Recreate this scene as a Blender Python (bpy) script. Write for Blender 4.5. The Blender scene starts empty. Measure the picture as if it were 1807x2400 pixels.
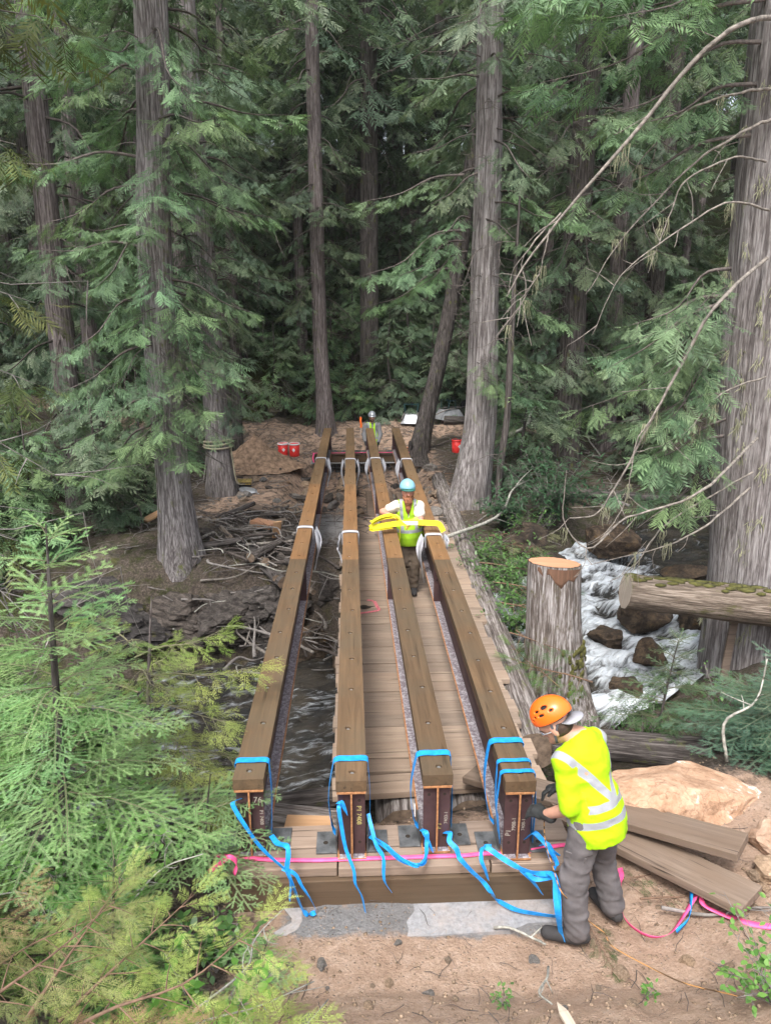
import bpy, math, random
import numpy as np
from mathutils import Vector, Matrix, noise as mnoise

random.seed(7)
RNG = np.random.default_rng(7)
PI = math.pi
scene = bpy.context.scene
COL = scene.collection

# ------------------------------------------------------------------ camera, sky, sun, exposure
cam_d = bpy.data.cameras.new('camera')
cam_d.sensor_fit = 'VERTICAL'
cam_d.sensor_height = 24.0
cam_d.lens = 17.0
cam_d.clip_start = 0.05
cam_d.clip_end = 400.0
cam = bpy.data.objects.new('camera', cam_d)
COL.objects.link(cam)
cam.location = (0.0, 0.0, 3.76)
cam.rotation_euler = (math.radians(75.0), 0.0, math.radians(-2.55))
scene.camera = cam

SUN_EL, SUN_AZ = math.radians(58), math.radians(200)     # high, soft, from behind the camera
world = bpy.data.worlds.new('World')
scene.world = world
world.use_nodes = True
wn = world.node_tree
wn.nodes.clear()
w_out = wn.nodes.new('ShaderNodeOutputWorld')
w_bg = wn.nodes.new('ShaderNodeBackground')
w_sky = wn.nodes.new('ShaderNodeTexSky')
w_sky.sky_type = 'NISHITA'
w_sky.sun_disc = False
w_sky.sun_elevation = SUN_EL
w_sky.sun_rotation = SUN_AZ
w_sky.air_density = 1.0
w_sky.dust_density = 4.0
w_sky.ozone_density = 1.0
w_hsv = wn.nodes.new('ShaderNodeHueSaturation')          # thin overcast: the blue of the sky is washed out
w_hsv.inputs['Saturation'].default_value = 0.42
wn.links.new(w_sky.outputs[0], w_hsv.inputs['Color'])
wn.links.new(w_hsv.outputs[0], w_bg.inputs['Color'])
w_bg.inputs['Strength'].default_value = 0.15
wn.links.new(w_bg.outputs[0], w_out.inputs['Surface'])

sun_d = bpy.data.lights.new('sun', 'SUN')
sun_d.energy = 1.5
sun_d.angle = math.radians(16)
sun_d.color = (1.0, 0.975, 0.94)
sun = bpy.data.objects.new('sun', sun_d)
COL.objects.link(sun)
sun.rotation_euler = (math.radians(90) - SUN_EL, 0, PI - SUN_AZ)

scene.view_settings.view_transform = 'Standard'
scene.view_settings.look = 'None'
scene.view_settings.gamma = 1.0
scene.view_settings.exposure = 1.5
try:
    scene.cycles.max_bounces = 6
    scene.cycles.diffuse_bounces = 4
    scene.cycles.glossy_bounces = 2
    scene.cycles.transmission_bounces = 3
    scene.cycles.transparent_max_bounces = 4
    scene.cycles.use_denoising = True
    scene.cycles.use_adaptive_sampling = True
    scene.cycles.adaptive_threshold = 0.02
except Exception:
    pass

# ------------------------------------------------------------------ numpy helpers
def smooth(a, b, x):
    t = np.clip((np.asarray(x, float) - a) / (b - a), 0, 1)
    return t * t * (3 - 2 * t)

def _hash(ix, iy, iz, s):
    n = (ix.astype(np.int64) * 374761393 + iy.astype(np.int64) * 668265263 + iz.astype(np.int64) * 2147483647 + s * 974634541) & 0xffffffff
    n = ((n ^ (n >> 13)) * 1274126177) & 0xffffffff
    n = (n ^ (n >> 16)) & 0xffffffff
    return n.astype(float) / 4294967295.0

def vnoise(x, y, z=0.0, seed=0):
    """value noise in -1..1"""
    x, y, z = np.broadcast_arrays(np.asarray(x, float), np.asarray(y, float), np.asarray(z, float))
    ix, iy, iz = np.floor(x), np.floor(y), np.floor(z)
    fx, fy, fz = x - ix, y - iy, z - iz
    fx, fy, fz = [f * f * (3 - 2 * f) for f in (fx, fy, fz)]
    r = 0
    for dx in (0, 1):
        for dy in (0, 1):
            for dz in (0, 1):
                w = (fx if dx else 1 - fx) * (fy if dy else 1 - fy) * (fz if dz else 1 - fz)
                r = r + w * _hash(ix + dx, iy + dy, iz + dz, seed)
    return r * 2 - 1

def fbm(x, y, z=0.0, seed=0, oct=4, gain=0.5):
    r, a, f = 0, 1.0, 1.0
    for k in range(oct):
        r = r + a * vnoise(np.asarray(x) * f, np.asarray(y) * f, np.asarray(z) * f, seed + k * 17)
        a *= gain
        f *= 2.03
    return r

def nrm(v):
    v = np.asarray(v, float)
    return v / (np.linalg.norm(v, axis=-1, keepdims=True) + 1e-12)

def basis(d, up=(0, 0, 1)):
    """rotation whose columns are (d, side, normal)"""
    d = nrm(d)
    s = np.cross(up, d)
    if np.linalg.norm(s) < 1e-6:
        s = np.cross((1, 0, 0), d)
    s = nrm(s)
    return np.stack([d, s, np.cross(d, s)], axis=1)

def rotz(a):
    c, s = math.cos(a), math.sin(a)
    return np.array([[c, -s, 0], [s, c, 0], [0, 0, 1.0]])

def catmull(pts, n):
    """n points on a smooth curve through pts"""
    P = np.asarray(pts, float)
    if len(P) == 2:
        t = np.linspace(0, 1, n)[:, None]
        return P[0] * (1 - t) + P[1] * t
    Q = np.vstack([2 * P[0] - P[1], P, 2 * P[-1] - P[-2]])
    out = []
    m = len(P) - 1
    for u in np.linspace(0, m, n):
        i = min(int(u), m - 1)
        t = u - i
        a, b, c, d = Q[i], Q[i + 1], Q[i + 2], Q[i + 3]
        out.append(.5 * ((2 * b) + (-a + c) * t + (2 * a - 5 * b + 4 * c - d) * t * t + (-a + 3 * b - 3 * c + d) * t ** 3))
    return np.array(out)

def tube(pts, rad, seg=8, cap=True):
    P = np.asarray(pts, float)
    n = len(P)
    rad = np.broadcast_to(np.asarray(rad, float), (n,))
    T = np.gradient(P, axis=0)
    T = nrm(T)
    ref = np.array([0, 0, 1.0]) if abs(T[0][2]) < .9 else np.array([1.0, 0, 0])
    u = nrm(np.cross(T[0], ref))
    V = []
    ang = np.linspace(0, 2 * PI, seg, endpoint=False)
    for i in range(n):
        u = u - T[i] * (u @ T[i])
        u = nrm(u)
        w = np.cross(T[i], u)
        V.append(P[i] + rad[i] * (np.cos(ang)[:, None] * u + np.sin(ang)[:, None] * w))
    V = np.concatenate(V)
    F = []
    for i in range(n - 1):
        for j in range(seg):
            a, b = i * seg + j, i * seg + (j + 1) % seg
            F.append((a, b, b + seg, a + seg))
    if cap:
        F.append(tuple(range(seg - 1, -1, -1)))
        F.append(tuple((n - 1) * seg + j for j in range(seg)))
    return V, F

def box_vf(c, s, rz=0.0, R=None):
    hx, hy, hz = s[0] / 2, s[1] / 2, s[2] / 2
    V = np.array([(x, y, z) for x in (-hx, hx) for y in (-hy, hy) for z in (-hz, hz)])
    R = rotz(rz) if R is None else R
    V = V @ np.asarray(R).T + np.asarray(c, float)
    F = [(0, 1, 3, 2), (4, 6, 7, 5), (0, 4, 5, 1), (2, 3, 7, 6), (0, 2, 6, 4), (1, 5, 7, 3)]
    return V, F

def ribbon_vf(pts, width, side=None, n=None, twist=0.0, thick=0.0016):
    """a thin flat band following pts; side = direction of its width"""
    P = catmull(pts, n or max(12, len(pts) * 7))
    T = nrm(np.gradient(P, axis=0))
    m = len(P)
    V = []
    s0 = np.asarray(side if side is not None else (1, 0, 0), float)
    for i in range(m):
        s = s0 - T[i] * (s0 @ T[i])
        if np.linalg.norm(s) < 1e-3:
            s = np.cross(T[i], (0, 0.3, 1))
        s = nrm(s)
        a = twist * i / (m - 1)
        nn = np.cross(T[i], s)
        s = s * math.cos(a) + nn * math.sin(a)
        nn = np.cross(T[i], s)
        w = width if np.isscalar(width) else np.interp(i / (m - 1), np.linspace(0, 1, len(width)), width)
        for q in (-1, 1):
            V.append(P[i] + s * w / 2 * q + nn * thick / 2)
        for q in (-1, 1):
            V.append(P[i] + s * w / 2 * q - nn * thick / 2)
    F = []
    for i in range(m - 1):
        a, b = i * 4, i * 4 + 4
        F += [(a, a + 1, b + 1, b), (a + 2, b + 2, b + 3, a + 3), (a, b, b + 2, a + 2), (a + 1, a + 3, b + 3, b + 1)]
    F += [(0, 2, 3, 1), (m * 4 - 4, m * 4 - 3, m * 4 - 1, m * 4 - 2)]
    return np.array(V), F

class MB:
    """collects shapes, then links them as ONE mesh object"""
    def __init__(self):
        self.V, self.F, self.M, self.n = [], [], [], 0
    def add(self, VF, mi=0):
        V, F = VF
        self.V.append(np.asarray(V, float))
        self.F += [tuple(int(i) + self.n for i in f) for f in F]
        self.M += [mi] * len(F)
        self.n += len(V)
        return self
    def box(self, c, s, rz=0.0, R=None, mi=0):
        return self.add(box_vf(c, s, rz, R), mi)
    def tube(self, p, r, seg=8, n=None, mi=0):
        p = catmull(p, n) if n else np.asarray(p, float)
        if not np.isscalar(r):
            r = np.interp(np.linspace(0, 1, len(p)), np.linspace(0, 1, len(r)), r)
        return self.add(tube(p, r, seg), mi)
    def ribbon(self, *a, mi=0, **k):
        return self.add(ribbon_vf(*a, **k), mi)
    def build(self, name, mats, parent=None, smooth=False, bevel=0.0, origin=None):
        V = np.concatenate(self.V)
        if origin is not None:
            V = V - np.asarray(origin, float)
        return obj_np(name, V, self.F, mats, parent, smooth, bevel, mi=self.M, loc=origin)

def obj_np(name, V, F, mats, parent=None, smooth=False, bevel=0.0, mi=None, tint=None, loc=None, attrs=None):
    me = mesh_np(name, V, F, mats, smooth, mi, tint, attrs)
    return link(name, me, parent, bevel, loc)

def mesh_np(name, V, F, mats, smooth=False, mi=None, tint=None, attrs=None):
    me = bpy.data.meshes.new(name)
    V = np.asarray(V, np.float32)
    if isinstance(F, np.ndarray):
        k = F.shape[1]
        me.vertices.add(len(V))
        me.vertices.foreach_set('co', V.ravel())
        me.loops.add(F.size)
        me.loops.foreach_set('vertex_index', F.astype(np.int32).ravel())
        me.polygons.add(len(F))
        me.polygons.foreach_set('loop_start', np.arange(0, F.size, k, dtype=np.int32))
        me.polygons.foreach_set('loop_total', np.full(len(F), k, np.int32))
        me.update(calc_edges=True)
    else:
        me.from_pydata(V.tolist(), [], F)
    if smooth:
        me.polygons.foreach_set('use_smooth', np.ones(len(me.polygons), bool))
    for m in (mats if isinstance(mats, (list, tuple)) else [mats]):
        me.materials.append(m)
    if mi is not None and any(mi):
        me.polygons.foreach_set('material_index', np.asarray(mi, np.int32))
    if tint is not None:
        c = np.ones((len(V), 4), np.float32)
        c[:, :3] = tint
        at = me.color_attributes.new('tint', 'FLOAT_COLOR', 'POINT')
        at.data.foreach_set('color', c.ravel())
    for k, a in (attrs or {}).items():
        at = me.attributes.new(k, 'FLOAT_VECTOR', 'POINT')
        at.data.foreach_set('vector', np.asarray(a, np.float32).ravel())
    me.update()
    return me

def link(name, me, parent=None, bevel=0.0, loc=None):
    o = bpy.data.objects.new(name, me)
    COL.objects.link(o)
    if parent is not None:
        o.parent = parent
    if loc is not None:
        o.location = [float(v) for v in loc]
    if bevel:
        b = o.modifiers.new('bevel', 'BEVEL')
        b.width = bevel
        b.segments = 2
        b.limit_method = 'ANGLE'
    return o

def thing(name, label, cat, loc=(0, 0, 0), rz=0.0, group=None):
    o = bpy.data.objects.new(name, None)
    COL.objects.link(o)
    o.empty_display_size = 0.1
    o.location = [float(v) for v in loc]
    o.rotation_euler = (0, 0, rz)
    return tag(o, label, cat, group)

def tag(o, label, cat, group=None, kind=None):
    o['label'] = label
    o['category'] = cat
    if group:
        o['group'] = group
    if kind:
        o['kind'] = kind
    return o

def struct(o):
    o['kind'] = 'structure'
    return o

# signed-distance shapes -> one continuous skin (surface nets)
def surfnet(D, lo, h):
    n = np.array(D.shape)
    sh = tuple(n - 1) + (3,)
    acc, cnt = np.zeros(sh), np.zeros(sh[:3])
    for ax in range(3):
        o1, o2 = [a for a in range(3) if a != ax]
        for p in (0, 1):
            for q in (0, 1):
                off = [0, 0, 0]
                off[o1], off[o2] = p, q
                s1 = tuple(slice(off[k], off[k] + n[k] - 1) for k in range(3))
                off2 = list(off)
                off2[ax] = 1
                s2 = tuple(slice(off2[k], off2[k] + n[k] - 1) for k in range(3))
                a, b = D[s1], D[s2]
                cr = (a < 0) != (b < 0)
                t = np.where(cr, a / np.where(cr, a - b, 1), 0)
                for k in range(3):
                    acc[..., k] += cr * (t if k == ax else off[k])
                cnt += cr
    act = cnt > 0
    idx = -np.ones(sh[:3], np.int64)
    idx[act] = np.arange(act.sum())
    cells = np.argwhere(act)
    V = (cells + acc[act] / cnt[act][:, None]) * h + np.asarray(lo)
    Q = []
    for ax in range(3):
        o1, o2 = (ax + 1) % 3, (ax + 2) % 3
        s1 = [slice(1, -1)] * 3
        s2 = [slice(1, -1)] * 3
        s1[ax], s2[ax] = slice(0, -1), slice(1, None)
        a, b = D[tuple(s1)] < 0, D[tuple(s2)] < 0
        for flip, m in ((0, a & ~b), (1, ~a & b)):
            c = np.argwhere(m)
            if len(c) == 0:
                continue
            c[:, o1] += 1
            c[:, o2] += 1
            def g(d1, d2):
                e = c.copy()
                e[:, o1] -= d1
                e[:, o2] -= d2
                return idx[e[:, 0], e[:, 1], e[:, 2]]
            q = np.stack([g(1, 1), g(0, 1), g(0, 0), g(1, 0)], 1)
            Q.append(q[:, ::-1] if flip else q)
    Q = np.concatenate(Q)
    return V, Q[(Q >= 0).all(1)]

def s_cap(P, a, b, ra, rb, flat=None):
    a, b = np.asarray(a, float), np.asarray(b, float)
    d = b - a
    t = np.clip(((P - a) @ d) / (d @ d + 1e-12), 0, 1)
    return np.linalg.norm(P - a - t[..., None] * d, axis=-1) - (ra + (rb - ra) * t)

def s_ell(P, c, r, R=None):
    q = P - np.asarray(c, float)
    if R is not None:
        q = q @ np.asarray(R)
    r = np.asarray(r, float)
    k0 = np.linalg.norm(q / r, axis=-1)
    k1 = np.linalg.norm(q / (r * r), axis=-1)
    return k0 * (k0 - 1) / (k1 + 1e-9)

def smin(a, b, k):
    h = np.clip(.5 + .5 * (b - a) / k, 0, 1)
    return b * (1 - h) + a * h - k * h * (1 - h)

def sdf_mesh(fn, lo, hi, h):
    lo, hi = np.asarray(lo, float), np.asarray(hi, float)
    n = np.ceil((hi - lo) / h).astype(int) + 1
    ax = [lo[k] + np.arange(n[k]) * h for k in range(3)]
    P = np.stack(np.meshgrid(*ax, indexing='ij'), -1)
    return surfnet(fn(P), lo, h)
# ------------------------------------------------------------------ procedural materials
class NT:
    def __init__(self, name):
        self.m = bpy.data.materials.new(name)
        self.m.use_nodes = True
        self.t = self.m.node_tree
        self.t.nodes.clear()
        self.out = self.t.nodes.new('ShaderNodeOutputMaterial')
    def n(self, typ, **kw):
        nd = self.t.nodes.new('ShaderNode' + typ)
        for k, v in kw.items():
            if k.startswith('_'):
                setattr(nd, k[1:], v)
            else:
                i = nd.inputs[k.replace('_', ' ')] if not k[0] == 'i' or not k[1:].isdigit() else nd.inputs[int(k[1:])]
                if isinstance(v, bpy.types.NodeSocket):
                    self.t.links.new(v, i)
                else:
                    i.default_value = v
        return nd
    def coord(self, scale=(1, 1, 1), which='Object'):
        tc = self.n('TexCoord')
        mp = self.n('Mapping', Scale=scale)
        self.t.links.new(tc.outputs[which], mp.inputs['Vector'])
        return mp.outputs[0]
    def noise(self, vec, scale=5.0, detail=5.0, rough=.6, dist=0.0):
        nd = self.n('TexNoise', Vector=vec, Scale=scale, Detail=detail, Roughness=rough, Distortion=dist)
        return nd.outputs['Fac']
    def ramp(self, fac, stops):
        r = self.n('ValToRGB', Fac=fac)
        e = r.color_ramp.elements
        while len(e) > 1:
            e.remove(e[-1])
        for i, (p, c) in enumerate(stops):
            x = e[0] if i == 0 else e.new(p)
            x.position = p
            x.color = tuple(c) + (1,) if len(c) == 3 else c
        return r.outputs['Color']
    def mix(self, f, a, b, blend='MIX'):
        nd = self.n('Mix', _data_type='RGBA', _blend_type=blend)
        for s, v in ((nd.inputs[0], f), (nd.inputs[6], a), (nd.inputs[7], b)):
            if isinstance(v, bpy.types.NodeSocket):
                self.t.links.new(v, s)
            elif isinstance(v, (int, float)):
                s.default_value = v
            else:
                s.default_value = tuple(v) + (1,)
        return nd.outputs[2]
    def math(self, op, a, b=0.0, c=0.0, clamp=False):
        nd = self.n('Math', _operation=op, _use_clamp=clamp)
        for i, v in enumerate((a, b, c)):
            if isinstance(v, bpy.types.NodeSocket):
                self.t.links.new(v, nd.inputs[i])
            else:
                nd.inputs[i].default_value = v
        return nd.outputs[0]
    def attr(self, name):
        return self.n('Attribute', _attribute_name=name).outputs
    def rand(self):
        return self.n('ObjectInfo').outputs['Random']
    def bump(self, h, strength=.3, dist=.01):
        return self.n('Bump', Height=h, Strength=strength, Distance=dist).outputs[0]
    def pbr(self, col, rough=.7, metal=0.0, normal=None, spec=.4, **kw):
        p = self.n('BsdfPrincipled')
        for k, v in (('Base Color', col), ('Roughness', rough), ('Metallic', metal), ('Normal', normal), ('Specular IOR Level', spec)):
            if v is None:
                continue
            if isinstance(v, bpy.types.NodeSocket):
                self.t.links.new(v, p.inputs[k])
            elif isinstance(v, (int, float)):
                p.inputs[k].default_value = v
            else:
                p.inputs[k].default_value = tuple(v) + (1,)
        self.t.links.new(p.outputs[0], self.out.inputs['Surface'])
        return self.m

def m_plain(name, col, rough=.7, metal=0.0, var=.12, scale=8.0, bump=.0, spec=.35):
    n = NT(name)
    v = n.coord()
    f = n.noise(v, scale, 5)
    c2 = tuple(max(0, x * (1 - var * 2)) for x in col)
    c3 = tuple(min(1, x * (1 + var)) for x in col)
    c = n.ramp(f, [(.3, c2), (.7, c3)])
    nm = n.bump(n.noise(v, scale * 6, 4), bump, .004) if bump else None
    return n.pbr(c, rough, metal, nm, spec)

def m_leaf(name, trans=.35, rough=.55):
    n = NT(name)
    c = n.attr('tint')['Color']
    d = n.n('BsdfPrincipled', Roughness=rough)
    d.inputs['Specular IOR Level'].default_value = .3
    n.t.links.new(c, d.inputs['Base Color'])
    tr = n.n('BsdfTranslucent', Color=n.mix(.5, c, (.75, .9, .35), 'MULTIPLY'))
    ms = n.n('MixShader', Fac=trans)
    n.t.links.new(d.outputs[0], ms.inputs[1])
    n.t.links.new(tr.outputs[0], ms.inputs[2])
    n.t.links.new(ms.outputs[0], n.out.inputs['Surface'])
    return n.m

def m_bark(name, dark, light, moss=0.0, mosscol=(.11, .12, .035), sc=1.0, strength=.9):
    n = NT(name)
    v = n.coord((19 * sc, 19 * sc, 1.0 * sc))
    f = n.noise(v, 1.6, 8, .68, .5)
    f2 = n.noise(n.coord((48 * sc, 48 * sc, 3.0 * sc)), 1.5, 5, .6)
    wob = n.n('VectorMath', _operation='ADD')
    n.t.links.new(n.coord((15 * sc, 15 * sc, .9 * sc)), wob.inputs[0])
    sc3 = n.n('VectorMath', _operation='SCALE')
    n.t.links.new(n.n('TexNoise', Vector=n.coord((4, 4, 1.2)), Scale=2.0, Detail=4.0).outputs['Color'], sc3.inputs[0])
    sc3.inputs['Scale'].default_value = 2.2
    n.t.links.new(sc3.outputs[0], wob.inputs[1])
    vo = n.n('TexVoronoi', _feature='DISTANCE_TO_EDGE', Vector=wob.outputs[0], Scale=1.0).outputs['Distance']
    fis = n.ramp(vo, [(.0, (0, 0, 0)), (.16, (1, 1, 1))])
    h = n.math('ADD', n.math('MULTIPLY', f, .65), n.math('MULTIPLY', f2, .35))
    h = n.math('SUBTRACT', h, n.math('MULTIPLY', n.math('SUBTRACT', 1.0, fis), .045))
    c = n.ramp(h, [(.34, tuple(x * .42 for x in dark)), (.45, dark), (.57, light), (.68, tuple(min(1, x * 1.25) for x in light))])
    big = n.noise(n.coord((1, 1, .5)), 1.3, 4)
    c = n.mix(n.math('MULTIPLY', n.ramp(big, [(.4, (0, 0, 0)), (.65, (1, 1, 1))]), .5), c, n.mix(.5, c, (.42, .36, .33), 'MULTIPLY'))
    if moss:
        mf = n.ramp(n.noise(n.coord((3, 3, 1.6)), 2.2, 7, .7), [(.62 - moss * .25, (0, 0, 0)), (.72 - moss * .2, (1, 1, 1))])
        c = n.mix(mf, c, mosscol)
    return n.pbr(c, .92, 0, n.bump(h, strength, .05 / sc), .2)

def m_wood(name, dark, light, ax=1, rough=.75, grain=1.0, stain=None, stain_amt=.5, crack=.0, bump=.25):
    """sawn timber, grain along axis ax of the object"""
    n = NT(name)
    s = [22.0 * grain] * 3
    s[ax] = 1.1 * grain
    tc = n.n('TexCoord')
    off = n.n('VectorMath', _operation='ADD')
    rnd = n.n('CombineXYZ', X=n.math('MULTIPLY', n.rand(), 37.0), Y=n.math('MULTIPLY', n.rand(), 91.0), Z=n.math('MULTIPLY', n.rand(), 53.0))
    n.t.links.new(tc.outputs['Object'], off.inputs[0])
    n.t.links.new(rnd.outputs[0], off.inputs[1])
    mp = n.n('Mapping', Scale=tuple(s), Vector=off.outputs[0])
    f = n.noise(mp.outputs[0], 1.0, 7, .65, .9)
    big = n.noise(off.outputs[0], 2.3, 5, .6)
    c = n.ramp(f, [(.28, dark), (.5, tuple((a + b) / 2 for a, b in zip(dark, light))), (.72, light)])
    if stain:
        c = n.mix(n.math('MULTIPLY', n.ramp(big, [(.42, (0, 0, 0)), (.62, (1, 1, 1))]), stain_amt), c, stain)
    vr = n.ramp(n.rand(), [(0, (.82, .82, .82)), (1, (1.12, 1.08, 1.03))])
    c = n.mix(1.0, c, vr, 'MULTIPLY')
    s2 = [46.0] * 3
    s2[ax] = 1.6
    if crack:
        mp2 = n.n('Mapping', Scale=tuple(s2), Vector=off.outputs[0])
        k = n.ramp(n.noise(mp2.outputs[0], .8, 3, .5, .4), [(.30, (1, 1, 1)), (.36, (0, 0, 0))])
        c = n.mix(n.math('MULTIPLY', k, crack), c, tuple(x * .25 for x in dark))
    return n.pbr(c, rough, 0, n.bump(f, bump, .006), .3)

M = {}
def build_mats():
    M['leaf'] = m_leaf('cedar_foliage', .38)
    M['needle'] = m_leaf('needle_foliage', .42, .5)
    M['bark'] = m_bark('cedar_bark_grey', (.13, .115, .112), (.30, .28, .275), .12)
    M['bark_red'] = m_bark('cedar_bark_brown', (.11, .090, .086), (.25, .218, .212), .1)
    M['bark_dark'] = m_bark('conifer_bark_dark', (.055, .047, .043), (.145, .128, .12), .15)
    M['bark_big'] = m_bark('cedar_bark_silver', (.15, .132, .128), (.34, .318, .312), .06, (.17, .18, .09), .8)
    M['bark_stump'] = m_bark('stump_bark', (.14, .115, .10), (.44, .41, .40), .22, (.10, .085, .035), 1.0)
    M['bark_log'] = m_bark('fallen_log_bark', (.12, .10, .09), (.33, .30, .285), .2)
    M['bark_brown'] = m_bark('weathered_brown_log', (.12, .093, .072), (.27, .222, .18), .22, (.09, .085, .035))
    M['twig'] = m_plain('dead_twig', (.22, .20, .185), .9, var=.25, scale=20, bump=.3)
    M['twig_dark'] = m_plain('dark_twig', (.085, .07, .062), .9, var=.25, scale=20, bump=.3)
    M['twig_pale'] = m_plain('lichen_grey_branch', (.33, .32, .28), .9, var=.3, scale=25, bump=.4)
    M['twig_mid'] = m_plain('weathered_branch', (.215, .19, .165), .9, var=.35, scale=18, bump=.4)
    M['limb'] = m_plain('limb_bark', (.12, .10, .09), .9, var=.3, scale=20, bump=.4)
    M['lichen'] = m_plain('hanging_lichen', (.33, .33, .21), .9, var=.2)
    M['moss'] = m_plain('moss', (.085, .082, .022), .95, var=.3, scale=14, bump=.6)
    # soil
    n = NT('forest_soil')
    v = n.coord()
    a = n.attr('mask')['Vector']
    sx = n.n('SeparateXYZ', Vector=a)
    f = n.noise(v, 9, 9, .7)
    f2 = n.noise(v, 55, 5, .7)
    dirt = n.ramp(n.math('ADD', n.math('MULTIPLY', f, .55), n.math('MULTIPLY', f2, .45)), [(.32, (.28, .185, .130)), (.5, (.44, .310, .228)), (.66, (.56, .42, .33))])
    duff = n.ramp(n.noise(v, 30, 9, .75), [(.3, (.022, .017, .014)), (.5, (.085, .068, .055)), (.62, (.155, .128, .105)), (.72, (.27, .23, .19))])
    moss = n.ramp(n.noise(v, 18, 7, .7), [(.3, (.016, .018, .007)), (.7, (.075, .082, .026))])
    grey = n.ramp(n.math('ADD', n.math('MULTIPLY', f, .4), n.math('MULTIPLY', f2, .6)), [(.3, (.15, .145, .145)), (.7, (.33, .325, .325))])
    nz = n.math('MULTIPLY', n.math('SUBTRACT', n.noise(v, 6, 8, .7), .5), 1.6)
    def edge(s):
        return n.math('MULTIPLY', n.math('SUBTRACT', n.math('ADD', s, nz), .35), 3.5, clamp=True)
    c = n.mix(edge(sx.outputs[0]), duff, dirt)
    c = n.mix(edge(sx.outputs[2]), c, moss)
    c = n.mix(edge(sx.outputs[1]), c, grey)
    vs = n.n('TexVoronoi', Vector=v, Scale=42.0, Randomness=1.0)
    st = n.ramp(vs.outputs['Distance'], [(.18, (1, 1, 1)), (.34, (0, 0, 0))])
    rs_ = n.ramp(n.n('SeparateColor', Color=vs.outputs['Color']).outputs[0], [(.66, (0, 0, 0)), (.7, (1, 1, 1))])
    sf = n.math('MULTIPLY', n.math('MULTIPLY', st, rs_), .75)
    c = n.mix(n.math('MULTIPLY', sf, edge(sx.outputs[0])), c, n.ramp(n.n('SeparateColor', Color=vs.outputs['Color']).outputs[1], [(0, (.20, .16, .13)), (1, (.50, .40, .33))]))
    c = n.mix(n.math('MULTIPLY', n.ramp(n.noise(v, 2.2, 6, .65), [(.4, (0, 0, 0)), (.62, (1, 1, 1))]), .35), c, n.mix(.6, c, (.5, .41, .34), 'MULTIPLY'))
    hgt = n.math('ADD', n.math('ADD', n.math('MULTIPLY', n.noise(v, 28, 8, .75), 1.0), n.math('MULTIPLY', f2, .5)), n.math('MULTIPLY', sf, .35))
    M['soil'] = n.pbr(c, .95, 0, n.bump(hgt, .9, .05), .2)
    # water
    n = NT('creek_water')
    fx = n.n('SeparateXYZ', Vector=n.attr('foam')['Vector'])
    fl = n.attr('flow')['Vector']
    def fmap(sx, sy):
        return n.n('Mapping', Vector=fl, Scale=(sx, sy, 1)).outputs[0]
    nf = n.noise(fmap(1.3, 4.2), 2.0, 9, .7, .9)
    nb = n.noise(fmap(2.5, 9.0), 2.0, 6, .7, .6)
    k = n.math('MULTIPLY', n.math('SUBTRACT', n.math('ADD', fx.outputs[0], n.math('MULTIPLY', n.math('SUBTRACT', nf, .5), 1.7)), .42), 2.6, clamp=True)
    deep = n.ramp(n.noise(n.coord(), 3, 5), [(.35, (.009, .009, .008)), (.65, (.045, .036, .024))])
    c = n.mix(k, deep, n.mix(nb, (.50, .57, .64), (.90, .92, .94)))
    rg = n.math('ADD', n.math('MULTIPLY', k, .5), .06)
    hh = n.math('ADD', n.noise(fmap(3.0, 8.0), 1.6, 7, .65, 1.2), n.math('MULTIPLY', k, .3))
    M['water'] = n.pbr(c, rg, 0, n.bump(hh, 1.0, .08), .6)
    # stone
    def m_rock(name, dark, light, spot=None, lay=1.0, spot_lo=.6):
        n = NT(name)
        v = n.coord((1, 1, lay))
        f = n.noise(v, 5, 9, .68, .3)
        f2 = n.noise(v, 26, 7, .7)
        h = n.math('ADD', n.math('MULTIPLY', f, .6), n.math('MULTIPLY', f2, .4))
        c = n.ramp(h, [(.3, tuple(x * .5 for x in dark)), (.45, dark), (.62, light)])
        vr = n.ramp(n.rand(), [(0, (.75, .77, .8)), (1, (1.15, 1.08, 1.0))])
        c = n.mix(1.0, c, vr, 'MULTIPLY')
        cr = n.ramp(n.n('TexVoronoi', _feature='DISTANCE_TO_EDGE', Vector=n.n('VectorMath', _operation='ADD', i0=n.coord((1, 1, lay)), i1=n.n('TexNoise', Vector=n.coord(), Scale=3.0, Detail=5.0).outputs['Color']).outputs[0], Scale=3.2).outputs['Distance'], [(.0, (.25, .22, .2)), (.035, (1, 1, 1))])
        c = n.mix(.4, c, cr, 'MULTIPLY')
        if spot:
            k = n.ramp(n.noise(n.coord(), 2.6, 9, .72), [(spot_lo, (0, 0, 0)), (spot_lo + .05, (1, 1, 1))])
            c = n.mix(k, c, spot)
        return n.pbr(c, .88, 0, n.bump(h, .8, .04), .3)
    M['rock_orange'] = m_rock('orange_boulder_stone', (.38, .235, .150), (.54, .375, .265), (.68, .62, .56), 1.0, .59)
    M['rock_dark'] = m_rock('dark_schist', (.035, .03, .027), (.125, .11, .10), (.075, .07, .03), 6.0, .62)
    M['rock_grey'] = m_rock('grey_stone', (.13, .12, .11), (.30, .28, .26))
    M['rock_brown'] = m_rock('brown_stone', (.20, .145, .10), (.42, .32, .235))
    M['rock_wet'] = m_rock('wet_stone', (.03, .022, .016), (.12, .085, .055), (.14, .085, .035), 1.0, .6)
    M['rock_moss'] = m_rock('mossy_stone', (.045, .04, .03), (.15, .135, .11), (.06, .06, .02), 1.0, .5)
    # timber
    M['cap_near'] = m_wood('treated_timber_olive', (.064, .040, .022), (.138, .088, .049), 1, .7, 1.0, (.085, .066, .043), .6, .5)
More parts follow.
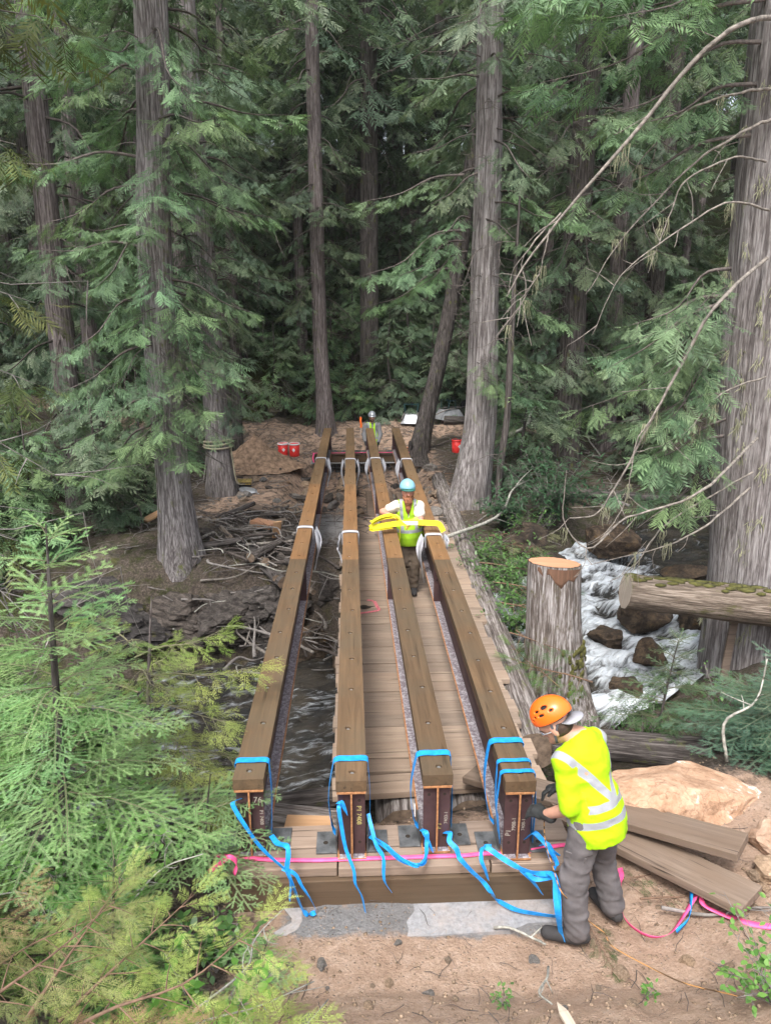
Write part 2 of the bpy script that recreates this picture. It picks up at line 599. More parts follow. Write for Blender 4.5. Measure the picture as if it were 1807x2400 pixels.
    M['cap_mid'] = m_wood('treated_timber_orange', (.145, .072, .028), (.255, .140, .064), 1, .7, 1.0, (.155, .095, .048), .5, .45)
    M['cap_far'] = m_wood('treated_timber_brown', (.105, .062, .030), (.185, .118, .062), 1, .7, 1.0, (.135, .095, .055), .5, .45)
    M['deck'] = m_wood('weathered_deck_plank', (.20, .152, .118), (.35, .275, .215), 0, .85, .8, (.25, .185, .14), .6, .8)
    M['plank_grey'] = m_wood('grey_old_plank', (.105, .078, .060), (.22, .170, .135), 0, .85, .9, (.15, .105, .075), .6, .9)
    M['sill'] = m_wood('brown_sill_timber', (.072, .046, .027), (.125, .083, .052), 0, .8, .7, (.10, .075, .05), .6, .25)
    M['block'] = m_wood('weathered_block_timber', (.17, .128, .10), (.31, .245, .20), 0, .88, 1.0, (.21, .15, .115), .5, .8)
    M['cut'] = m_wood('fresh_cut_wood', (.34, .17, .095), (.50, .29, .185), 0, .8, .35, (.40, .21, .12), .5, .0)
    M['endgrain'] = m_plain('log_end_wood', (.20, .145, .105), .9, var=.3, scale=12, bump=.5)
    M['stake'] = m_wood('pale_stake_wood', (.34, .28, .23), (.52, .45, .38), 1, .85, 1.0)
    # steel
    n = NT('primed_steel')
    v = n.coord()
    f = n.noise(v, 4, 8, .7)
    c = n.ramp(f, [(.3, (.052, .028, .03)), (.55, (.082, .045, .046)), (.75, (.12, .07, .062))])
    M['steel'] = n.pbr(c, .55, .25, n.bump(n.noise(v, 60, 4), .15, .003), .4)
    n = NT('mill_scale_steel')
    f = n.noise(v if False else n.coord(), 38, 7, .75)
    c = n.ramp(f, [(.34, (.09, .06, .075)), (.47, (.20, .17, .19)), (.56, (.33, .31, .33)), (.68, (.52, .51, .53))])
    M['scale'] = n.pbr(c, .6, .2, None, .4)
    n = NT('rusted_steel_edge')
    f = n.noise(n.coord(), 30, 7, .7)
    c = n.ramp(f, [(.32, (.15, .07, .035)), (.5, (.34, .155, .065)), (.68, (.46, .25, .125))])
    M['rust'] = n.pbr(c, .85, .05, None, .3)
    M['bolt'] = m_plain('zinc_bolt', (.50, .49, .48), .35, .8, .1, 30)
    M['plate'] = m_plain('bare_steel_plate', (.16, .165, .17), .5, .5, .35, 9)
    M['dark'] = m_plain('painted_hole_shade', (.03, .022, .016), .9)  # dark colour standing in for the shade inside holes that are not cut
    M['chalk'] = m_plain('chalk_writing', (.36, .32, .27), .95, var=.1)
    M['chalk_y'] = m_plain('yellow_chalk_writing', (.46, .40, .15), .95, var=.1)
    # fabric and plastic
    M['blue'] = m_plain('blue_webbing', (.015, .27, .72), .5, var=.15, scale=30)
    M['pink'] = m_plain('pink_flagging_tape', (.90, .10, .28), .5, var=.12, scale=14)
    M['pink_paint'] = m_plain('pink_spray_paint', (.62, .17, .20), .8, var=.3, scale=30)
    M['white_cloth'] = m_plain('white_sling_sleeve', (.46, .46, .49), .9, var=.1, scale=9, bump=.3)
    M['yellow'] = m_plain('yellow_sling_webbing', (.80, .70, .02), .65, var=.12, scale=12)
    M['white'] = m_plain('white_label', (.78, .78, .78), .6, var=.03)
    n = NT('dusty_concrete')
    v = n.coord()
    c = n.ramp(n.noise(v, 30, 8, .7), [(.3, (.17, .17, .176)), (.7, (.30, .30, .31))])
    k = n.ramp(n.noise(v, 3.2, 8, .68), [(.46, (0, 0, 0)), (.62, (1, 1, 1))])
    c = n.mix(n.math('MULTIPLY', k, .3), c, (.40, .31, .25))
    M['concrete'] = n.pbr(c, .95, 0, n.bump(n.noise(v, 40, 8, .7), .7, .01), .2)
    M['wire'] = m_plain('galvanised_wire', (.16, .18, .20), .5, .5, .1)
    M['red'] = m_plain('red_bucket_plastic', (.72, .035, .03), .4, var=.1)
    M['orange'] = m_plain('orange_plastic', (.85, .16, .02), .4, var=.05)
    M['tray'] = m_plain('wheelbarrow_tray', (.36, .37, .39), .45, .35, .15)
    M['green_metal'] = m_plain('dark_green_metal', (.02, .06, .065), .5, .1)
    M['rope_tan'] = m_plain('tan_rope', (.27, .24, .17), .95, var=.25, scale=60, bump=.6)
    n = NT('orange_black_rope')
    w = n.n('TexWave', Vector=n.coord(), Scale=11.0)
    w.wave_type = 'BANDS'
    w.bands_direction = 'DIAGONAL'
    c = n.ramp(w.outputs['Fac'], [(.35, (.08, .045, .02)), (.5, (.42, .22, .08))])
    M['rope'] = n.pbr(c, .9)
    M['case'] = m_plain('yellow_case_plastic', (.52, .38, .13), .7, var=.3, scale=14)
    M['black'] = m_plain('black_rubber', (.02, .02, .022), .7)
    M['hedge'] = m_leaf('broad_leaf', .25, .4)
build_mats()
# ------------------------------------------------------------------ the lie of the land
CREEK = np.array([(16, 24.0), (11, 18.0), (8, 14.2), (6.2, 12.3), (4.6, 11.0), (3.2, 10.3), (1.5, 9.2), (-.8, 8.6), (-3, 8.3), (-6, 8.0), (-12, 7.2), (-30, 5.5)], float)
CREEK = catmull(CREEK, 90)

def water_z(x):
    return np.interp(x, [-30, -12, -3, 0, 2.5, 5, 8, 12, 16], [-2.2, -1.7, -1.4, -1.25, -1.08, -.80, -.5, -.2, .1])

def creek_d(x, y):
    x, y = np.asarray(x, float), np.asarray(y, float)
    best = np.full(x.shape, 1e9)
    bx = np.zeros(x.shape)
    side = np.zeros(x.shape)
    for a, b in zip(CREEK[:-1], CREEK[1:]):
        d = b - a
        t = np.clip(((x - a[0]) * d[0] + (y - a[1]) * d[1]) / (d @ d), 0, 1)
        px, py = a[0] + t * d[0], a[1] + t * d[1]
        q = np.hypot(x - px, y - py)
        m = q < best
        best = np.where(m, q, best)
        bx = np.where(m, px, bx)
        cr = d[0] * (y - a[1]) - d[1] * (x - a[0])
        side = np.where(m, np.where(cr < 0, -1, 1), side)
    return best, bx, side

def bank_z(x, y):
    z = np.clip((3.3 - y) * .62, 0, 2.6) * 1.0
    z = z + .25 * smooth(-1.0, -2.6, x) * smooth(6.5, 3, y)
    z = z + .12 * smooth(1.7, 2.6, x) * smooth(7, 4, y)
    far = smooth(9, 12, y)
    zf = -.18 + .25 * smooth(15, 21, y) + .25 * smooth(21, 24.5, y)
    zf = zf + .35 * np.exp(-((x + 3.2) / 1.6) ** 2 - ((y - 12.2) / 1.5) ** 2)
    zf = zf - .48 * smooth(14.2, 17.2, y) * smooth(19.55, 19.15, y) * smooth(2.0, 1.2, np.abs(x - .1)) - .5 * smooth(19.75, 19.95, y) * smooth(21.3, 20.7, y) * smooth(1.1, .7, np.abs(x - .55))
    hill = np.maximum(y - 25.0 - .12 * np.abs(x - 2), 0)
    zf = zf + 1.0 * smooth(0, 1.6, hill) + .40 * hill * smooth(110, 60, y)
    zl = np.maximum(-x - 5.5, 0)
    zf = zf + .22 * zl * smooth(10, 16, y)
    zr = np.maximum(x - 9, 0)
    zf = zf + .18 * zr * smooth(12, 20, y)
    return z * (1 - far) + zf * far

def gz(x, y, rough=True):
    x, y = np.asarray(x, float), np.asarray(y, float)
    d, bx, side = creek_d(x, y)
    hw = np.interp(bx, [-6, 0, 3, 6, 12], [1.5, 1.3, 1.6, 1.7, 1.5])
    wz = water_z(bx)
    dn = d - hw
    wid = np.where(side < 0, 1.5, np.interp(bx, [-3, 1.5, 4], [2.95, 2.95, 2.1]))
    k = smooth(-.15, 1, dn / wid)
    k = np.where(side < 0, k, k ** np.interp(bx, [-3, 2.0, 3.5], [1.9, 1.9, 1.1]))
    z = (wz - .25) * (1 - k) + bank_z(x, y) * k
    z = z - .35 * smooth(0, -.9, dn)
    if rough:
        far = smooth(12, 30, y)
        calm = 1 - .75 * np.exp(-((x - .4) / 1.3) ** 2 - ((y - 3.7) / .6) ** 2)
        z = z + calm * ((.05 + .15 * far) * fbm(x * 1.1, y * 1.1, seed=3, oct=3) + .022 * fbm(x * 5, y * 5, seed=9, oct=3) + .012 * fbm(x * 17, y * 17, seed=19, oct=2))
    return z

def g(x, y):
    return float(gz(np.array([x]), np.array([y]))[0])

def ground_sheet():
    xs = np.concatenate([np.linspace(-60, -9, 26, endpoint=False), np.linspace(-9, -3, 40, endpoint=False), np.linspace(-3, 4, 116, endpoint=False), np.linspace(4, 10, 40, endpoint=False), np.linspace(10, 60, 26)])
    ys = np.concatenate([np.linspace(-12, 2.4, 12, endpoint=False), np.linspace(2.4, 5.5, 66, endpoint=False), np.linspace(5.5, 13, 84, endpoint=False), np.linspace(13, 27, 74, endpoint=False), np.linspace(27, 140, 36)])
    X, Y = np.meshgrid(xs, ys, indexing='ij')
    Z = gz(X, Y)
    nx, ny = X.shape
    i = np.arange(nx * ny).reshape(nx, ny)
    F = np.stack([i[:-1, :-1], i[1:, :-1], i[1:, 1:], i[:-1, 1:]], -1).reshape(-1, 4)
    V = np.stack([X, Y, Z], -1).reshape(-1, 3)
    x, y = V[:, 0], V[:, 1]
    d, bx, side = creek_d(x, y)
    dirt = smooth(5.6, 4.6, y) * smooth(-1.3, -.2, x)
    dirt = np.maximum(dirt, smooth(-4.2, -2.8, x) * smooth(3.0, 1.9, x) * smooth(12.3, 15.5, y) * smooth(25, 23.3, y) * .56)
    dirt = np.maximum(dirt, .55 * smooth(22.2, 23.0, y) * smooth(25.2, 24.3, y) * smooth(12, 9, np.abs(x)))
    dirt = np.maximum(dirt, .22 * smooth(4, 2, np.abs(y - 12)) * smooth(2.2, 1, np.abs(x + 1)))
    gr = .8 * smooth(.22, .0, np.abs(y - 3.86) - .06) * smooth(.35, 0, np.abs(x - .42) - .75)
    gr = np.maximum(gr, .8 * np.exp(-((x + .5) / .8) ** 2 - ((y - 13.6) / 1.2) ** 2))
    moss = .42 * smooth(5, 7, y) * (1 - dirt) + .35 * smooth(-1.2, -2, x) * smooth(7, 5, y)
    moss = np.maximum(moss, .95 * smooth(24.8, 26, y))
    mask = np.stack([dirt, gr, moss], -1)
    o = obj_np('ground', V, F, M['soil'], smooth=True, attrs={'mask': mask})
    struct(o)

def creek_sheet():
    n, m = 260, 44
    c = catmull(CREEK, n)
    T = nrm(np.gradient(c, axis=0))
    N = np.stack([-T[:, 1], T[:, 0]], -1)
    t = np.linspace(-1, 1, m)
    hw = np.interp(c[:, 0], [-6, 0, 3, 6, 12], [1.5, 1.3, 1.6, 1.7, 1.5]) + .55
    P = c[:, None, :] + N[:, None, :] * (t[None, :, None] * hw[:, None, None])
    X, Y = P[..., 0], P[..., 1]
    wz = water_z(c[:, 0])[:, None] + 0 * X
    rap = np.interp(X, [-8, -2, .5, 2.2, 4.9, 5.8, 9], [.5, .46, .44, .80, .84, .34, .12])
    ridge = np.abs(fbm(X * 1.6 + Y * .7, Y * 1.9 - X * .4, seed=31, oct=4))
    Z = wz + rap * (.20 * (.5 - ridge) + .05 * fbm(X * 6, Y * 6, seed=5, oct=2)) + .03
    foam = np.clip(rap * (.75 + .6 * (.42 - ridge)), 0, 1)
    V = np.stack([X, Y, Z], -1).reshape(-1, 3)
    i = np.arange(n * m).reshape(n, m)
    F = np.stack([i[:-1, :-1], i[:-1, 1:], i[1:, 1:], i[1:, :-1]], -1).reshape(-1, 4)
    a = np.stack([foam] * 3, -1).reshape(-1, 3)
    sl_ = np.concatenate([[0], np.cumsum(np.linalg.norm(np.diff(c, axis=0), axis=1))])
    fl = np.stack([sl_[:, None] + 0 * X, t[None, :] * hw[:, None], 0 * X], -1).reshape(-1, 3)
    struct(obj_np('creek_water', V, F[:, ::-1], M['water'], smooth=True, attrs={'foam': a, 'flow': fl}))

ground_sheet()
creek_sheet()

# ------------------------------------------------------------------ foliage building blocks
def kite(b, t, w, up=None):
    b, t = np.asarray(b, float), np.asarray(t, float)
    d = t - b
    s = np.array([-d[1], d[0], 0.0])
    s = s / (np.linalg.norm(s) + 1e-9) * w
    mid = b + d * .45
    return np.array([b, mid + s, t, mid - s])

def cedar_spray(nb=9, leaf=0, wid=.5, rng=RNG, kw=.024, lf=.30):
    """flat fern-like spray, unit length along +X, in the XY plane, tips drooping"""
    V, T, n = [], [], 0
    def add4(q):
        nonlocal n
        V.append(q)
        T.extend([(n, n + 1, n + 2), (n, n + 2, n + 3)])
        n += 4
    def add3(q):
        nonlocal n
        V.append(q)
        T.append((n, n + 1, n + 2))
        n += 3
    add4(kite((0, 0, 0), (1, 0, -.05), kw * .6))
    for i in range(nb):
        x = .05 + .9 * (i + .5) / nb
        prof = math.sin(PI * min(1, .22 + .78 * (1 - x))) ** .7 * wid * .9 + .06
        for sg in (-1, 1):
            L = prof * rng.uniform(.75, 1.1)
            a = math.radians(rng.uniform(38, 56)) * sg
            b = np.array([x + rng.uniform(-.02, .02), 0, -.05 * x])
            d = np.array([math.cos(a), math.sin(a), rng.uniform(-.28, -.02)])
            tip = b + d * L
            if leaf == 0:
                add4(kite(b, tip, kw * rng.uniform(.8, 1.2)))
            else:
                add4(kite(b, tip, kw * .42))
                s = np.array([-d[1], d[0], 0])
                for j in range(leaf):
                    u = .12 + .85 * (j + .5) / leaf
                    ll = L * lf * (1.15 - u) + .012
                    for s2 in (-1, 1):
                        p = b + d * L * u
                        q = p + (d * .75 + s * s2 * .75) * ll
                        nrml = np.array([-(q - p)[1], (q - p)[0], 0])
                        nrml = nrml / (np.linalg.norm(nrml) + 1e-9) * max(ll * .14, .003)
                        add3(np.array([p - nrml * .6, p + nrml * .6, q]))
    return np.concatenate(V), np.array(T)

def place(Vt, Tt, R, pos, sc):
    """copies of one template: R (n,3,3), pos (n,3), sc (n,)"""
    n = len(pos)
    V = np.einsum('nij,mj->nmi', R * sc[:, None, None], Vt) + pos[:, None, :]
    T = Tt[None] + (np.arange(n) * len(Vt))[:, None, None]
    return V.reshape(-1, 3), T.reshape(-1, 3)

class Foliage:
    """arrays of leaf faces with a tint per vertex"""
    def __init__(self):
        self.V, self.T, self.G, self.n = [], [], [], 0
    def add(self, V, T, G):
        self.V.append(V)
        self.T.append(T + self.n)
        self.G.append(G)
        self.n += len(V)
    def done(self):
        return np.concatenate(self.V), np.concatenate(self.T), np.concatenate(self.G)

def make_bough(rng, L=1.0, nside=13, nspr=3, leaf=0, nb=8, spr=.20, droop=.35, hang=.5, kw=.03, wide=.36, sw=None, lf=.30):
    """one bough leaving the trunk along +X. returns foliage arrays (G = shade 0..1) and limb polylines"""
    fol = Foliage()
    limb = catmull([(0, 0, 0), (.3 * L, 0, -.02 * L), (.62 * L, rng.uniform(-.05, .05) * L, -droop * .55 * L), (L, rng.uniform(-.08, .08) * L, -droop * .75 * L)], 12)
    tw = [(limb, .012 * L, .002)]
    tmpl = [cedar_spray(nb, leaf, sw or rng.uniform(.42, .56), rng, kw, lf) for _ in range(3)]
    for j in range(nside):
        u = .14 + .86 * (j + .5) / nside
        i = u * 11
        p = limb[int(i)] * (1 - i % 1) + limb[min(11, int(i) + 1)] * (i % 1)
        sd = -1 if j % 2 else 1
        a = math.radians(rng.uniform(28, 75)) * sd
        ln = wide * L * (1.15 - .75 * u) * rng.uniform(.7, 1.2)
        d = nrm(np.array([math.cos(a), math.sin(a), -rng.uniform(.15, hang + .35)]))
        e = p + d * ln + np.array([0, 0, -.12 * ln])
        tw.append((catmull([p, (p + e) / 2 + np.array([0, 0, .05 * ln]), e], 5), .004, .0015))
        for q in range(nspr):
            f = (q + .6) / nspr
            pos = p + (e - p) * f
            s2 = -1 if q % 2 else 1
            b = a + math.radians(rng.uniform(10, 50)) * s2 * (0 if q == nspr - 1 else 1)
            dd = nrm(np.array([math.cos(b), math.sin(b), -rng.uniform(.15, hang * 1.6)]))
            R = basis(dd)
            roll = rng.uniform(-.6, .6)
            cr, sr = math.cos(roll), math.sin(roll)
            R = R @ np.array([[1, 0, 0], [0, cr, -sr], [0, sr, cr]])
            Vt, Tt = tmpl[rng.integers(3)]
            sc = spr * L ** .35 * rng.uniform(.75, 1.25)
            V, T = place(Vt, Tt, R[None], pos[None], np.array([sc]))
            fol.add(V, T, np.full(len(V), rng.uniform(0, 1)))
    d = limb[-1] - limb[-2]
    for q in range(2):
        R = basis(nrm(d) + rng.uniform(-.3, .3, 3))
        Vt, Tt = tmpl[q]
        V, T = place(Vt, Tt, R[None], limb[-1][None], np.array([spr * 1.2]))
        fol.add(V, T, np.full(len(V), rng.uniform(.3, 1)))
    V, T, G = fol.done()
    return V, T, G, tw

def make_needle_bough(rng, L=1.0, nside=16, needle=.02, step=.006, wide=.42, droop=.1, nw=.0019, third=True):
    """flat fir branch with real needles in two combs, along +X"""
    limb = catmull([(0, 0, 0), (.4 * L, 0, .02 * L), (L, rng.uniform(-.06, .06) * L, -droop * L)], 10)
    tw = [(limb, .0075 * L, .0018)]
    segs = [(limb, .25)]
    for j in range(nside):
        u = .12 + .84 * (j + .5) / nside
        i = u * 9
        p = limb[int(i)] * (1 - i % 1) + limb[min(9, int(i) + 1)] * (i % 1)
        sd = -1 if j % 2 else 1
        a = math.radians(rng.uniform(38, 58)) * sd
        ln = wide * L * (1.1 - .8 * u) * rng.uniform(.75, 1.15)
        d = np.array([math.cos(a), math.sin(a), -rng.uniform(.0, .25)])
        e = p + d * ln
        c = catmull([p, (p + e) / 2 + (0, 0, .04 * ln), e], 5)
        tw.append((c, .0022, .001))
        segs.append((c, .05))
        if third:
            for w in (.35, .62):
                for s3 in (-1, 1):
                    b = a + math.radians(rng.uniform(35, 50)) * s3
                    l3 = ln * .42 * rng.uniform(.6, 1.2)
                    if l3 < .03:
                        continue
                    p3 = p + (e - p) * w
                    e3 = p3 + np.array([math.cos(b), math.sin(b), -rng.uniform(0, .25)]) * l3
                    segs.append((catmull([p3, e3], 3), .02))
                    tw.append((np.array([p3, e3]), .0013, .0008))
    NV, NG = [], []
    for c, u0 in segs:
        cl = np.linalg.norm(np.diff(c, axis=0), axis=1)
        cum = np.concatenate([[0], np.cumsum(cl)])
        tot = cum[-1]
        k = int(tot * (1 - u0) / step)
        if k < 2:
            continue
        s = np.linspace(tot * u0, tot, k)
        P = np.stack([np.interp(s, cum, c[:, q]) for q in range(3)], -1)
        D = nrm(np.gradient(P, axis=0))
        S = nrm(np.cross((0, 0, 1.0), D))
        U = np.cross(D, S)
        sh = rng.uniform(0, 1)
        for sg in (-1, 1):
            ln = needle * rng.uniform(.75, 1.1, k)[:, None]
            tip = P + (D * .62 + S * sg * .75 + U * rng.uniform(-.1, .45, k)[:, None]) * ln
            w = D * nw
            NV.append(np.stack([P - w, P + w, tip], 1).reshape(-1, 3))
            NG.append(np.full(k * 3, sh))
    V = np.concatenate(NV)
    T = np.arange(len(V)).reshape(-1, 3)
    return V, T, np.concatenate(NG), tw

def tubes_mesh(lines, seg=5):
    """many thin tapered tubes -> arrays (quads), batched by point count"""
    by = {}
    for c, r0, r1 in lines:
        by.setdefault(len(c), []).append((c, r0, r1))
    ang = np.linspace(0, 2 * PI, seg, endpoint=False)
    VV, FF, n = [], [], 0
    for k, ls in by.items():
        P = np.array([l[0] for l in ls], float)
        R = np.array([l[1] for l in ls])[:, None] + (np.array([l[2] for l in ls]) - np.array([l[1] for l in ls]))[:, None] * np.linspace(0, 1, k)
        T = nrm(np.gradient(P, axis=1))
        u = nrm(np.cross(T, (.37, .21, .9)))
        w = np.cross(T, u)
        V = P[:, :, None, :] + R[:, :, None, None] * (np.cos(ang)[:, None] * u[:, :, None, :] + np.sin(ang)[:, None] * w[:, :, None, :])
        m = len(ls)
        ix = np.arange(m * k * seg).reshape(m, k, seg)
        jx = np.roll(ix, -1, 2)
        F = np.stack([ix[:, :-1], jx[:, :-1], jx[:, 1:], ix[:, 1:]], -1).reshape(-1, 4)
        VV.append(V.reshape(-1, 3))
        FF.append(F + n)
        n += m * k * seg
    return np.concatenate(VV), np.concatenate(FF)

LIB = {}
_r = np.random.default_rng(11)
def lib(n_, L, *a, **k):
    """templates built at length L and stored per unit length, so leaf size stays true when scaled back"""
    out = []
    for _ in range(n_):
        V, T, G, tw = make_bough(_r, L, *a, droop=_r.uniform(.2, .5), **k)
        out.append((V / L, T, G, [(c / L, r0, r1) for c, r0, r1 in tw]))
    return out
LIB['near'] = lib(5, .85, 11, 3, 0, 10, .23, hang=.6, kw=.020, sw=.40)
LIB['near_long'] = lib(6, 1.8, 18, 4, 0, 10, .20, hang=.75, kw=.020, wide=.24, sw=.40)
LIB['mid'] = lib(4, .9, 10, 3, 0, 7, .25, hang=.6, kw=.030, sw=.42)
LIB['mid_long'] = lib(6, 1.9, 15, 3, 0, 8, .235, hang=.75, kw=.030, wide=.25, sw=.42)
LIB['far'] = lib(5, 2.0, 12, 2, 0, 5, .34, hang=.7, kw=.046, wide=.26, sw=.42)
LIB['mids'] = lib(4, .9, 9, 2, 0, 5, .30, hang=.5, kw=.05)
for _n in ('near', 'mid'):
    LIB[_n + '_long'] = [(a, b, c, d[:1] + d[1::4]) for a, b, c, d in LIB[_n + '_long']]
LIB['near'] = [(a, b, c, d[:1] + d[1::2]) for a, b, c, d in LIB['near']]
LIB['mid'] = [(a, b, c, d[:1] + d[1::4]) for a, b, c, d in LIB['mid']]
LIB['far'] = [(a, b, c, d[:1]) for a, b, c, d in LIB['far']]
LIB['bare'] = []
for _k in range(6):
    _tw = []
    _l = catmull([(0, 0, 0), (.35, _r.uniform(-.05, .05), -.02), (.7, _r.uniform(-.1, .1), -.16), (1, _r.uniform(-.15, .15), -.2 + _r.uniform(-.1, .15))], 10)
    _tw.append((_l, .011, .002))
    for _j in range(9):
        _p = _l[_r.integers(2, 10)]
        _d = np.array([_r.uniform(.1, 1), _r.uniform(-1, 1), _r.uniform(-.9, .3)])
        _e = _p + nrm(_d) * _r.uniform(.1, .4)
        _tw.append((catmull([_p, (_p + _e) / 2 + _r.uniform(-.03, .03, 3), _e], 5), .004, .0012))
    LIB['bare'].append(_tw)

GREEN = ((.060, .098, .058), (.185, .250, .155))
GREEN_NEAR = ((.070, .124, .062), (.225, .345, .175))
GREEN_FAR = ((.064, .090, .067), (.175, .218, .155))

def assemble(places, lib, cols, rng, thin=False):
    """places: (pos, azimuth, pitch, length[, colours]) -> foliage arrays + limb tubes"""
    VV, TT, CC, LL, n = [], [], [], [], 0
    for p in places:
        pos, az, pit, ln = p[:4]
        col = p[4] if len(p) > 4 else cols
        V, T, G, tw = lib[rng.integers(len(lib))]
        d = np.array([math.cos(az) * math.cos(pit), math.sin(az) * math.cos(pit), math.sin(pit)])
        R = basis(d) @ np.diag([1, rng.choice([-1, 1]), 1])
        br = rng.uniform(.78, 1.18)
        VV.append((V * ln) @ R.T + np.asarray(pos))
        TT.append(T + n)
        n += len(V)
        a, b = np.array(col[0]), np.array(col[1])
        CC.append((a + (b - a) * G[:, None]) * br * np.array([1 + rng.uniform(-.1, .12), 1, 1 + rng.uniform(-.12, .1)]))
        for c, r0, r1 in tw:
            LL.append(((c * ln) @ R.T + np.asarray(pos), r0 * ln ** .5 if thin else max(r0 * ln ** .5, .0035), r1 * .7 if thin else max(r1, .0015)))
    return np.concatenate(VV), np.concatenate(TT), np.concatenate(CC), LL

def bare_lines(places, rng):
    LL = []
    for pos, az, pit, ln in places:
        tw = LIB['bare'][rng.integers(6)]
        d = np.array([math.cos(az) * math.cos(pit), math.sin(az) * math.cos(pit), math.sin(pit)])
        R = basis(d) @ np.diag([1, rng.choice([-1, 1]), 1])
        for c, r0, r1 in tw:
            LL.append(((c * ln) @ R.T + np.asarray(pos), r0 * ln ** .6, r1))
    return LL

def trunk_vf(path, rad, seg=40, amp=.05, seed=0, n=70, flare=.5, flare_h=.45, lobes=5, dip=0.0):
    P = catmull(path, n)
    s = np.concatenate([[0], np.cumsum(np.linalg.norm(np.diff(P, axis=0), axis=1))])
    t = s / s[-1]
    r = np.interp(t, np.linspace(0, 1, len(rad)), rad)
    th = np.linspace(0, 2 * PI, seg, endpoint=False)
    rng = np.random.default_rng(seed)
    TH, S = np.meshgrid(th, s)
    rr = r[:, None] + 0 * TH
    ridge = 0
    for k in range(7):
        f = int(rng.integers(4, max(6, seg // 3)))
        ridge = ridge + np.sin(f * TH + rng.uniform(0, 6) + .8 * vnoise(S * .7 + k * 9, 0 * S, seed=seed + k)) / 4
    loose = vnoise(np.cos(TH) * 2.5 + 10, np.sin(TH) * 2.5, S * .8, seed)
    rr = rr * (1 + amp * ridge * .8 + amp * .9 * loose)
    ph = rng.uniform(0, 6)
    fl = flare * (np.exp(-np.maximum(S - dip, 0) / flare_h)) * (.45 + .55 * np.maximum(0, np.sin(lobes * TH + ph + np.sin(TH * 2))))
    rr = rr * (1 + fl)
    V = np.stack([P[:, None, 0] + rr * np.cos(TH), P[:, None, 1] + rr * np.sin(TH), P[:, None, 2] + 0 * TH], -1).reshape(-1, 3)
    i = np.arange(n * seg).reshape(n, seg)
    j = np.roll(i, -1, 1)
    F = np.stack([i[:-1], j[:-1], j[1:], i[1:]], -1).reshape(-1, 4)
    return V, F, P

def conifer(name, label, base, path, rad, seed, bark, boughs, lib='mid', cols=GREEN, bare=(), group=None, seg=40, flare=.5, amp=.05, cat='tree', limb_mat='limb', n=70, flare_h=.45, lobes=5, hi_z=9.3):
    """one tree: Empty at the base > trunk, crown, branchwork. path and bough positions are relative to base"""
    rng = np.random.default_rng(seed)
    t = thing(name, label, cat, base, 0, group)
    p0 = path[0]
    path = [(p0[0], p0[1], p0[2] - .7)] + list(path)
    V, F, P = trunk_vf(path, rad, seg, amp, seed, n, flare, flare_h, lobes, .7)
    obj_np('trunk', V, F, M[bark], t, smooth=True)
    lines = []
    if len(boughs):
        sets = boughs if isinstance(boughs[0][0], list) else [(boughs, lib, cols)]
        f = Foliage()
        sets = [q for pl, lb, cl in sets for q in (([b for b in pl if b[0][2] <= hi_z], lb, cl), ([b for b in pl if b[0][2] > hi_z], 'far', cl)) if q[0]]
        for pl, lb, cl in sets:
            for sub, l2 in (([b for b in pl if b[3] < 1.25], lb), ([b for b in pl if b[3] >= 1.25], lb + '_long' if lb + '_long' in LIB else lb)):
                if sub:
                    V, T, C, L = assemble(sub, LIB[l2], cl, rng)
                    f.add(V, T, C)
                    lines += L
        V, T, C = f.done()
        obj_np('crown', V, T, M['leaf'], t, tint=C)
    if len(bare):
        lines += bare_lines(bare, rng)
    if lines:
        V, F = tubes_mesh(lines, 3)
        obj_np('branchwork', V, F, M[limb_mat], t, smooth=True)
    return t

def ring_boughs(path, H, z0, z1, count, len0, len1, rng, rad=.2, pit=(-.5, .1), az=None):
    P = catmull(path, 60)
    out = []
    for k in range(count):
        f = (k + rng.uniform(0, 1)) / count
        z = z0 + (z1 - z0) * f
        i = int(np.argmin(np.abs(P[:, 2] - z)))
        a = rng.uniform(0, 2 * PI) if az is None else rng.uniform(*az)
        c = P[i]
        out.append(((c[0] + rad * .7 * math.cos(a), c[1] + rad * .7 * math.sin(a), z), a, rng.uniform(*pit), (len0 + (len1 - len0) * f) * rng.uniform(.7, 1.2)))
    return out
# ------------------------------------------------------------------ the trees that stand out
def rel(path, base):
    return [(x - base[0], y - base[1], z - base[2]) for x, y, z in path]

rg = np.random.default_rng(21)
# big cedar on the far bank, left
B = (-2.8, 11.3, -.25)
pth = rel([(-2.80, 11.3, -.25), (-2.84, 11.3, 1.5), (-2.86, 11.32, 3.1), (-2.85, 11.34, 5.0), (-2.66, 11.36, 7.9), (-2.5, 11.4, 14), (-2.4, 11.4, 23)], B)
bl = []
for az0, z0, L in ((-1.5, 2.5, .75), (-1.2, 2.2, .8), (-.9, 2.6, .9), (-.5, 2.5, .8), (-1.9, 2.3, 1.0), (-2.4, 2.0, 1.1), (-2.8, 2.2, 1.35), (-2.6, 2.6, 1.3), (-1.6, 3.1, .8), (-1.1, 3.3, .9), (-.6, 3.2, 1.0), (-2.2, 3.4, 1.2),
                   (-1.8, 3.9, .95), (-1.0, 4.1, 1.1), (-2.7, 4.1, 1.4), (-3.0, 3.4, 1.5), (-.3, 4.3, 1.3), (-1.4, 4.6, 1.0), (-.2, 3.6, 1.0), (-2.0, 4.9, 1.4)):
    bl.append(((.2 * math.cos(az0), .2 * math.sin(az0), z0 + .25), az0 + rg.uniform(-.12, .12), rg.uniform(-.35, .05), L))
bl += ring_boughs(pth, 23, 5.0, 9.8, 34, 1.5, 1.8, rg, .22, (-.35, .25), (-4.0, .8))
bl += ring_boughs(pth, 23, 2.6, 6.5, 14, .5, .8, rg, .26, (-.6, .1), (-2.9, -.2))
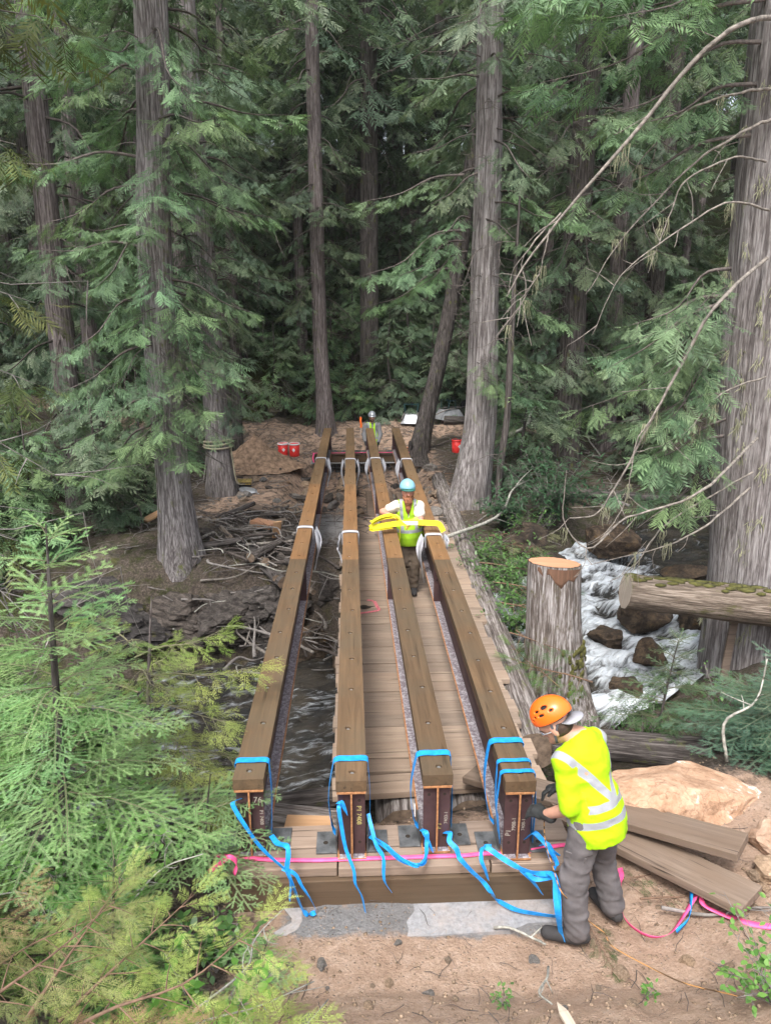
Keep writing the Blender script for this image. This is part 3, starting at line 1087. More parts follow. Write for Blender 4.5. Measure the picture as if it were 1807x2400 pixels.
hi = ring_boughs(pth, 23, 9.6, 22.8, 50, 1.9, .6, rg, .15, (-.35, .2))
hi += ring_boughs(pth, 23, 3.0, 9.6, 18, 1.3, 1.8, rg, .22, (-.35, .1), (.6, 2.5))
bare = ring_boughs(pth, 23, 1.6, 6, 16, 1.0, 1.6, rg, .25, (-.6, .2))
conifer('cedar_tree', 'large grey cedar at the left with a flared trunk rising from the dark rocks', B, pth, [.36, .255, .245, .235, .22, .2, .18, .15, .12, .09, .06, .02], 5, 'bark', [(bl, 'near', GREEN_NEAR), (hi, 'mid', GREEN)], bare=bare, seg=56, flare=.55, flare_h=.5, lobes=4, n=110)

# tree with the rope round it
B = (-3.04, 16.5, .0)
pth = rel([(-3.04, 16.5, .0), (-3.08, 16.5, 2), (-3.12, 16.5, 4.1), (-3.2, 16.5, 9), (-3.2, 16.5, 22)], B)
bl = [((.2, -.15, 2.2), -.4, -.3, .9), ((.2, -.1, 2.7), -.2, -.2, 1.0), ((.15, -.2, 2.0), -1.0, -.3, .8)]
bl += ring_boughs(pth, 22, 3.2, 9.5, 40, 1.3, 1.9, rg, .2, (-.5, .1), (-2.6, 1.0))
hi = ring_boughs(pth, 22, 9.5, 21.8, 50, 1.9, .5, rg, .15, (-.4, .1))
conifer('cedar_tree', 'straight grey trunk with a rope tied round it behind the left cedar', B, pth, [.31, .26, .25, .235, .22, .2, .17, .13, .1, .06, .02], 6, 'bark', [(bl + hi, 'mid', GREEN)], bare=ring_boughs(pth, 22, 2, 6, 12, 1.2, 1.5, rg, .2), seg=44, flare=.35)

# thin trunk behind the dirt pile
B = (-3.28, 20.6, .2)
pth = [(0, 0, 0), (.05, 0, 3.5), (.1, 0, 9), (.1, 0, 17)]
conifer('conifer_tree', 'thin straight trunk behind the dirt pile', B, pth, [.15, .13, .12, .11, .1, .08, .05, .02], 7, 'bark_dark', ring_boughs(pth, 17, 3.2, 16.5, 60, 1.5, .5, rg, .1), bare=ring_boughs(pth, 17, 1.2, 4, 12, .9, 1.2, rg, .1), seg=24, flare=.3, n=40)

# trunk behind the far end of the left girder
B = (-.86, 22.6, .1)
pth = rel([(-.86, 22.6, .1), (-.9, 22.6, 1.5), (-.98, 22.6, 3.6), (-1.0, 22.6, 11), (-1.0, 22.6, 25)], B)
bl = ring_boughs(pth, 25, 4.0, 12, 44, 1.2, 2.0, rg, .15, (-.4, .1)) + ring_boughs(pth, 25, 12, 24.5, 45, 2, .5, rg, .12)
conifer('cedar_tree', 'slender cedar standing behind the far end of the left girders', B, pth, [.30, .22, .205, .20, .19, .18, .16, .14, .1, .06, .02], 8, 'bark_red', bl, bare=ring_boughs(pth, 25, 3, 8, 26, .9, 1.5, rg, .15), seg=44, flare=.5)

# leaning trunk
B = (1.9, 20.6, .1)
pth = rel([(1.9, 20.6, .1), (2.12, 20.6, 1.2), (2.43, 20.6, 2.6), (2.83, 20.6, 4.8), (3.1, 20.6, 7), (3.6, 20.7, 12), (3.9, 20.8, 20)], B)
bl = ring_boughs(pth, 20, 7.0, 19.5, 55, 1.7, .6, rg, .12)
conifer('conifer_tree', 'dark rough trunk leaning to the right by the wheelbarrows', B, pth, [.27, .225, .21, .20, .19, .17, .15, .12, .08, .03], 9, 'bark_dark', bl, bare=ring_boughs(pth, 20, 2.4, 9, 30, 1.0, 1.5, rg, .15, (-.7, .2)), seg=36, flare=.35, amp=.07)

# big pale cedar right of centre
B = (2.42, 15.0, -.2)
pth = rel([(2.42, 15, -.2), (2.58, 15, 1.0), (2.66, 15, 2.0), (2.64, 15, 4.1), (2.63, 15, 7), (2.58, 15, 9.5), (2.5, 15, 25)], B)
bl = []
for az0, z0, L in ((-1.3, 2.9, .8), (-.7, 3.0, .9), (-1.0, 2.6, .8), (-.4, 3.4, 1.2), (-2.6, 5.2, 1.7), (-2.9, 5.4, 2.1), (-2.4, 5.0, 1.5), (-3.1, 4.7, 1.9), (-.6, 5.9, 1.6), (-.3, 6.1, 1.8), (-1.0, 5.6, 1.3), (-2.2, 5.6, 1.4), (3.1, 6.4, 2.0), (-.2, 2.6, 1.2), (-.1, 4.4, 1.8)):
    bl.append(((.25 * math.cos(az0), .25 * math.sin(az0), z0 + .2), az0, rg.uniform(-.3, .05), L))
hi = ring_boughs(pth, 25, 6.4, 12, 34, 1.7, 2.1, rg, .2, (-.35, .15)) + ring_boughs(pth, 25, 12, 24.5, 45, 2.0, .5, rg, .15)
bare = ring_boughs(pth, 25, 3.0, 9.5, 26, 1.2, 2.0, rg, .22, (-.4, .25), (-3.6, .4))
conifer('cedar_tree', 'big pale cedar with a flared foot right of the bridge', B, pth, [.42, .33, .285, .255, .235, .225, .21, .19, .16, .12, .08, .03], 10, 'bark_big', [(bl, 'near', GREEN_NEAR), (hi, 'mid', GREEN)], bare=bare, seg=56, flare=.38, flare_h=.7, lobes=3, n=110, hi_z=10.6)

# thin crooked snag beside it
B = (2.86, 14.0, -.35)
pth = rel([(2.86, 14, -.35), (2.9, 14, .9), (2.99, 14, 1.9), (3.0, 14, 3.0), (3.05, 14, 6)], B)
conifer('dead_snag', 'thin crooked dead stem beside the big pale cedar', B, pth, [.09, .07, .065, .06, .04, .015], 12, 'bark_dark', [], bare=ring_boughs(pth, 6, 1.0, 5.8, 14, .6, .6, rg, .04), seg=14, n=30, flare=.8, flare_h=.25, cat='dead tree')

# trunks on the right across the upstream bend
for (x, y, z, r, H, lab, bk) in ((5.55, 18.6, -.15, .34, 22, 'broad dark trunk across the creek right of the pale cedar', 'bark_dark'),
                                 (7.3, 20.5, .2, .22, 22, 'narrow brown trunk behind the drooping lichen branches', 'bark_red'),
                                 (9.2, 22.5, .3, .26, 23, 'shaded trunk left of the big right cedar, above the dark pool', 'bark_dark')):
    pth = [(0, 0, 0), (-.04, 0, 3), (-.06, 0, 8), (.0, 0, H)]
    bl = ring_boughs(pth, H, 2.6, 9.3, 46, 1.3, 2.0, rg, .2, (-.5, .1)) + ring_boughs(pth, H, 10, H - .4, 45, 2, .5, rg, .15)
    bl += ring_boughs(pth, H, 1.6, 3.4, 7, 1.0, 1.2, rg, .2, (-.4, .1), (-2.8, -.3))
    conifer('cedar_tree', lab, (x, y, z), pth, [r * 1.1, r, r * .95, r * .9, r * .8, r * .65, r * .45, r * .2], int(x * 10), bk, bl, bare=ring_boughs(pth, H, .8, 6, 16, 1, 1.4, rg, .2), seg=36, flare=.3)

# the big cedar at the right edge
B = (5.22, 8.75, -1.15)
pth = rel([(5.25, 8.75, -1.15), (5.12, 8.75, .8), (5.0, 8.75, 2.6), (4.92, 8.75, 3.7), (4.86, 8.75, 5.7), (4.82, 8.75, 7.0), (4.75, 8.8, 12), (4.7, 8.8, 26)], B)
bl = []
for p, az0, pit, L in (((4.3, 8.5, 4.3), -2.7, -.1, 1.5), ((4.3, 8.5, 4.0), -2.85, -.05, 1.7), ((4.3, 8.5, 3.75), -2.6, -.2, 1.5), ((4.3, 8.5, 3.6), -2.95, -.15, 1.8), ((4.3, 8.4, 3.4), -2.5, -.2, 1.3), ((4.2, 8.3, 4.1), -2.5, -.2, 1.2), ((4.1, 8.2, 3.7), -2.7, -.3, 1.3), ((4.1, 8.2, 3.3), -2.6, -.3, 1.1), ((4.0, 8.1, 3.9), -2.9, -.25, 1.4),
                       ((4.4, 8.4, 2.6), -2.7, -.15, 1.3), ((4.4, 8.4, 2.4), -2.9, -.1, 1.5), ((4.3, 8.3, 2.2), -2.6, -.2, 1.0), ((4.4, 8.4, 2.9), -2.95, 0, 1.4), ((4.2, 8.2, 2.7), -2.7, -.2, 1.1), ((4.4, 8.4, 1.9), -2.8, -.1, 1.0),
                       ((4.9, 8.2, 5.0), -.9, .0, .8), ((5.0, 8.2, 5.6), -.8, .1, .9), ((5.0, 8.15, 3.6), -.9, 0, .9), ((5.0, 8.15, 3.75), -1.3, 0, .6),
                       ((4.4, 8.6, 5.7), 3.1, -.1, 2.0), ((4.4, 8.6, 6.2), -2.8, -.1, 1.9), ((4.4, 8.6, 6.6), -2.9, -.1, 2.0), ((4.4, 8.6, 7.0), 3.1, -.1, 2.4), ((4.4, 8.5, 7.3), -2.7, -.05, 2.2), ((4.4, 8.6, 7.6), -2.9, -.1, 2.6), ((4.4, 8.6, 7.9), 2.9, -.1, 2.6), ((4.4, 8.4, 8.2), -2.6, -.1, 2.4), ((4.4, 8.6, 8.4), -3.0, -.2, 3.0)):
    bl.append(((p[0] - B[0], p[1] - B[1], p[2] - B[2]), az0, pit, L))
hi = ring_boughs(pth, 26, 9.8, 26.5, 60, 2.4, .6, rg, .25, (-.3, .2))
big = conifer('cedar_tree', 'huge grey cedar trunk at the right edge with lichen on its bark', B, pth, [.56, .50, .48, .46, .44, .42, .39, .35, .3, .24, .16, .04], 14, 'bark_big', [(bl, 'near', GREEN_NEAR), (hi, 'mid', GREEN)], seg=72, flare=.25, flare_h=.6, lobes=4, n=130, amp=.045, hi_z=11.5)
# its long bare drooping limbs, grey with lichen
LIMBS = [([(4.55, 8.4, 6.75), (3.72, 7.6, 6.45), (3.26, 7.55, 6.15), (2.58, 7.5, 5.31), (2.07, 7.5, 4.71), (1.68, 7.5, 4.15), (1.57, 7.5, 3.97)], .030, .004),
         ([(2.06, 7.5, 4.74), (1.72, 7.5, 4.32), (1.76, 7.5, 3.96), (1.45, 7.5, 3.51)], .010, .003),
         ([(1.95, 7.5, 4.6), (1.85, 7.5, 4.2), (1.62, 7.45, 3.9), (1.45, 7.4, 3.75)], .007, .002),
         ([(4.45, 8.4, 6.1), (4.0, 8.2, 6.01), (3.48, 8.2, 5.83), (3.13, 8.2, 5.43), (2.82, 8.2, 5.02)], .018, .003),
         ([(4.5, 8.4, 5.8), (4.05, 8.2, 5.62), (3.54, 8.2, 5.3), (2.85, 8.2, 4.56), (2.49, 8.2, 3.98)], .02, .003),
         ([(4.5, 8.4, 5.4), (3.9, 8.0, 5.35), (3.4, 8.0, 5.1), (3.2, 7.95, 4.6), (3.05, 7.9, 4.2)], .014, .003),
         ([(4.55, 8.3, 4.9), (3.9, 8.0, 4.9), (3.3, 7.9, 4.55), (2.85, 7.8, 4.2), (2.6, 7.8, 3.6)], .014, .003),
         ([(4.6, 8.3, 4.4), (3.7, 7.4, 3.96), (3.34, 7.4, 3.33), (3.07, 7.4, 2.67), (2.78, 7.4, 2.03), (2.6, 7.4, 1.72), (2.31, 7.4, 1.68)], .022, .005),
         ([(3.2, 7.4, 3.0), (2.9, 7.3, 2.5), (2.85, 7.3, 1.9), (2.7, 7.3, 1.5)], .009, .003),
         ([(4.7, 8.2, 2.4), (3.68, 7.2, 2.07), (3.26, 7.2, 1.87), (2.78, 7.2, 1.73), (2.44, 7.2, 1.43), (2.15, 7.2, 1.73), (2.14, 7.2, 2.28)], .018, .004),
         ([(4.7, 8.2, 1.8), (3.94, 7.6, 1.55), (3.39, 7.6, 1.29), (2.51, 7.6, 1.08)], .016, .003),
         ([(4.7, 8.2, 2.0), (3.6, 7.8, 1.5), (3.2, 7.7, 1.0), (2.9, 7.7, .8)], .012, .003),
         ([(4.7, 8.2, 3.1), (4.0, 7.8, 2.9), (3.6, 7.7, 2.5), (3.1, 7.6, 2.35)], .012, .003)]
ln = []
rb = np.random.default_rng(3)
for p, r0, r1 in LIMBS:
    c = catmull(p, 26)
    c = c + np.cumsum(rb.normal(0, .006, c.shape), axis=0)
    ln.append((c - np.array(B), r0, r1))
    for _ in range(5):
        q = c[rb.integers(6, 26)]
        e = q + nrm(np.array([rb.uniform(-1, .2), rb.uniform(-.4, .4), rb.uniform(-1, .3)])) * rb.uniform(.15, .5)
        ln.append((catmull([q, (q + e) / 2 + rb.uniform(-.04, .04, 3), e], 6) - np.array(B), .005, .002))
V, F = tubes_mesh(ln, 6)
obj_np('bare_limb', V, F, M['twig_mid'], big, smooth=True)
mb = []
for p, r0, r1 in LIMBS:
    c = catmull(p, 40)
    for _ in range(2):
        q = c[rb.integers(8, 36)]
        for s in range(12):
            a = q + np.array([rb.normal(0, .025), rb.normal(0, .02), 0])
            L = rb.uniform(.04, .24)
            mb.append((catmull([a, a + (rb.normal(0, .015), rb.normal(0, .015), -L * .5), a + (rb.normal(0, .02), rb.normal(0, .02), -L)], 4) - np.array(B), .0028, .0012))
for _ in range(60):
    z = rb.uniform(-.2, 6.5)
    a0 = rb.uniform(-3.4, -1.0)
    cx = np.interp(z, [-1.15, .8, 2.6, 3.7, 5.7, 7.0], [5.25, 5.12, 5.0, 4.92, 4.75, 4.65])
    R = np.interp(z, [-1, 1, 7], [.56, .49, .43])
    for s in range(14):
        aa = a0 + rb.normal(0, .05)
        zz = z + rb.normal(0, .05)
        q = np.array([cx + (R + .012) * math.cos(aa), 8.75 + (R + .012) * math.sin(aa), zz])
        mb.append((np.array([q, q + (rb.normal(0, .03), -.012, -rb.uniform(.02, .12))]) - np.array(B), .005, .002))
V, F = tubes_mesh(mb, 3)
obj_np('hanging_lichen', V, F, M['lichen'], big)

# ------------------------------------------------------------------ the forest behind
def proto_tree(H, r, lib, cols, nb, seed, bark, z0=2.5, L=2.3):
    rng = np.random.default_rng(seed)
    pth = [(0, 0, 0), (rng.uniform(-.1, .1), 0, H * .3), (rng.uniform(-.2, .2), 0, H * .6), (0, 0, H)]
    V, F, P = trunk_vf(pth, [r, r * .92, r * .85, r * .75, r * .6, r * .4, r * .1], 18, .05, seed, 36, .3)
    tr = mesh_np('trunk', V, F, M[bark], True)
    bl = ring_boughs(pth, H, z0, H * .5, nb // 2, L * .75, L, rng, r * .7, (-.5, .15)) + ring_boughs(pth, H, H * .5, H - .3, nb // 2, L, .4, rng, r * .5, (-.4, .2))
    f_ = Foliage()
    LL = []
    for sub, lb in (([b for b in bl if b[0][2] < 8.5], lib), ([b for b in bl if b[0][2] >= 8.5], 'far')):
        if sub:
            V, T, C, L2 = assemble(sub, LIB[lb + '_long' if lb == 'mid' else lb], cols, rng)
            f_.add(V, T, C)
            LL += L2
    V, T, C = f_.done()
    cr = mesh_np('crown', V, T, M['leaf'], tint=C)
    LL = [l for l in LL if l[1] > .008] + bare_lines(ring_boughs(pth, H, .8, H * .4, 14, 1, 1.8, rng, r * .7, (-.6, .1)), rng)
    V, F = tubes_mesh(LL, 3)
    bw = mesh_np('branchwork', V, F, M['twig_dark'], True)
    return tr, cr, bw

def plant_proto(pr, name, label, cat, loc, rz, sc, group):
    t = thing(name, label, cat, loc, rz, group)
    t.scale = (sc, sc, sc)
    for nme, me in zip(('trunk', 'crown', 'branchwork'), pr):
        link(nme, me, t)
    return t

PB = [proto_tree(24, .26, 'far', GREEN_FAR, 110, 50, 'bark_dark', 6.0), proto_tree(22, .20, 'far', GREEN_FAR, 100, 51, 'bark_red', 5.0), proto_tree(26, .30, 'far', GREEN, 110, 52, 'bark_dark', 7.5, 2.6), proto_tree(19, .15, 'far', GREEN_FAR, 80, 53, 'bark_red', 8.0, 1.8)]
PM = [proto_tree(21, .21, 'mid', GREEN, 66, 60, 'bark_red', 1.4, 2.0), proto_tree(19, .17, 'mid', GREEN, 60, 61, 'bark_dark', 2.2, 1.9)]
PS = [proto_tree(4.2, .05, 'mids', GREEN, 40, 70, 'bark_dark', .4, 1.2), proto_tree(2.6, .035, 'mids', GREEN_NEAR, 32, 71, 'bark_dark', .25, .9)]
rf = np.random.default_rng(99)
spots = []
def free(x, y, dmin):
    return all((x - a) ** 2 + (y - b) ** 2 > dmin * dmin for a, b in spots)
tries = 0
while len(spots) < 165 and tries < 6000:
    tries += 1
    y = 25.8 + 42 * rf.uniform() ** 1.5
    x = .045 * y + rf.uniform(-1, 1) * (.58 * y + 4)
    if not free(x, y, 1.25 + .02 * y):
        continue
    spots.append((x, y))
    plant_proto(PB[[0, 1, 2, 3, 3][rf.integers(5)]], 'conifer_tree', 'tall dark conifer in the dense forest behind the far bank', 'tree', (x, y, g(x, y) - .1), rf.uniform(0, 6.28), rf.uniform(.85, 1.2), 'background forest conifers')
for x, y in [(2.2, 41), (3.4, 46), (1.0, 48), (4.6, 52), (2.8, 55), (5.8, 44), (.2, 42), (3.6, 60), (6.2, 57), (1.8, 63), (4.9, 66), (-.5, 56)]:
    spots.append((x, y))
    plant_proto(PB[int(x * 10) % 3], 'conifer_tree', 'tall dark conifer in the dense forest behind the far bank', 'tree', (x, y, g(x, y) - .1), x, 1.1, 'background forest conifers')
for k, (x, y) in enumerate([(-5.6, 14.6), (-7.4, 12.6), (-6.4, 18.5), (-8.8, 16.2), (-5.0, 22.8), (-8.0, 21.5), (-10.5, 19.5), (-10.2, 13.6), (-11.5, 24), (-4.4, 25.6), (-6.8, 25.4)]):
    spots.append((x, y))
    plant_proto(PM[k % 2], 'conifer_tree', 'shaded conifer on the left far bank behind the big left cedar', 'tree', (x, y, g(x, y) - .1), rf.uniform(0, 6.28), rf.uniform(.9, 1.15), 'conifers on the left far bank')
for k, (x, y) in enumerate([(4.4, 24.5), (6.6, 25.5), (11.2, 21), (12.5, 17.0), (13.5, 24.5), (10.4, 25.8), (9.6, 15.6), (15.5, 20), (8.6, 12.4)]):
    spots.append((x, y))
    plant_proto(PM[(k + 1) % 2], 'conifer_tree', 'shaded conifer on the right beyond the upstream creek bend', 'tree', (x, y, g(x, y) - .1), rf.uniform(0, 6.28), rf.uniform(.9, 1.15), 'conifers beyond the upstream bend')
for k in range(100):
    for _ in range(50):
        y = 24.9 + 9 * rf.uniform() ** 1.6
        x = rf.uniform(-.5 * y, .58 * y)
        if free(x, y, .8):
            break
    spots.append((x, y))
    plant_proto(PS[k % 2], 'young_conifer', 'young conifer in the dark understory behind the far bank', 'sapling', (x, y, g(x, y) - .05), rf.uniform(0, 6.28), rf.uniform(.8, 1.4), 'understory conifers')
for k, (x, y) in enumerate([(-4.6, 12.9), (-5.2, 11.6), (-6.2, 12.2), (-6.0, 10.6), (-4.3, 14.8), (-5.3, 16.6), (-4.5, 19.3), (-7.0, 15.5), (-7.5, 10.8)]):
    plant_proto(PS[k % 2], 'young_conifer', 'young conifer under the left far bank trees', 'sapling', (x, y, g(x, y) - .05), rf.uniform(0, 6.28), rf.uniform(.7, 1.1), 'young conifers on the left far bank')
for k, (x, y) in enumerate([(3.9, 16.5), (4.4, 19.5), (6.8, 17.6), (8.0, 18.2), (7.3, 23.0)]):
    plant_proto(PS[k % 2], 'young_conifer', 'young conifer under the right far bank trees', 'sapling', (x, y, g(x, y) - .05), rf.uniform(0, 6.28), rf.uniform(.6, .9), 'young conifers on the right far bank')
# ------------------------------------------------------------------ the new bridge girders
def text_mesh(txt, size):
    c = bpy.data.curves.new('t', 'FONT')
    c.body = txt
    c.size = size
    c.extrude = .0004
    o = bpy.data.objects.new('t', c)
    COL.objects.link(o)
    bpy.context.view_layer.update()
    me = bpy.data.meshes.new_from_object(o.evaluated_get(bpy.context.evaluated_depsgraph_get()))
    bpy.data.objects.remove(o)
    return me

def cap_vf(w, y0, y1, z0, z1, holes, r=.021, depth=.022, k=14):
    """a timber with counterbored bolt holes in its top"""
    mb = MB()
    h = w / 2
    V = [(-h, y0, z0), (h, y0, z0), (h, y1, z0), (-h, y1, z0), (-h, y0, z1), (h, y0, z1), (h, y1, z1), (-h, y1, z1)]
    mb.add((V, [(3, 2, 1, 0), (0, 1, 5, 4), (1, 2, 6, 5), (2, 3, 7, 6), (3, 0, 4, 7)]))
    prev = y0
    for hx, hy in sorted(holes, key=lambda q: q[1]):
        a, b = hy - .04, hy + .04
        mb.add(([(-h, prev, z1), (h, prev, z1), (h, a, z1), (-h, a, z1)], [(0, 1, 2, 3)]))
        V, F = [], []
        for i in range(k):
            t = 2 * PI * i / k
            c, s = math.cos(t), math.sin(t)
            f = min(((h - hx) if c > 0 else (h + hx)) / max(abs(c), 1e-6), .04 / max(abs(s), 1e-6))
            V += [(hx + c * f, hy + s * f, z1), (hx + c * r, hy + s * r, z1), (hx + c * r, hy + s * r, z1 - depth)]
        for i in range(k):
            p, q = i * 3, ((i + 1) % k) * 3
            F += [(p, q, q + 1, p + 1), (p + 1, q + 1, q + 2, p + 2)]
        F.append(tuple(i * 3 + 2 for i in range(k)))
        for cx, cy in ((-h, a), (h, a), (h, b), (-h, b)):                # corners of the cell
            i = min(range(k), key=lambda q: (V[q * 3][0] - cx) ** 2 + (V[q * 3][1] - cy) ** 2)
            n = len(V)
            V.append((cx, cy, z1))
            ang = math.atan2(cy - hy, cx - hx) % (2 * PI)
            i0 = int(ang / (2 * PI / k)) % k
            F.append((i0 * 3, n, ((i0 + 1) % k) * 3))
        mb.add((V, F))
        prev = b
    mb.add(([(-h, prev, z1), (h, prev, z1), (h, y1, z1), (-h, y1, z1)], [(0, 1, 2, 3)]))
    return mb

bolt_mb = MB()
a6 = [2 * PI * i / 6 for i in range(6)]
bolt_mb.add((np.array([(.0125 * math.cos(a), .0125 * math.sin(a), z) for z in (0.002, .013) for a in a6]), [(0, 1, 7, 6), (1, 2, 8, 7), (2, 3, 9, 8), (3, 4, 10, 9), (4, 5, 11, 10), (5, 0, 6, 11), (6, 7, 8, 9, 10, 11)]))
a12 = [2 * PI * i / 12 for i in range(12)]
bolt_mb.add((np.array([(.0185 * math.cos(a), .0185 * math.sin(a), .002) for a in a12]), [tuple(range(12))]))
BOLT = mesh_np('bolt', np.concatenate(bolt_mb.V), bolt_mb.F, M['bolt'])
HOLE = mesh_np('painted_bolt_hole', np.array([(.011 * math.cos(a), 0, .011 * math.sin(a)) for a in a12]), [tuple(range(12))], M['dark'])  # flat discs: the shade of the open bolt holes is painted on
HOLE_SHADE_T = mesh_np('painted_bolt_hole', np.array([(.017 * math.cos(a), .017 * math.sin(a), 0) for a in a12]), [tuple(range(12))], M['dark'])  # larger flat disc, same painted shade, for the base angles

FW, FT, WT, DEP = .19, .017, .012, .52
def girder(label, x0, y0, x1, y1, base_z, marks):
    L = math.hypot(x1 - x0, y1 - y0)
    rz = -math.atan2(x1 - x0, y1 - y0)
    t = thing('bridge_girder', label, 'girder', (x0, y0, base_z), rz, 'steel girders of the new bridge')
    rg = np.random.default_rng(int(abs(x0) * 1000) + 3)
    MB().box((0, L / 2, FT / 2), (FW, L, FT), mi=0).build('bottom_flange', [M['scale']], t, bevel=.003)
    MB().box((0, L / 2, DEP - FT / 2), (FW, L, FT)).build('top_flange', [M['rust']], t, bevel=.003)
    MB().box((0, L / 2, DEP / 2), (WT, L - .002, DEP - 2 * FT)).build('web', [M['steel']], t)
    for s in (-1, 1):                                                   # rusted edges of the lower flange and the sawn web end
        MB().box((s * (FW / 2 - .006), L / 2, FT + .0015), (.013, L - .01, .003)).build('rusted_edge', M['rust'], t)
    MB().box((0, -.002, DEP / 2), (WT, .004, DEP - 2 * FT)).build('web_end', M['rust'], t)
    MB().box((0, -.0015, FT / 2), (FW - .004, .003, FT - .002)).build('flange_end', M['rust'], t)
    pw = (FW - WT) / 2 - .006
    for yy in (.045, 4.52, 8.7, 12.4, L - .045):
        for s in (-1, 1):
            p = MB().box((s * (WT / 2 + pw / 2), yy, DEP / 2), (pw, .012, DEP - 2 * FT - .002)).build('stiffener_plate', M['steel'], t)
            for zz in ((.11, .43) if yy < 1 else (.30, .36)):
                h = link('painted_bolt_hole', HOLE, p)
                h.location = (s * (WT / 2 + pw * .55), yy - .0075, zz)
    # base angles on both sides at either end
    for yy in (.17, L - .17):
        for s in (-1, 1):
            p = MB().box((s * (FW / 2 + .075), yy, .006), (.145, .21, .011)).box((s * (FW / 2 + .008), yy, .075), (.011, .21, .125)).build('base_angle', M['plate'], t, bevel=.002)
            h = link('painted_bolt_hole', HOLE_SHADE_T, p)
            h.location = (s * (FW / 2 + .085), yy - .01, .0125)
    z0 = DEP + .002
    for (a, b, m) in ((0, 4.43, 'cap_near'), (4.434, 8.63, 'cap_mid'), (8.634, 12.6, 'cap_far'), (12.604, L, 'cap_far')):
        hs, y = [], (.1 if a == 0 else a + .14)
        while y < b - .08:
            hs.append((rg.uniform(-.022, .022), y))
            y += .555 + rg.uniform(-.03, .03)
        w = .2 + rg.uniform(-.002, .002)
        cp = cap_vf(w, a, b, z0, z0 + .080 + rg.uniform(-.002, .002), hs).build('timber_cap', M[m], t, bevel=.004)
        for hx, hy in hs:
            bo = link('bolt', BOLT, cp)
            bo.location = (hx, hy, z0 + .080 - .022)
            bo.rotation_euler = (0, 0, rg.uniform(0, 1))
    for txt, sz, px, pz, rot, mk in marks:
        me = text_mesh(txt, sz)
        me.materials.clear()
        me.materials.append(M[mk])
        o = link('chalk_mark', me, t)
        o.location = (px, .0375, pz)
        o.rotation_euler = (PI / 2, rot, 0)
    return t

GZ = .28
GIRD = [(-.705, 4.11, -.685, 19.55), (-.04, 4.06, -.085, 19.53), (.525, 4.10, .435, 19.5), (1.05, 4.01, 1.135, 19.48)]
girder('steel girder with timber cap farthest left over open water, its foot among the branches', *GIRD[0], GZ, [('76', .06, .02, .40, 0, 'chalk'), ('P1 7408', .034, .06, .34, PI / 2, 'chalk')])
girder('steel girder with timber cap second from the left marked in yellow chalk', *GIRD[1], GZ, [('P1 7408', .044, .035, .39, PI / 2, 'chalk_y')])
girder('steel girder with timber cap third from the left with a white paper tag', *GIRD[2], GZ, [('P1', .05, .03, .16, -PI / 2 + .1, 'chalk_y'), ('7403-1', .034, .075, .2, -PI / 2, 'chalk')])
girder('steel girder with timber cap farthest right where the worker in orange helmet ties rope', *GIRD[3], GZ, [('P1', .05, -.045, .16, -PI / 2 + .1, 'chalk'), ('7908-1', .036, -.012, .2, -PI / 2, 'chalk'), ('7408-1', .033, .05, .2, -PI / 2, 'chalk')])

# ------------------------------------------------------------------ near abutment
def timber(name, label, c, s, mat, rz=0.0, bevel=.006, group=None, cat='timber', tilt=0.0):
    o = MB().box((0, 0, s[2] / 2), s).build(name, M[mat], None, bevel=bevel)
    o.location = c
    o.rotation_euler = (0, tilt, rz)
    return tag(o, label, cat, group)

timber('sill_timber', 'long brown sill timber lying on the concrete under the near girder ends', (.29, 4.175, -.02), (2.26, .42, .222), 'sill')
timber('block_timber', 'grey weathered block at the front left under the two left girders', (-.50, 4.095, .206), (.72, .185, .068), 'block', .004)
timber('block_timber', 'grey weathered block at the front centre with the pink tape along it', (.37, 4.085, .206), (1.0, .19, .069), 'block', -.003)
timber('block_timber', 'grey weathered block at the front right under the far right girder', (1.16, 4.085, .206), (.56, .20, .068), 'block', 0)
timber('block_timber', 'pale weathered block in the back row behind the left girders', (-.39, 4.31, .206), (.94, .22, .07), 'block', .006)
timber('block_timber', 'pale weathered block in the back row behind the middle girder', (.40, 4.30, .206), (.60, .21, .068), 'block', -.004)
timber('block_timber', 'pale weathered block in the back row behind the far right girder', (1.09, 4.31, .206), (.74, .22, .072), 'block', .003)
timber('shim_board', 'thin shim board under the far right girder foot', (1.06, 4.09, .2735), (.5, .12, .006), 'plank_grey', 0, .001, None, 'board')

pad = []
for k in range(40):
    a = 2 * PI * k / 40
    r = 1 + .09 * math.sin(3 * a + 1) + .06 * math.sin(7 * a)
    pad.append((.42 + 1.0 * r * np.sign(math.cos(a)) * abs(math.cos(a)) ** .35, 3.98 + .25 * r * np.sign(math.sin(a)) * abs(math.sin(a)) ** .4))
mb = MB()
n = len(pad)
mb.add(([(x, y, .003) for x, y in pad] + [(x, y, -.16) for x, y in pad], [tuple(range(n))] + [(i, i + n, (i + 1) % n + n, (i + 1) % n) for i in range(n)]))
tag(mb.build('concrete_pad', M['concrete']), 'rough grey concrete pad under the near sill timber', 'concrete pad')

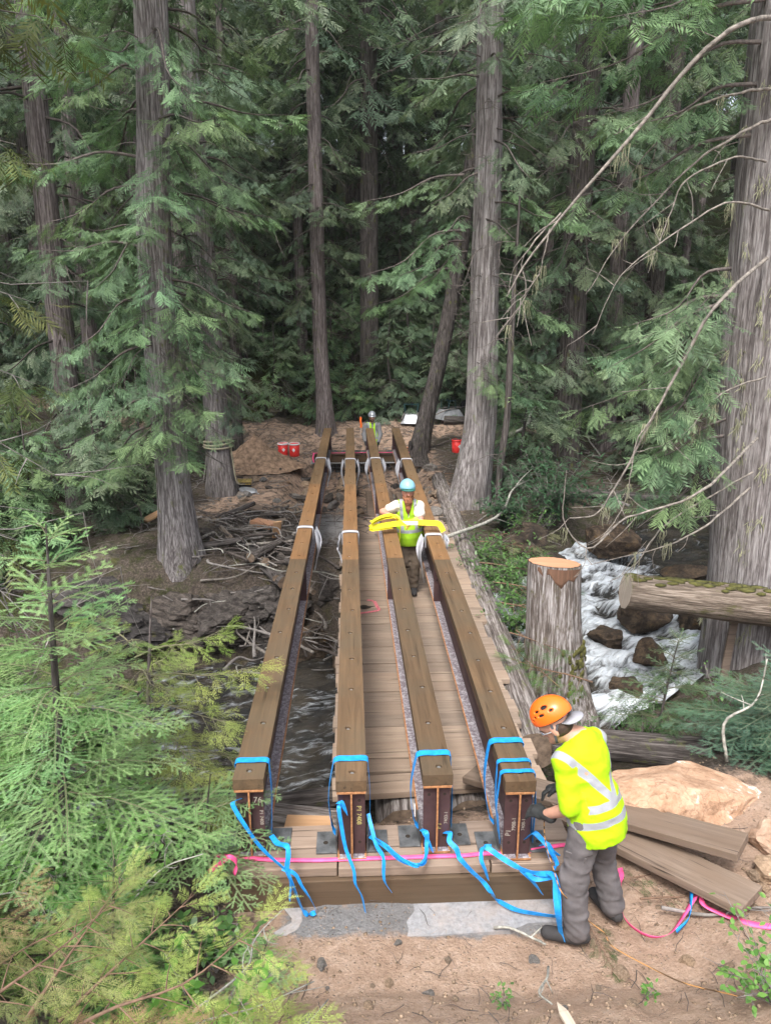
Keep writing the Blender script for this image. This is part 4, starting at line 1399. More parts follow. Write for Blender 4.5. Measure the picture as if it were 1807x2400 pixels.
# ------------------------------------------------------------------ old plank footbridge on logs
ob = thing('old_footbridge', 'old weathered plank footbridge on round logs below the new girders', 'footbridge', (.7, 5.3, -.2))
rp = np.random.default_rng(4)
y = 5.36
k = 0
while y < 13.95:
    w = rp.uniform(.19, .27)
    f = (y - 5.3) / 8.6
    xl = -.22 + rp.uniform(-.03, .03)
    xr = 1.60 + .3 * f + rp.uniform(-.05, .05)
    o = MB().box((0, 0, 0), (xr - xl, w - .008, .06)).build('plank', M['deck'], ob, bevel=.004)
    o.location = ((xl + xr) / 2 - .7, y + w / 2 - 5.3, .06 - .03 + rp.uniform(-.006, .006))
    o.rotation_euler = (rp.uniform(-.02, .02), rp.uniform(-.006, .006), rp.uniform(-.012, .012) + (.05 if k == 0 else 0))
    y += w
    k += 1
def log_obj(name, p0, p1, r0, r1, bark, parent=None, seg=28, seed=0, amp=.04, endmat='endgrain', n=24):
    p0, p1 = np.asarray(p0, float), np.asarray(p1, float)
    d = p1 - p0
    L = np.linalg.norm(d)
    rr = np.random.default_rng(seed)
    th = np.linspace(0, 2 * PI, seg, endpoint=False)
    s = np.linspace(0, L, n)
    TH, S = np.meshgrid(th, s)
    R = np.interp(S, [0, L], [r0, r1]) * (1 + amp * np.sin(9 * TH + rr.uniform(0, 6)) * .4 + amp * vnoise(np.cos(TH) * 2 + seed, np.sin(TH) * 2, S * 1.4, seed) + amp * .6 * vnoise(np.cos(TH) * 7 + seed, np.sin(TH) * 7, S * 3, seed + 1))
    V = np.stack([R * np.cos(TH), R * np.sin(TH), S], -1).reshape(-1, 3)
    F = []
    for i in range(n - 1):
        for j in range(seg):
            F.append((i * seg + j, i * seg + (j + 1) % seg, (i + 1) * seg + (j + 1) % seg, (i + 1) * seg + j))
    mi = [0] * len(F)
    F += [tuple(range(seg - 1, -1, -1)), tuple((n - 1) * seg + j for j in range(seg))]
    mi += [1, 1]
    o = obj_np(name, V, F, [M[bark], M[endmat]], parent, smooth=True, mi=mi)
    for p in o.data.polygons[-2:]:
        p.use_smooth = False
    o.location = [float(v) for v in p0]
    o.rotation_mode = 'QUATERNION'
    o.rotation_quaternion = Vector(d).to_track_quat('Z', 'Y')
    return o
for i, (lx, r) in enumerate(((.42, .27), (1.0, .25), (1.5, .2))):
    o = log_obj('log_stringer', (lx - .7, 5.22 - 5.3 + .1 * i, -.30 + (.27 - r)), (lx - .7 + .1, 11.2, -.28), r, r * .85, 'bark_log' if i else 'bark_log', ob, seed=i, endmat='endgrain')
for i, (lx, w) in enumerate(((.42, .30), (.78, .26), (1.15, .28))):
    o = MB().box((0, 0, 0), (w, 2.6, .12)).build('slab_log', M['plank_grey'], ob, bevel=.03)
    o.location = (lx - .7, 15.25 - 5.3, -.02 - .02 * i)
    o.rotation_euler = (0, 0, PI * (i % 2) + .02 * i)
# pink spray-paint bracket and rot hole painted as a flat patch of dark shade on the deck
dz = .0675
mb = MB()
for q in (((.27, 9.62), (.33, 9.30)), ((.33, 9.30), (.20, 9.24)), ((.05, 9.2), (.20, 9.24)), ((.26, 9.64), (.17, 9.68))):
    a, b = np.array(q[0]), np.array(q[1])
    mb.ribbon([(a[0] - .7, a[1] - 5.3, dz), (b[0] - .7, b[1] - 5.3, dz)], .045, side=(1, .3, 0), n=4, thick=.002)
mb.build('paint_mark', M['pink_paint'], ob)
hv = [(.12 + .13 * math.cos(a) * (1 + .3 * math.sin(5 * a)) - .7, 9.42 + .06 * math.sin(a) * (1 + .3 * math.cos(4 * a)) - 5.3, dz) for a in np.linspace(0, 2 * PI, 24, endpoint=False)]
MB().add((hv, [tuple(range(24))])).build('painted_rot_hole', M['dark'], ob)

# ------------------------------------------------------------------ far abutment
timber('sill_timber', 'brown sill timber across the far abutment above the wire gabion', (.12, 19.42, .0), (2.45, .36, .2), 'sill')
timber('block_timber', 'grey weathered block on the far sill with pink tape on its edge', (-.45, 19.40, .203), (1.3, .38, .068), 'plank_grey', .003)
timber('block_timber', 'grey weathered block on the right half of the far sill', (.86, 19.40, .203), (1.22, .38, .068), 'plank_grey', -.003)
gb = thing('gabion_basket', 'wire gabion basket full of dark stones under the far sill', 'gabion', (.1, 19.5, -.85))
mb = MB()
for i in range(23):
    x = -1.21 + i * .11
    mb.box((x, -.33, .41), (.005, .005, .82))
for i in range(9):
    mb.box((0, -.33, .02 + i * .1), (2.43, .005, .005))
for i in range(23):
    mb.box((-1.21 + i * .11, 0, .825), (.005, .66, .005))
mb.build('wire_mesh', M['wire'], gb)
mb = MB()
rk = np.random.default_rng(8)
def pebble(rng, r, flat=.7, mesh_only=False):
    V, F = [], []
    me = bmesh_ico()
    V = me[0] * r * np.array([rng.uniform(.75, 1.2), rng.uniform(.75, 1.2), flat * rng.uniform(.8, 1.1)])
    s = rng.integers(1000)
    V = V * (1 + .28 * vnoise(me[0][:, 0] * 1.7 + s, me[0][:, 1] * 1.7, me[0][:, 2] * 1.7, 2))[:, None]
    return V, me[1]
_ICO = {}
def bmesh_ico(sub=2):
    if sub not in _ICO:
        import bmesh
        bm = bmesh.new()
        bmesh.ops.create_icosphere(bm, subdivisions=sub, radius=1.0)
        bm.verts.ensure_lookup_table()
        _ICO[sub] = (np.array([v.co[:] for v in bm.verts]), [tuple(v.index for v in f.verts) for f in bm.faces])
        bm.free()
    return _ICO[sub]
for i in range(70):
    V, F = pebble(rk, rk.uniform(.07, .12), .8)
    V = V + np.array([rk.uniform(-1.12, 1.12), rk.uniform(-.24, .0), rk.uniform(.1, .74)])
    mb.add((V, F))
st = mb.build('stone_fill', M['rock_dark'], gb)
st['kind'] = 'stuff'
MB().box((0, .0, .838), (2.5, .72, .02)).build('concrete_cap', M['concrete'], gb, bevel=.004)

# ------------------------------------------------------------------ slings and straps on the girders
def gx(i, y):
    x0, y0, x1, y1 = GIRD[i]
    return x0 + (x1 - x0) * (y - y0) / (y1 - y0)
TOP = GZ + .603
def sling(i, y, hangL, hangR, label, wl=.2):
    """white tubular sleeve: a band over the cap and a slack pouch hanging on one or both sides"""
    x = gx(i, y)
    mb = MB()
    rr = np.random.default_rng(int(y * 100) + i)
    h = .104
    for q in range(2):
        e = .005 + .006 * q
        P = [(x - h - e, y, TOP - .17), (x - h - e, y, TOP - .06), (x - h - e, y, TOP - .008), (x - h * .85, y, TOP + .004 + e), (x, y + .01, TOP + .007 + e), (x + h * .85, y, TOP + .004 + e), (x + h + e, y, TOP - .008), (x + h + e, y, TOP - .06), (x + h + e, y, TOP - .17)]
        mb.ribbon(P, [.10, .10, .085, .08, .085, .08, .085, .10, .10], side=(.06 * rr.uniform(-1, 1), 1, 0), n=54, thick=.004)
    for sg, hang in ((-1, hangL), (1, hangR)):
        if hang < .2:
            continue
        # slack sleeve: a crumpled sheet that is wide near the top and gathers to a point
        nu, nv = 9, 16
        Vs, Fs = [], []
        ph = rr.uniform(0, 6)
        for a in range(nv):
            v_ = a / (nv - 1)
            wv = wl * (.38 + .62 * math.sin(PI * min(1, v_ * 1.25 + .12)) ** .8) * (1 - v_ ** 3 * .9)
            for b in range(nu):
                u_ = b / (nu - 1) - .5
                fold_ = .022 * math.sin(9 * u_ + ph + 3 * v_) * math.sin(PI * min(1, v_ * 1.3)) + .010 * math.sin(23 * u_ - ph)
                Vs.append((x + sg * (h + .012 + abs(fold_) + .035 * math.sin(PI * v_) + .25 * wv * (u_ + .5)), y + wv * u_ * .9 + fold_, TOP - .005 - hang * v_ - .03 * math.cos(4 * u_)))
        for a in range(nv - 1):
            for b in range(nu - 1):
                Fs.append((a * nu + b, a * nu + b + 1, a * nu + nu + b + 1, a * nu + nu + b))
        mb.add((Vs, Fs))
    o = mb.build('lifting_sling', M['white_cloth'], None, smooth=True)
    return tag(o, label, 'sling', 'white lifting slings on the girders')
sling(0, 9.92, .0, .62, 'white sling draped to the right off the far left girder at midspan', .24)
sling(1, 9.66, .42, .12, 'white sling banded round the second girder at midspan', .06)
sling(3, 9.48, .66, .3, 'white sling hanging beside the bearded worker on the far right girder', .24)
sling(0, 15.17, .0, .60, 'white sling on the far left girder near its far end', .2)
sling(1, 15.04, .6, .55, 'white sling on the second girder near its far end', .2)
sling(2, 15.12, .62, .55, 'white sling on the third girder near its far end', .22)
sling(3, 14.99, .62, .1, 'white sling bunched on the far right girder near its far end', .26)
RIB = {
    'b2_left': [(-0.1, 4.09, 0.71), (-0.12, 4.02, 0.73), (-0.11, 4.0, 0.63), (-0.08, 3.97, 0.45), (-0.03, 3.88, 0.36), (-0.02, 3.86, 0.27), (0.02, 3.85, 0.18), (0.04, 3.84, 0.07)],
    'b2_knot': [(-0.13, 4.03, 0.75), (-0.1, 4.01, 0.76), (-0.08, 4.0, 0.71), (-0.07, 4.0, 0.68)],
    'b2_right': [(0.07, 4.16, 0.56), (0.09, 4.1, 0.5), (0.12, 4.0, 0.44), (0.16, 3.9, 0.43), (0.16, 3.87, 0.33), (0.17, 3.86, 0.27), (0.21, 3.86, 0.2)],
    'b2_to_b3': [(0.08, 4.15, 0.39), (0.18, 4.0, 0.43), (0.26, 3.9, 0.42), (0.36, 3.88, 0.38), (0.43, 3.95, 0.35), (0.45, 4.05, 0.39), (0.45, 4.12, 0.45)],
    'b1_tail': [(-0.76, 4.12, 0.73), (-0.8, 4.06, 0.75), (-0.78, 4.04, 0.7), (-0.72, 4.0, 0.62), (-0.65, 3.97, 0.52), (-0.57, 3.92, 0.46), (-0.46, 3.87, 0.38), (-0.43, 3.85, 0.3), (-0.44, 3.84, 0.18)],
    'b1_tail2': [(-0.57, 4.1, 0.46), (-0.52, 4.0, 0.48), (-0.45, 3.92, 0.52), (-0.44, 3.88, 0.48), (-0.45, 3.87, 0.39), (-0.42, 3.85, 0.3), (-0.37, 3.91, 0.05), (-0.33, 3.87, 0.04), (-0.28, 3.88, 0.04)],
    'b1_tail3': [(-0.48, 3.88, 0.39), (-0.4, 3.86, 0.36), (-0.36, 3.85, 0.28), (-0.31, 3.84, 0.19), (-0.28, 3.9, 0.05)],
    'b3_right': [(0.58, 4.13, 0.42), (0.61, 4.08, 0.45), (0.6, 4.03, 0.43), (0.64, 3.98, 0.41), (0.65, 3.88, 0.42), (0.73, 3.86, 0.33), (0.8, 3.85, 0.26), (0.85, 3.8, 0.21), (0.9, 3.92, 0.06), (1.01, 3.84, 0.05), (1.13, 3.8, 0.05), (1.26, 3.77, 0.05)],
    'b3_left': [(0.42, 4.1, 0.47), (0.45, 4.04, 0.49), (0.45, 4.03, 0.42), (0.44, 3.96, 0.39), (0.41, 3.9, 0.38), (0.36, 3.88, 0.38), (0.28, 3.88, 0.43), (0.18, 3.9, 0.51), (0.11, 3.98, 0.51)],
    'b3_left2': [(0.43, 4.06, 0.49), (0.46, 4.04, 0.43), (0.49, 4.0, 0.37)],
    'b4_left': [(0.83, 3.98, 0.42), (0.87, 3.95, 0.41), (0.93, 3.92, 0.38), (1.0, 3.86, 0.37), (1.06, 3.84, 0.35), (1.14, 3.82, 0.34), (1.22, 3.78, 0.37)],
    'b4_left2': [(1.04, 3.86, 0.34), (1.11, 3.84, 0.27), (1.18, 3.83, 0.17)],
    'b4_knot': [(0.87, 3.98, 0.42), (0.81, 3.97, 0.42), (0.79, 3.9, 0.39), (0.81, 3.87, 0.34), (0.83, 3.86, 0.27)],
    'b4_left3': [(1.07, 3.84, 0.34), (1.12, 3.82, 0.3), (1.19, 3.8, 0.32), (1.23, 3.76, 0.37)],
    'b4_right': [(1.11, 4.05, 0.41), (1.15, 4.0, 0.5), (1.19, 3.95, 0.49), (1.22, 3.9, 0.47), (1.25, 3.85, 0.41)],
    'b4_right2': [(1.19, 3.98, 0.42), (1.23, 3.95, 0.45), (1.26, 3.92, 0.42), (1.3, 3.9, 0.4)],
    'b4_right3': [(1.16, 4.02, 0.48), (1.2, 3.92, 0.49), (1.24, 3.88, 0.44), (1.27, 3.85, 0.38), (1.24, 3.82, 0.38), (1.21, 3.9, 0.44)],
    'bunch': [(1.2, 3.78, 0.38), (1.22, 3.72, 0.39), (1.2, 3.62, 0.35), (1.2, 3.56, 0.28), (1.24, 3.6, 0.1), (1.26, 3.59, 0.04)],
    'bunch2': [(1.22, 3.76, 0.39), (1.23, 3.7, 0.37), (1.22, 3.62, 0.33), (1.21, 3.56, 0.27), (1.24, 3.61, 0.12), (1.26, 3.6, 0.04)],
    'pink_front': [(-0.97, 4.13, 0.29), (-0.83, 4.12, 0.29), (-0.6, 4.08, 0.29), (-0.3, 4.06, 0.29), (-0.15, 4.06, 0.29), (0.06, 4.06, 0.29), (0.44, 4.06, 0.29), (0.71, 4.06, 0.29), (0.83, 4.07, 0.29), (1.06, 4.07, 0.29), (1.33, 4.12, 0.29), (1.41, 4.13, 0.29)],
    'rope_main': [(1.2, 3.98, 0.71), (1.19, 3.9, 0.57), (1.19, 3.82, 0.52), (1.21, 3.74, 0.45), (1.22, 3.6, 0.41), (1.3, 3.61, 0.3), (1.42, 3.67, 0.12), (1.53, 3.64, 0.04)],
    'tagwhite': [(0.4, 4.05, 0.65)],
}

def strap_loop(mb, i, dy, w, bulge, zl=.30, zr=.30, lean=.0):
    """webbing over the cap and down both sides of girder i"""
    x0, y0 = GIRD[i][:2]
    y = y0 + dy
    x = gx(i, y)
    h = .105
    P = [(x - h + .0, y - lean, GZ + .08), (x - h - bulge * .6, y - lean * .7, zl + .12), (x - h - bulge, y - lean * .4, TOP - .25), (x - h - bulge * .45, y, TOP - .06), (x - h + .002, y, TOP + .004), (x, y, TOP + .008), (x + h - .002, y, TOP + .004), (x + h + .01, y, TOP - .06), (x + h + .02, y - lean * .4, TOP - .25), (x + h + .012, y - lean, zr + .06)]
    mb.ribbon(P, w, side=(0, 1, 0), n=56, thick=.002)

def blue(label, loops, tails):
    mb = MB()
    for a in loops:
        strap_loop(mb, *a)
    for nm, w in tails:
        P = RIB[nm]
        mb.ribbon(P, w, side=(1, .2, .25), n=len(P) * 7, twist=1.4, thick=.002)
    o = mb.build('webbing_strap', M['blue'], None)
    o['label'], o['category'], o['group'] = label, 'strap', 'blue webbing straps'
    return o
blue('blue webbing over the far left girder with long tails in the branches', [(0, .2, .055, .005, .3, .3, .06)], [('b1_tail', .03), ('b1_tail2', .034), ('b1_tail3', .026)])
blue('blue webbing over the second girder with tails down the sill', [(1, .24, .06, .05, .3, .3, .08)], [('b2_left', .026), ('b2_knot', .03), ('b2_right', .026), ('b2_to_b3', .03)])
blue('blue webbing over the third girder with a long tail across the sill', [(2, .24, .06, .055, .3, .3, .08)], [('b3_right', .034), ('b3_left', .028), ('b3_left2', .026)])
blue('blue webbing wound three times over the far right girder and hanging by the worker', [(3, .46, .06, .06, .3, .3, .2), (3, .22, .036, .02, .4, .3, .1), (3, .10, .036, .03, .45, .3, .02)], [('b4_left', .034), ('b4_left2', .028), ('b4_left3', .03), ('b4_knot', .03), ('b4_right', .03), ('b4_right2', .028), ('b4_right3', .03), ('bunch', .036), ('bunch2', .03)])
tape = MB().ribbon(RIB['pink_front'], .026, side=(0, 1, .5), n=60, thick=.0012).ribbon([(-.95, 3.9, .36), (-.86, 3.86, .46), (-.8, 3.84, .52), (-.76, 3.86, .46), (-.78, 3.85, .38)], .03, side=(0, .5, 1), n=24).build('flagging_tape', M['pink'], None, smooth=True)
tag(tape, 'pink tape stretched along the front blocks of the near abutment', 'tape')
tape = MB().ribbon([(-1.1, 19.16, .27), (-.2, 19.18, .268), (.6, 19.18, .27), (1.5, 19.16, .275)], .014, side=(0, .1, 1), n=20).ribbon([(-1.05, 19.15, .28), (-1.08, 19.12, .15), (-1.06, 19.12, .02)], .03, side=(1, 0, 0), n=12).build('flagging_tape', M['pink'], None)
tag(tape, 'pink tape along the far sill under the girder ends', 'tape')
tape = MB().ribbon([(1.74, 3.98, .22), (1.73, 3.92, .1), (1.70, 3.8, .05), (1.72, 3.7, .03), (1.80, 3.59, .05), (1.92, 3.60, .05), (2.04, 3.69, .07), (2.16, 3.80, .1), (2.25, 3.87, .12), (2.22, 3.78, .1), (2.30, 3.71, .09), (2.45, 3.62, .09), (2.6, 3.56, .12), (2.9, 3.5, .2)], [.05, .035, .04, .03, .035, .03, .035, .04, .03], side=(0, .4, 1), n=110, twist=2.5).build('flagging_tape', M['pink'], None, smooth=True)
tag(tape, 'pink tape lying loose on the dirt right of the worker', 'tape')
tape = MB().ribbon([(1.98, 3.62, .05), (2.08, 3.68, .08), (2.14, 3.78, .1), (2.2, 3.9, .13), (2.27, 4.02, .17)], .028, side=(0, .4, 1), n=30, twist=1.5).build('webbing_strap', M['blue'], None, smooth=True)
tag(tape, 'short blue webbing end tangled with the pink tape on the dirt', 'strap', 'blue webbing straps')
mb = MB()
R = RIB['rope_main']
mb.tube(R + [(1.55, 3.52, .05), (1.74, 3.3, .09), (1.85, 3.18, .13), (2.0, 2.95, .3)], .0038, 6, 80)
tag(mb.build('rope', M['rope'], None, smooth=True), 'thin orange and black rope from the worker hands across the dirt', 'rope')
tg = MB().box((.378, 4.13, .60), (.004, .035, .075)).build('paper_tag', M['white'])
tag(tg, 'white paper tag hanging on the third girder', 'tag')

# yellow lifting sling held by the bearded worker
mb = MB()
mb.ribbon([(.52, 9.55, 1.0), (.3, 9.5, .985), (.24, 9.5, .98), (.23, 9.5, 1.0), (.35, 9.5, 1.015), (.6, 9.55, 1.035), (.85, 9.6, 1.03), (1.08, 9.6, 1.02), (1.17, 9.6, 1.0), (1.23, 9.58, .90)], .075, side=(0, .3, 1), n=70, thick=.006)
mb.ribbon([(.62, 9.66, .72), (.63, 9.66, .95), (.60, 9.62, 1.09), (.5, 9.56, 1.15), (.38, 9.5, 1.15), (.28, 9.48, 1.11), (.235, 9.48, 1.07), (.27, 9.5, 1.075), (.4, 9.52, 1.12), (.52, 9.56, 1.125)], .075, side=(0, 1, .15), n=70, thick=.006)
sl = thing('lifting_sling', 'bright yellow lifting sling held across the girders by the bearded worker', 'sling', (.7, 9.6, .9))
o = mb.build('webbing', M['yellow'], None)
o.parent = sl
o.matrix_parent_inverse = Matrix.Translation(sl.location).inverted()
o = MB().box((.76, 9.567, 1.032), (.22, .003, .055)).build('care_label', M['white'])
o.parent = sl
o.matrix_parent_inverse = Matrix.Translation(sl.location).inverted()
# ------------------------------------------------------------------ people
M['skin'] = m_plain('skin', (.50, .27, .19), .55, var=.08, scale=14)
M['skin_ruddy'] = m_plain('ruddy_skin', (.52, .24, .17), .55, var=.1, scale=14)
M['pants_grey'] = m_plain('grey_work_trousers', (.115, .105, .108), .9, var=.18, scale=7, bump=.35)
M['pants_brown'] = m_plain('brown_work_trousers', (.115, .088, .065), .9, var=.18, scale=7, bump=.35)
M['pants_tan'] = m_plain('tan_trousers', (.22, .18, .13), .9, var=.15)
M['boot'] = m_plain('dark_boot_leather', (.035, .033, .034), .8, var=.2)
M['glove'] = m_plain('black_work_glove', (.028, .03, .03), .7, var=.2, scale=20)
M['glove_y'] = m_plain('yellow_glove', (.70, .50, .08), .8, var=.1)
M['helmet_o'] = m_plain('orange_helmet_shell', (.86, .14, .012), .32, var=.03, spec=.5)
M['helmet_b'] = m_plain('pale_blue_helmet_shell', (.22, .45, .56), .4, var=.04, spec=.5)
M['helmet_s'] = m_plain('silver_helmet_shell', (.42, .45, .48), .3, .4, var=.05)
M['brim'] = m_plain('grey_cap_fabric', (.30, .30, .33), .9, var=.08)
M['brim_g'] = m_plain('green_helmet_brim', (.02, .10, .08), .6)
M['beard'] = m_plain('red_brown_beard', (.24, .095, .045), .8, var=.35, scale=30, bump=.6)
M['hair'] = m_plain('dark_brown_hair', (.05, .03, .02), .8, var=.3, scale=30)
M['tee'] = m_plain('cream_cotton', (.66, .58, .50), .9, var=.06, bump=.2)
M['hoodie'] = m_plain('grey_hoodie', (.17, .17, .175), .9, var=.1)
M['eye'] = m_plain('eye', (.04, .03, .025), .3)
M['lip'] = m_plain('lip', (.30, .10, .08), .5)
M['strap'] = m_plain('grey_chin_strap', (.09, .09, .1), .8)
M['lens'] = m_plain('clear_glasses', (.40, .42, .44), .15, var=.05, spec=.6)

def m_hivis(name, base, bands, vee=None, front=False):
    """high-visibility cloth with silver bands; tor = (side, depth, height above hem) in metres, stripes are flat print"""
    n = NT(name)
    sx = n.n('SeparateXYZ', Vector=n.attr('tor')['Vector'])
    u, v, s = sx.outputs[0], sx.outputs[1], sx.outputs[2]
    def band(x, c, w):
        return n.math('LESS_THAN', n.math('ABSOLUTE', n.math('SUBTRACT', x, c)), w)
    tot = None
    for c, w in bands:
        b = band(s, c, w)
        tot = b if tot is None else n.math('MAXIMUM', tot, b)
    if vee:
        k, s0, w = vee
        d = n.math('ABSOLUTE', n.math('SUBTRACT', n.math('ABSOLUTE', u), n.math('MULTIPLY', n.math('SUBTRACT', s, s0), k)))
        vv = n.math('MULTIPLY', n.math('LESS_THAN', d, w), n.math('GREATER_THAN', s, s0))
        tot = n.math('MAXIMUM', tot, vv)
    if front:
        vv = band(n.math('ABSOLUTE', u), .10, .022)
        tot = n.math('MAXIMUM', tot, n.math('MULTIPLY', vv, n.math('GREATER_THAN', s, front)))
    tot = n.math('MULTIPLY', tot, n.math('GREATER_THAN', s, -.5))
    f = n.noise(n.coord(), 6, 4)
    c = n.mix(f, tuple(x * .86 for x in base), base)
    st = n.ramp(n.noise(n.coord(), 7, 6, .6), [(.60, (0, 0, 0)), (.70, (1, 1, 1))])
    c = n.mix(n.math('MULTIPLY', st, .45), c, n.mix(1.0, c, (.45, .5, .4), 'MULTIPLY'))
    c = n.mix(tot, c, (.27, .28, .30))
    return n.pbr(c, .8, 0, n.bump(n.noise(n.coord(), 9, 3), .35, .02), .3)
M['shirt_hv'] = m_hivis('yellow_high_visibility_shirt', (.36, .66, .004), [(.255, .024), (.155, .024)], (.62, .27, .030))
M['vest_hv'] = m_hivis('yellow_green_vest', (.33, .58, .02), [(.20, .024)], None, .20)

def fig(P, prims, k=.03):
    d = None
    for p in prims:
        q = s_cap(P, *p[1:]) if p[0] == 'c' else s_ell(P, *p[1:])
        d = q if d is None else smin(d, q, k)
    return d

def skin_obj(name, prims, mat, parent, vox, k=.03, inflate=0.0, cut=None, fold=0.0, foldf=(9, 9, 9), attrs=None, base=(0, 0, 0), extra=None, mats=None):
    base = np.asarray(base, float)
    pts, rad = [], []
    for p in prims:
        if p[0] == 'c':
            pts += [p[1], p[2]]
            rad += [p[3], p[4]]
        else:
            pts.append(p[1])
            rad.append(max(p[2]))
    pts, rad = np.array(pts, float), np.array(rad)[:, None]
    pad_ = inflate + fold + 3 * vox + .02
    lo, hi = (pts - rad).min(0) - pad_, (pts + rad).max(0) + pad_
    def fn(P):
        d = fig(P, prims, k) - inflate
        if fold:
            nr = np.abs(d) < fold + 3 * vox
            Q = P[nr]
            d[nr] += fold * np.abs(fbm(Q[:, 0] * foldf[0] + Q[:, 2] * 3, Q[:, 1] * foldf[1] - Q[:, 2] * 2, Q[:, 2] * foldf[2], 5, 3)) - fold * .4
        if cut is not None:
            for (c, nn) in cut:
                d = np.maximum(d, (P - np.asarray(c)) @ np.asarray(nn))
        if extra is not None:
            d = extra(P, d)
        return d
    V, F = sdf_mesh(fn, lo, hi, vox)
    at = {kk: ff(V) for kk, ff in (attrs or {}).items()}
    return obj_np(name, V - base, F, M[mat], parent, smooth=True, attrs=at)

def hand_prims(w, d, pn, thumb, curl=.8, s=1.0):
    """palm from wrist w along d; pn = palm normal (fingers curl towards it); thumb = side direction"""
    w, d, pn, th = np.asarray(w, float), nrm(d), nrm(pn), nrm(thumb)
    pr = [('c', w, w + d * .075 * s, .027 * s, .030 * s), ('c', w + th * .022 * s + d * .03 * s, w + th * .022 * s + d * .08 * s, .018 * s, .016 * s), ('c', w - th * .022 * s + d * .03 * s, w - th * .022 * s + d * .075 * s, .018 * s, .015 * s)]
    for i, ln in enumerate((.070, .078, .072, .058)):
        o = (1.5 - i) * .021 * s
        b = w + d * .088 * s + th * o
        d1 = nrm(d * math.cos(curl * .6) + pn * math.sin(curl * .6))
        d2 = nrm(d * math.cos(curl * 1.7) + pn * math.sin(curl * 1.7))
        m = b + d1 * ln * .52 * s
        pr += [('c', b, m, .0105 * s, .010 * s), ('c', m, m + d2 * ln * .5 * s, .010 * s, .0085 * s)]
    b = w + d * .03 * s + th * .03 * s
    m = b + nrm(th * .6 + d * .7 + pn * .4) * .045 * s
    pr += [('c', b, m, .014 * s, .012 * s), ('c', m, m + nrm(d * .8 + pn * .7) * .035 * s, .012 * s, .010 * s)]
    return pr

def head_prims(H, f, u, neck, s=1.0):
    H, f = np.asarray(H, float), nrm(f)
    u = nrm(np.asarray(u, float) - f * (np.asarray(u, float) @ f))
    r = np.cross(f, u)
    R = np.stack([r, f, u], 1)
    pr = [('e', H + u * .025 * s, (.074 * s, .093 * s, .098 * s), R), ('e', H - u * .055 * s + f * .022 * s, (.056 * s, .066 * s, .062 * s), R),
          ('c', H - u * .06 * s - f * .03 * s, np.asarray(neck, float), .054 * s, .062 * s),
          ('c', H + f * .088 * s + u * .005 * s, H + f * .108 * s - u * .030 * s, .010 * s, .016 * s),
          ('e', H + f * .080 * s + u * .022 * s, (.05 * s, .018 * s, .012 * s), R), ('e', H + f * .078 * s - u * .088 * s, (.028 * s, .022 * s, .02 * s), R)]
    for q in (-1, 1):
        pr.append(('e', H + r * q * .077 * s - u * .01 * s - f * .012 * s, (.011 * s, .021 * s, .033 * s), R))
    return pr, (H, f, u, r, R)

def face_parts(body, fr, base, s=1.0):
    H, f, u, r, R = fr
    b = np.asarray(base, float)
    for q in (-1, 1):
        V, F = bmesh_ico(2)
        V = V * .0115 * s + H + f * .081 * s + r * q * .031 * s + u * .004 * s - b
        obj_np('eye', V, F, M['eye'], body, smooth=True)
    V, F = bmesh_ico(2)
    V = (V * np.array([.024, .009, .006]) * s) @ R.T + H + f * .083 * s - u * .058 * s - b
    obj_np('mouth', V, F, M['lip'], body, smooth=True)

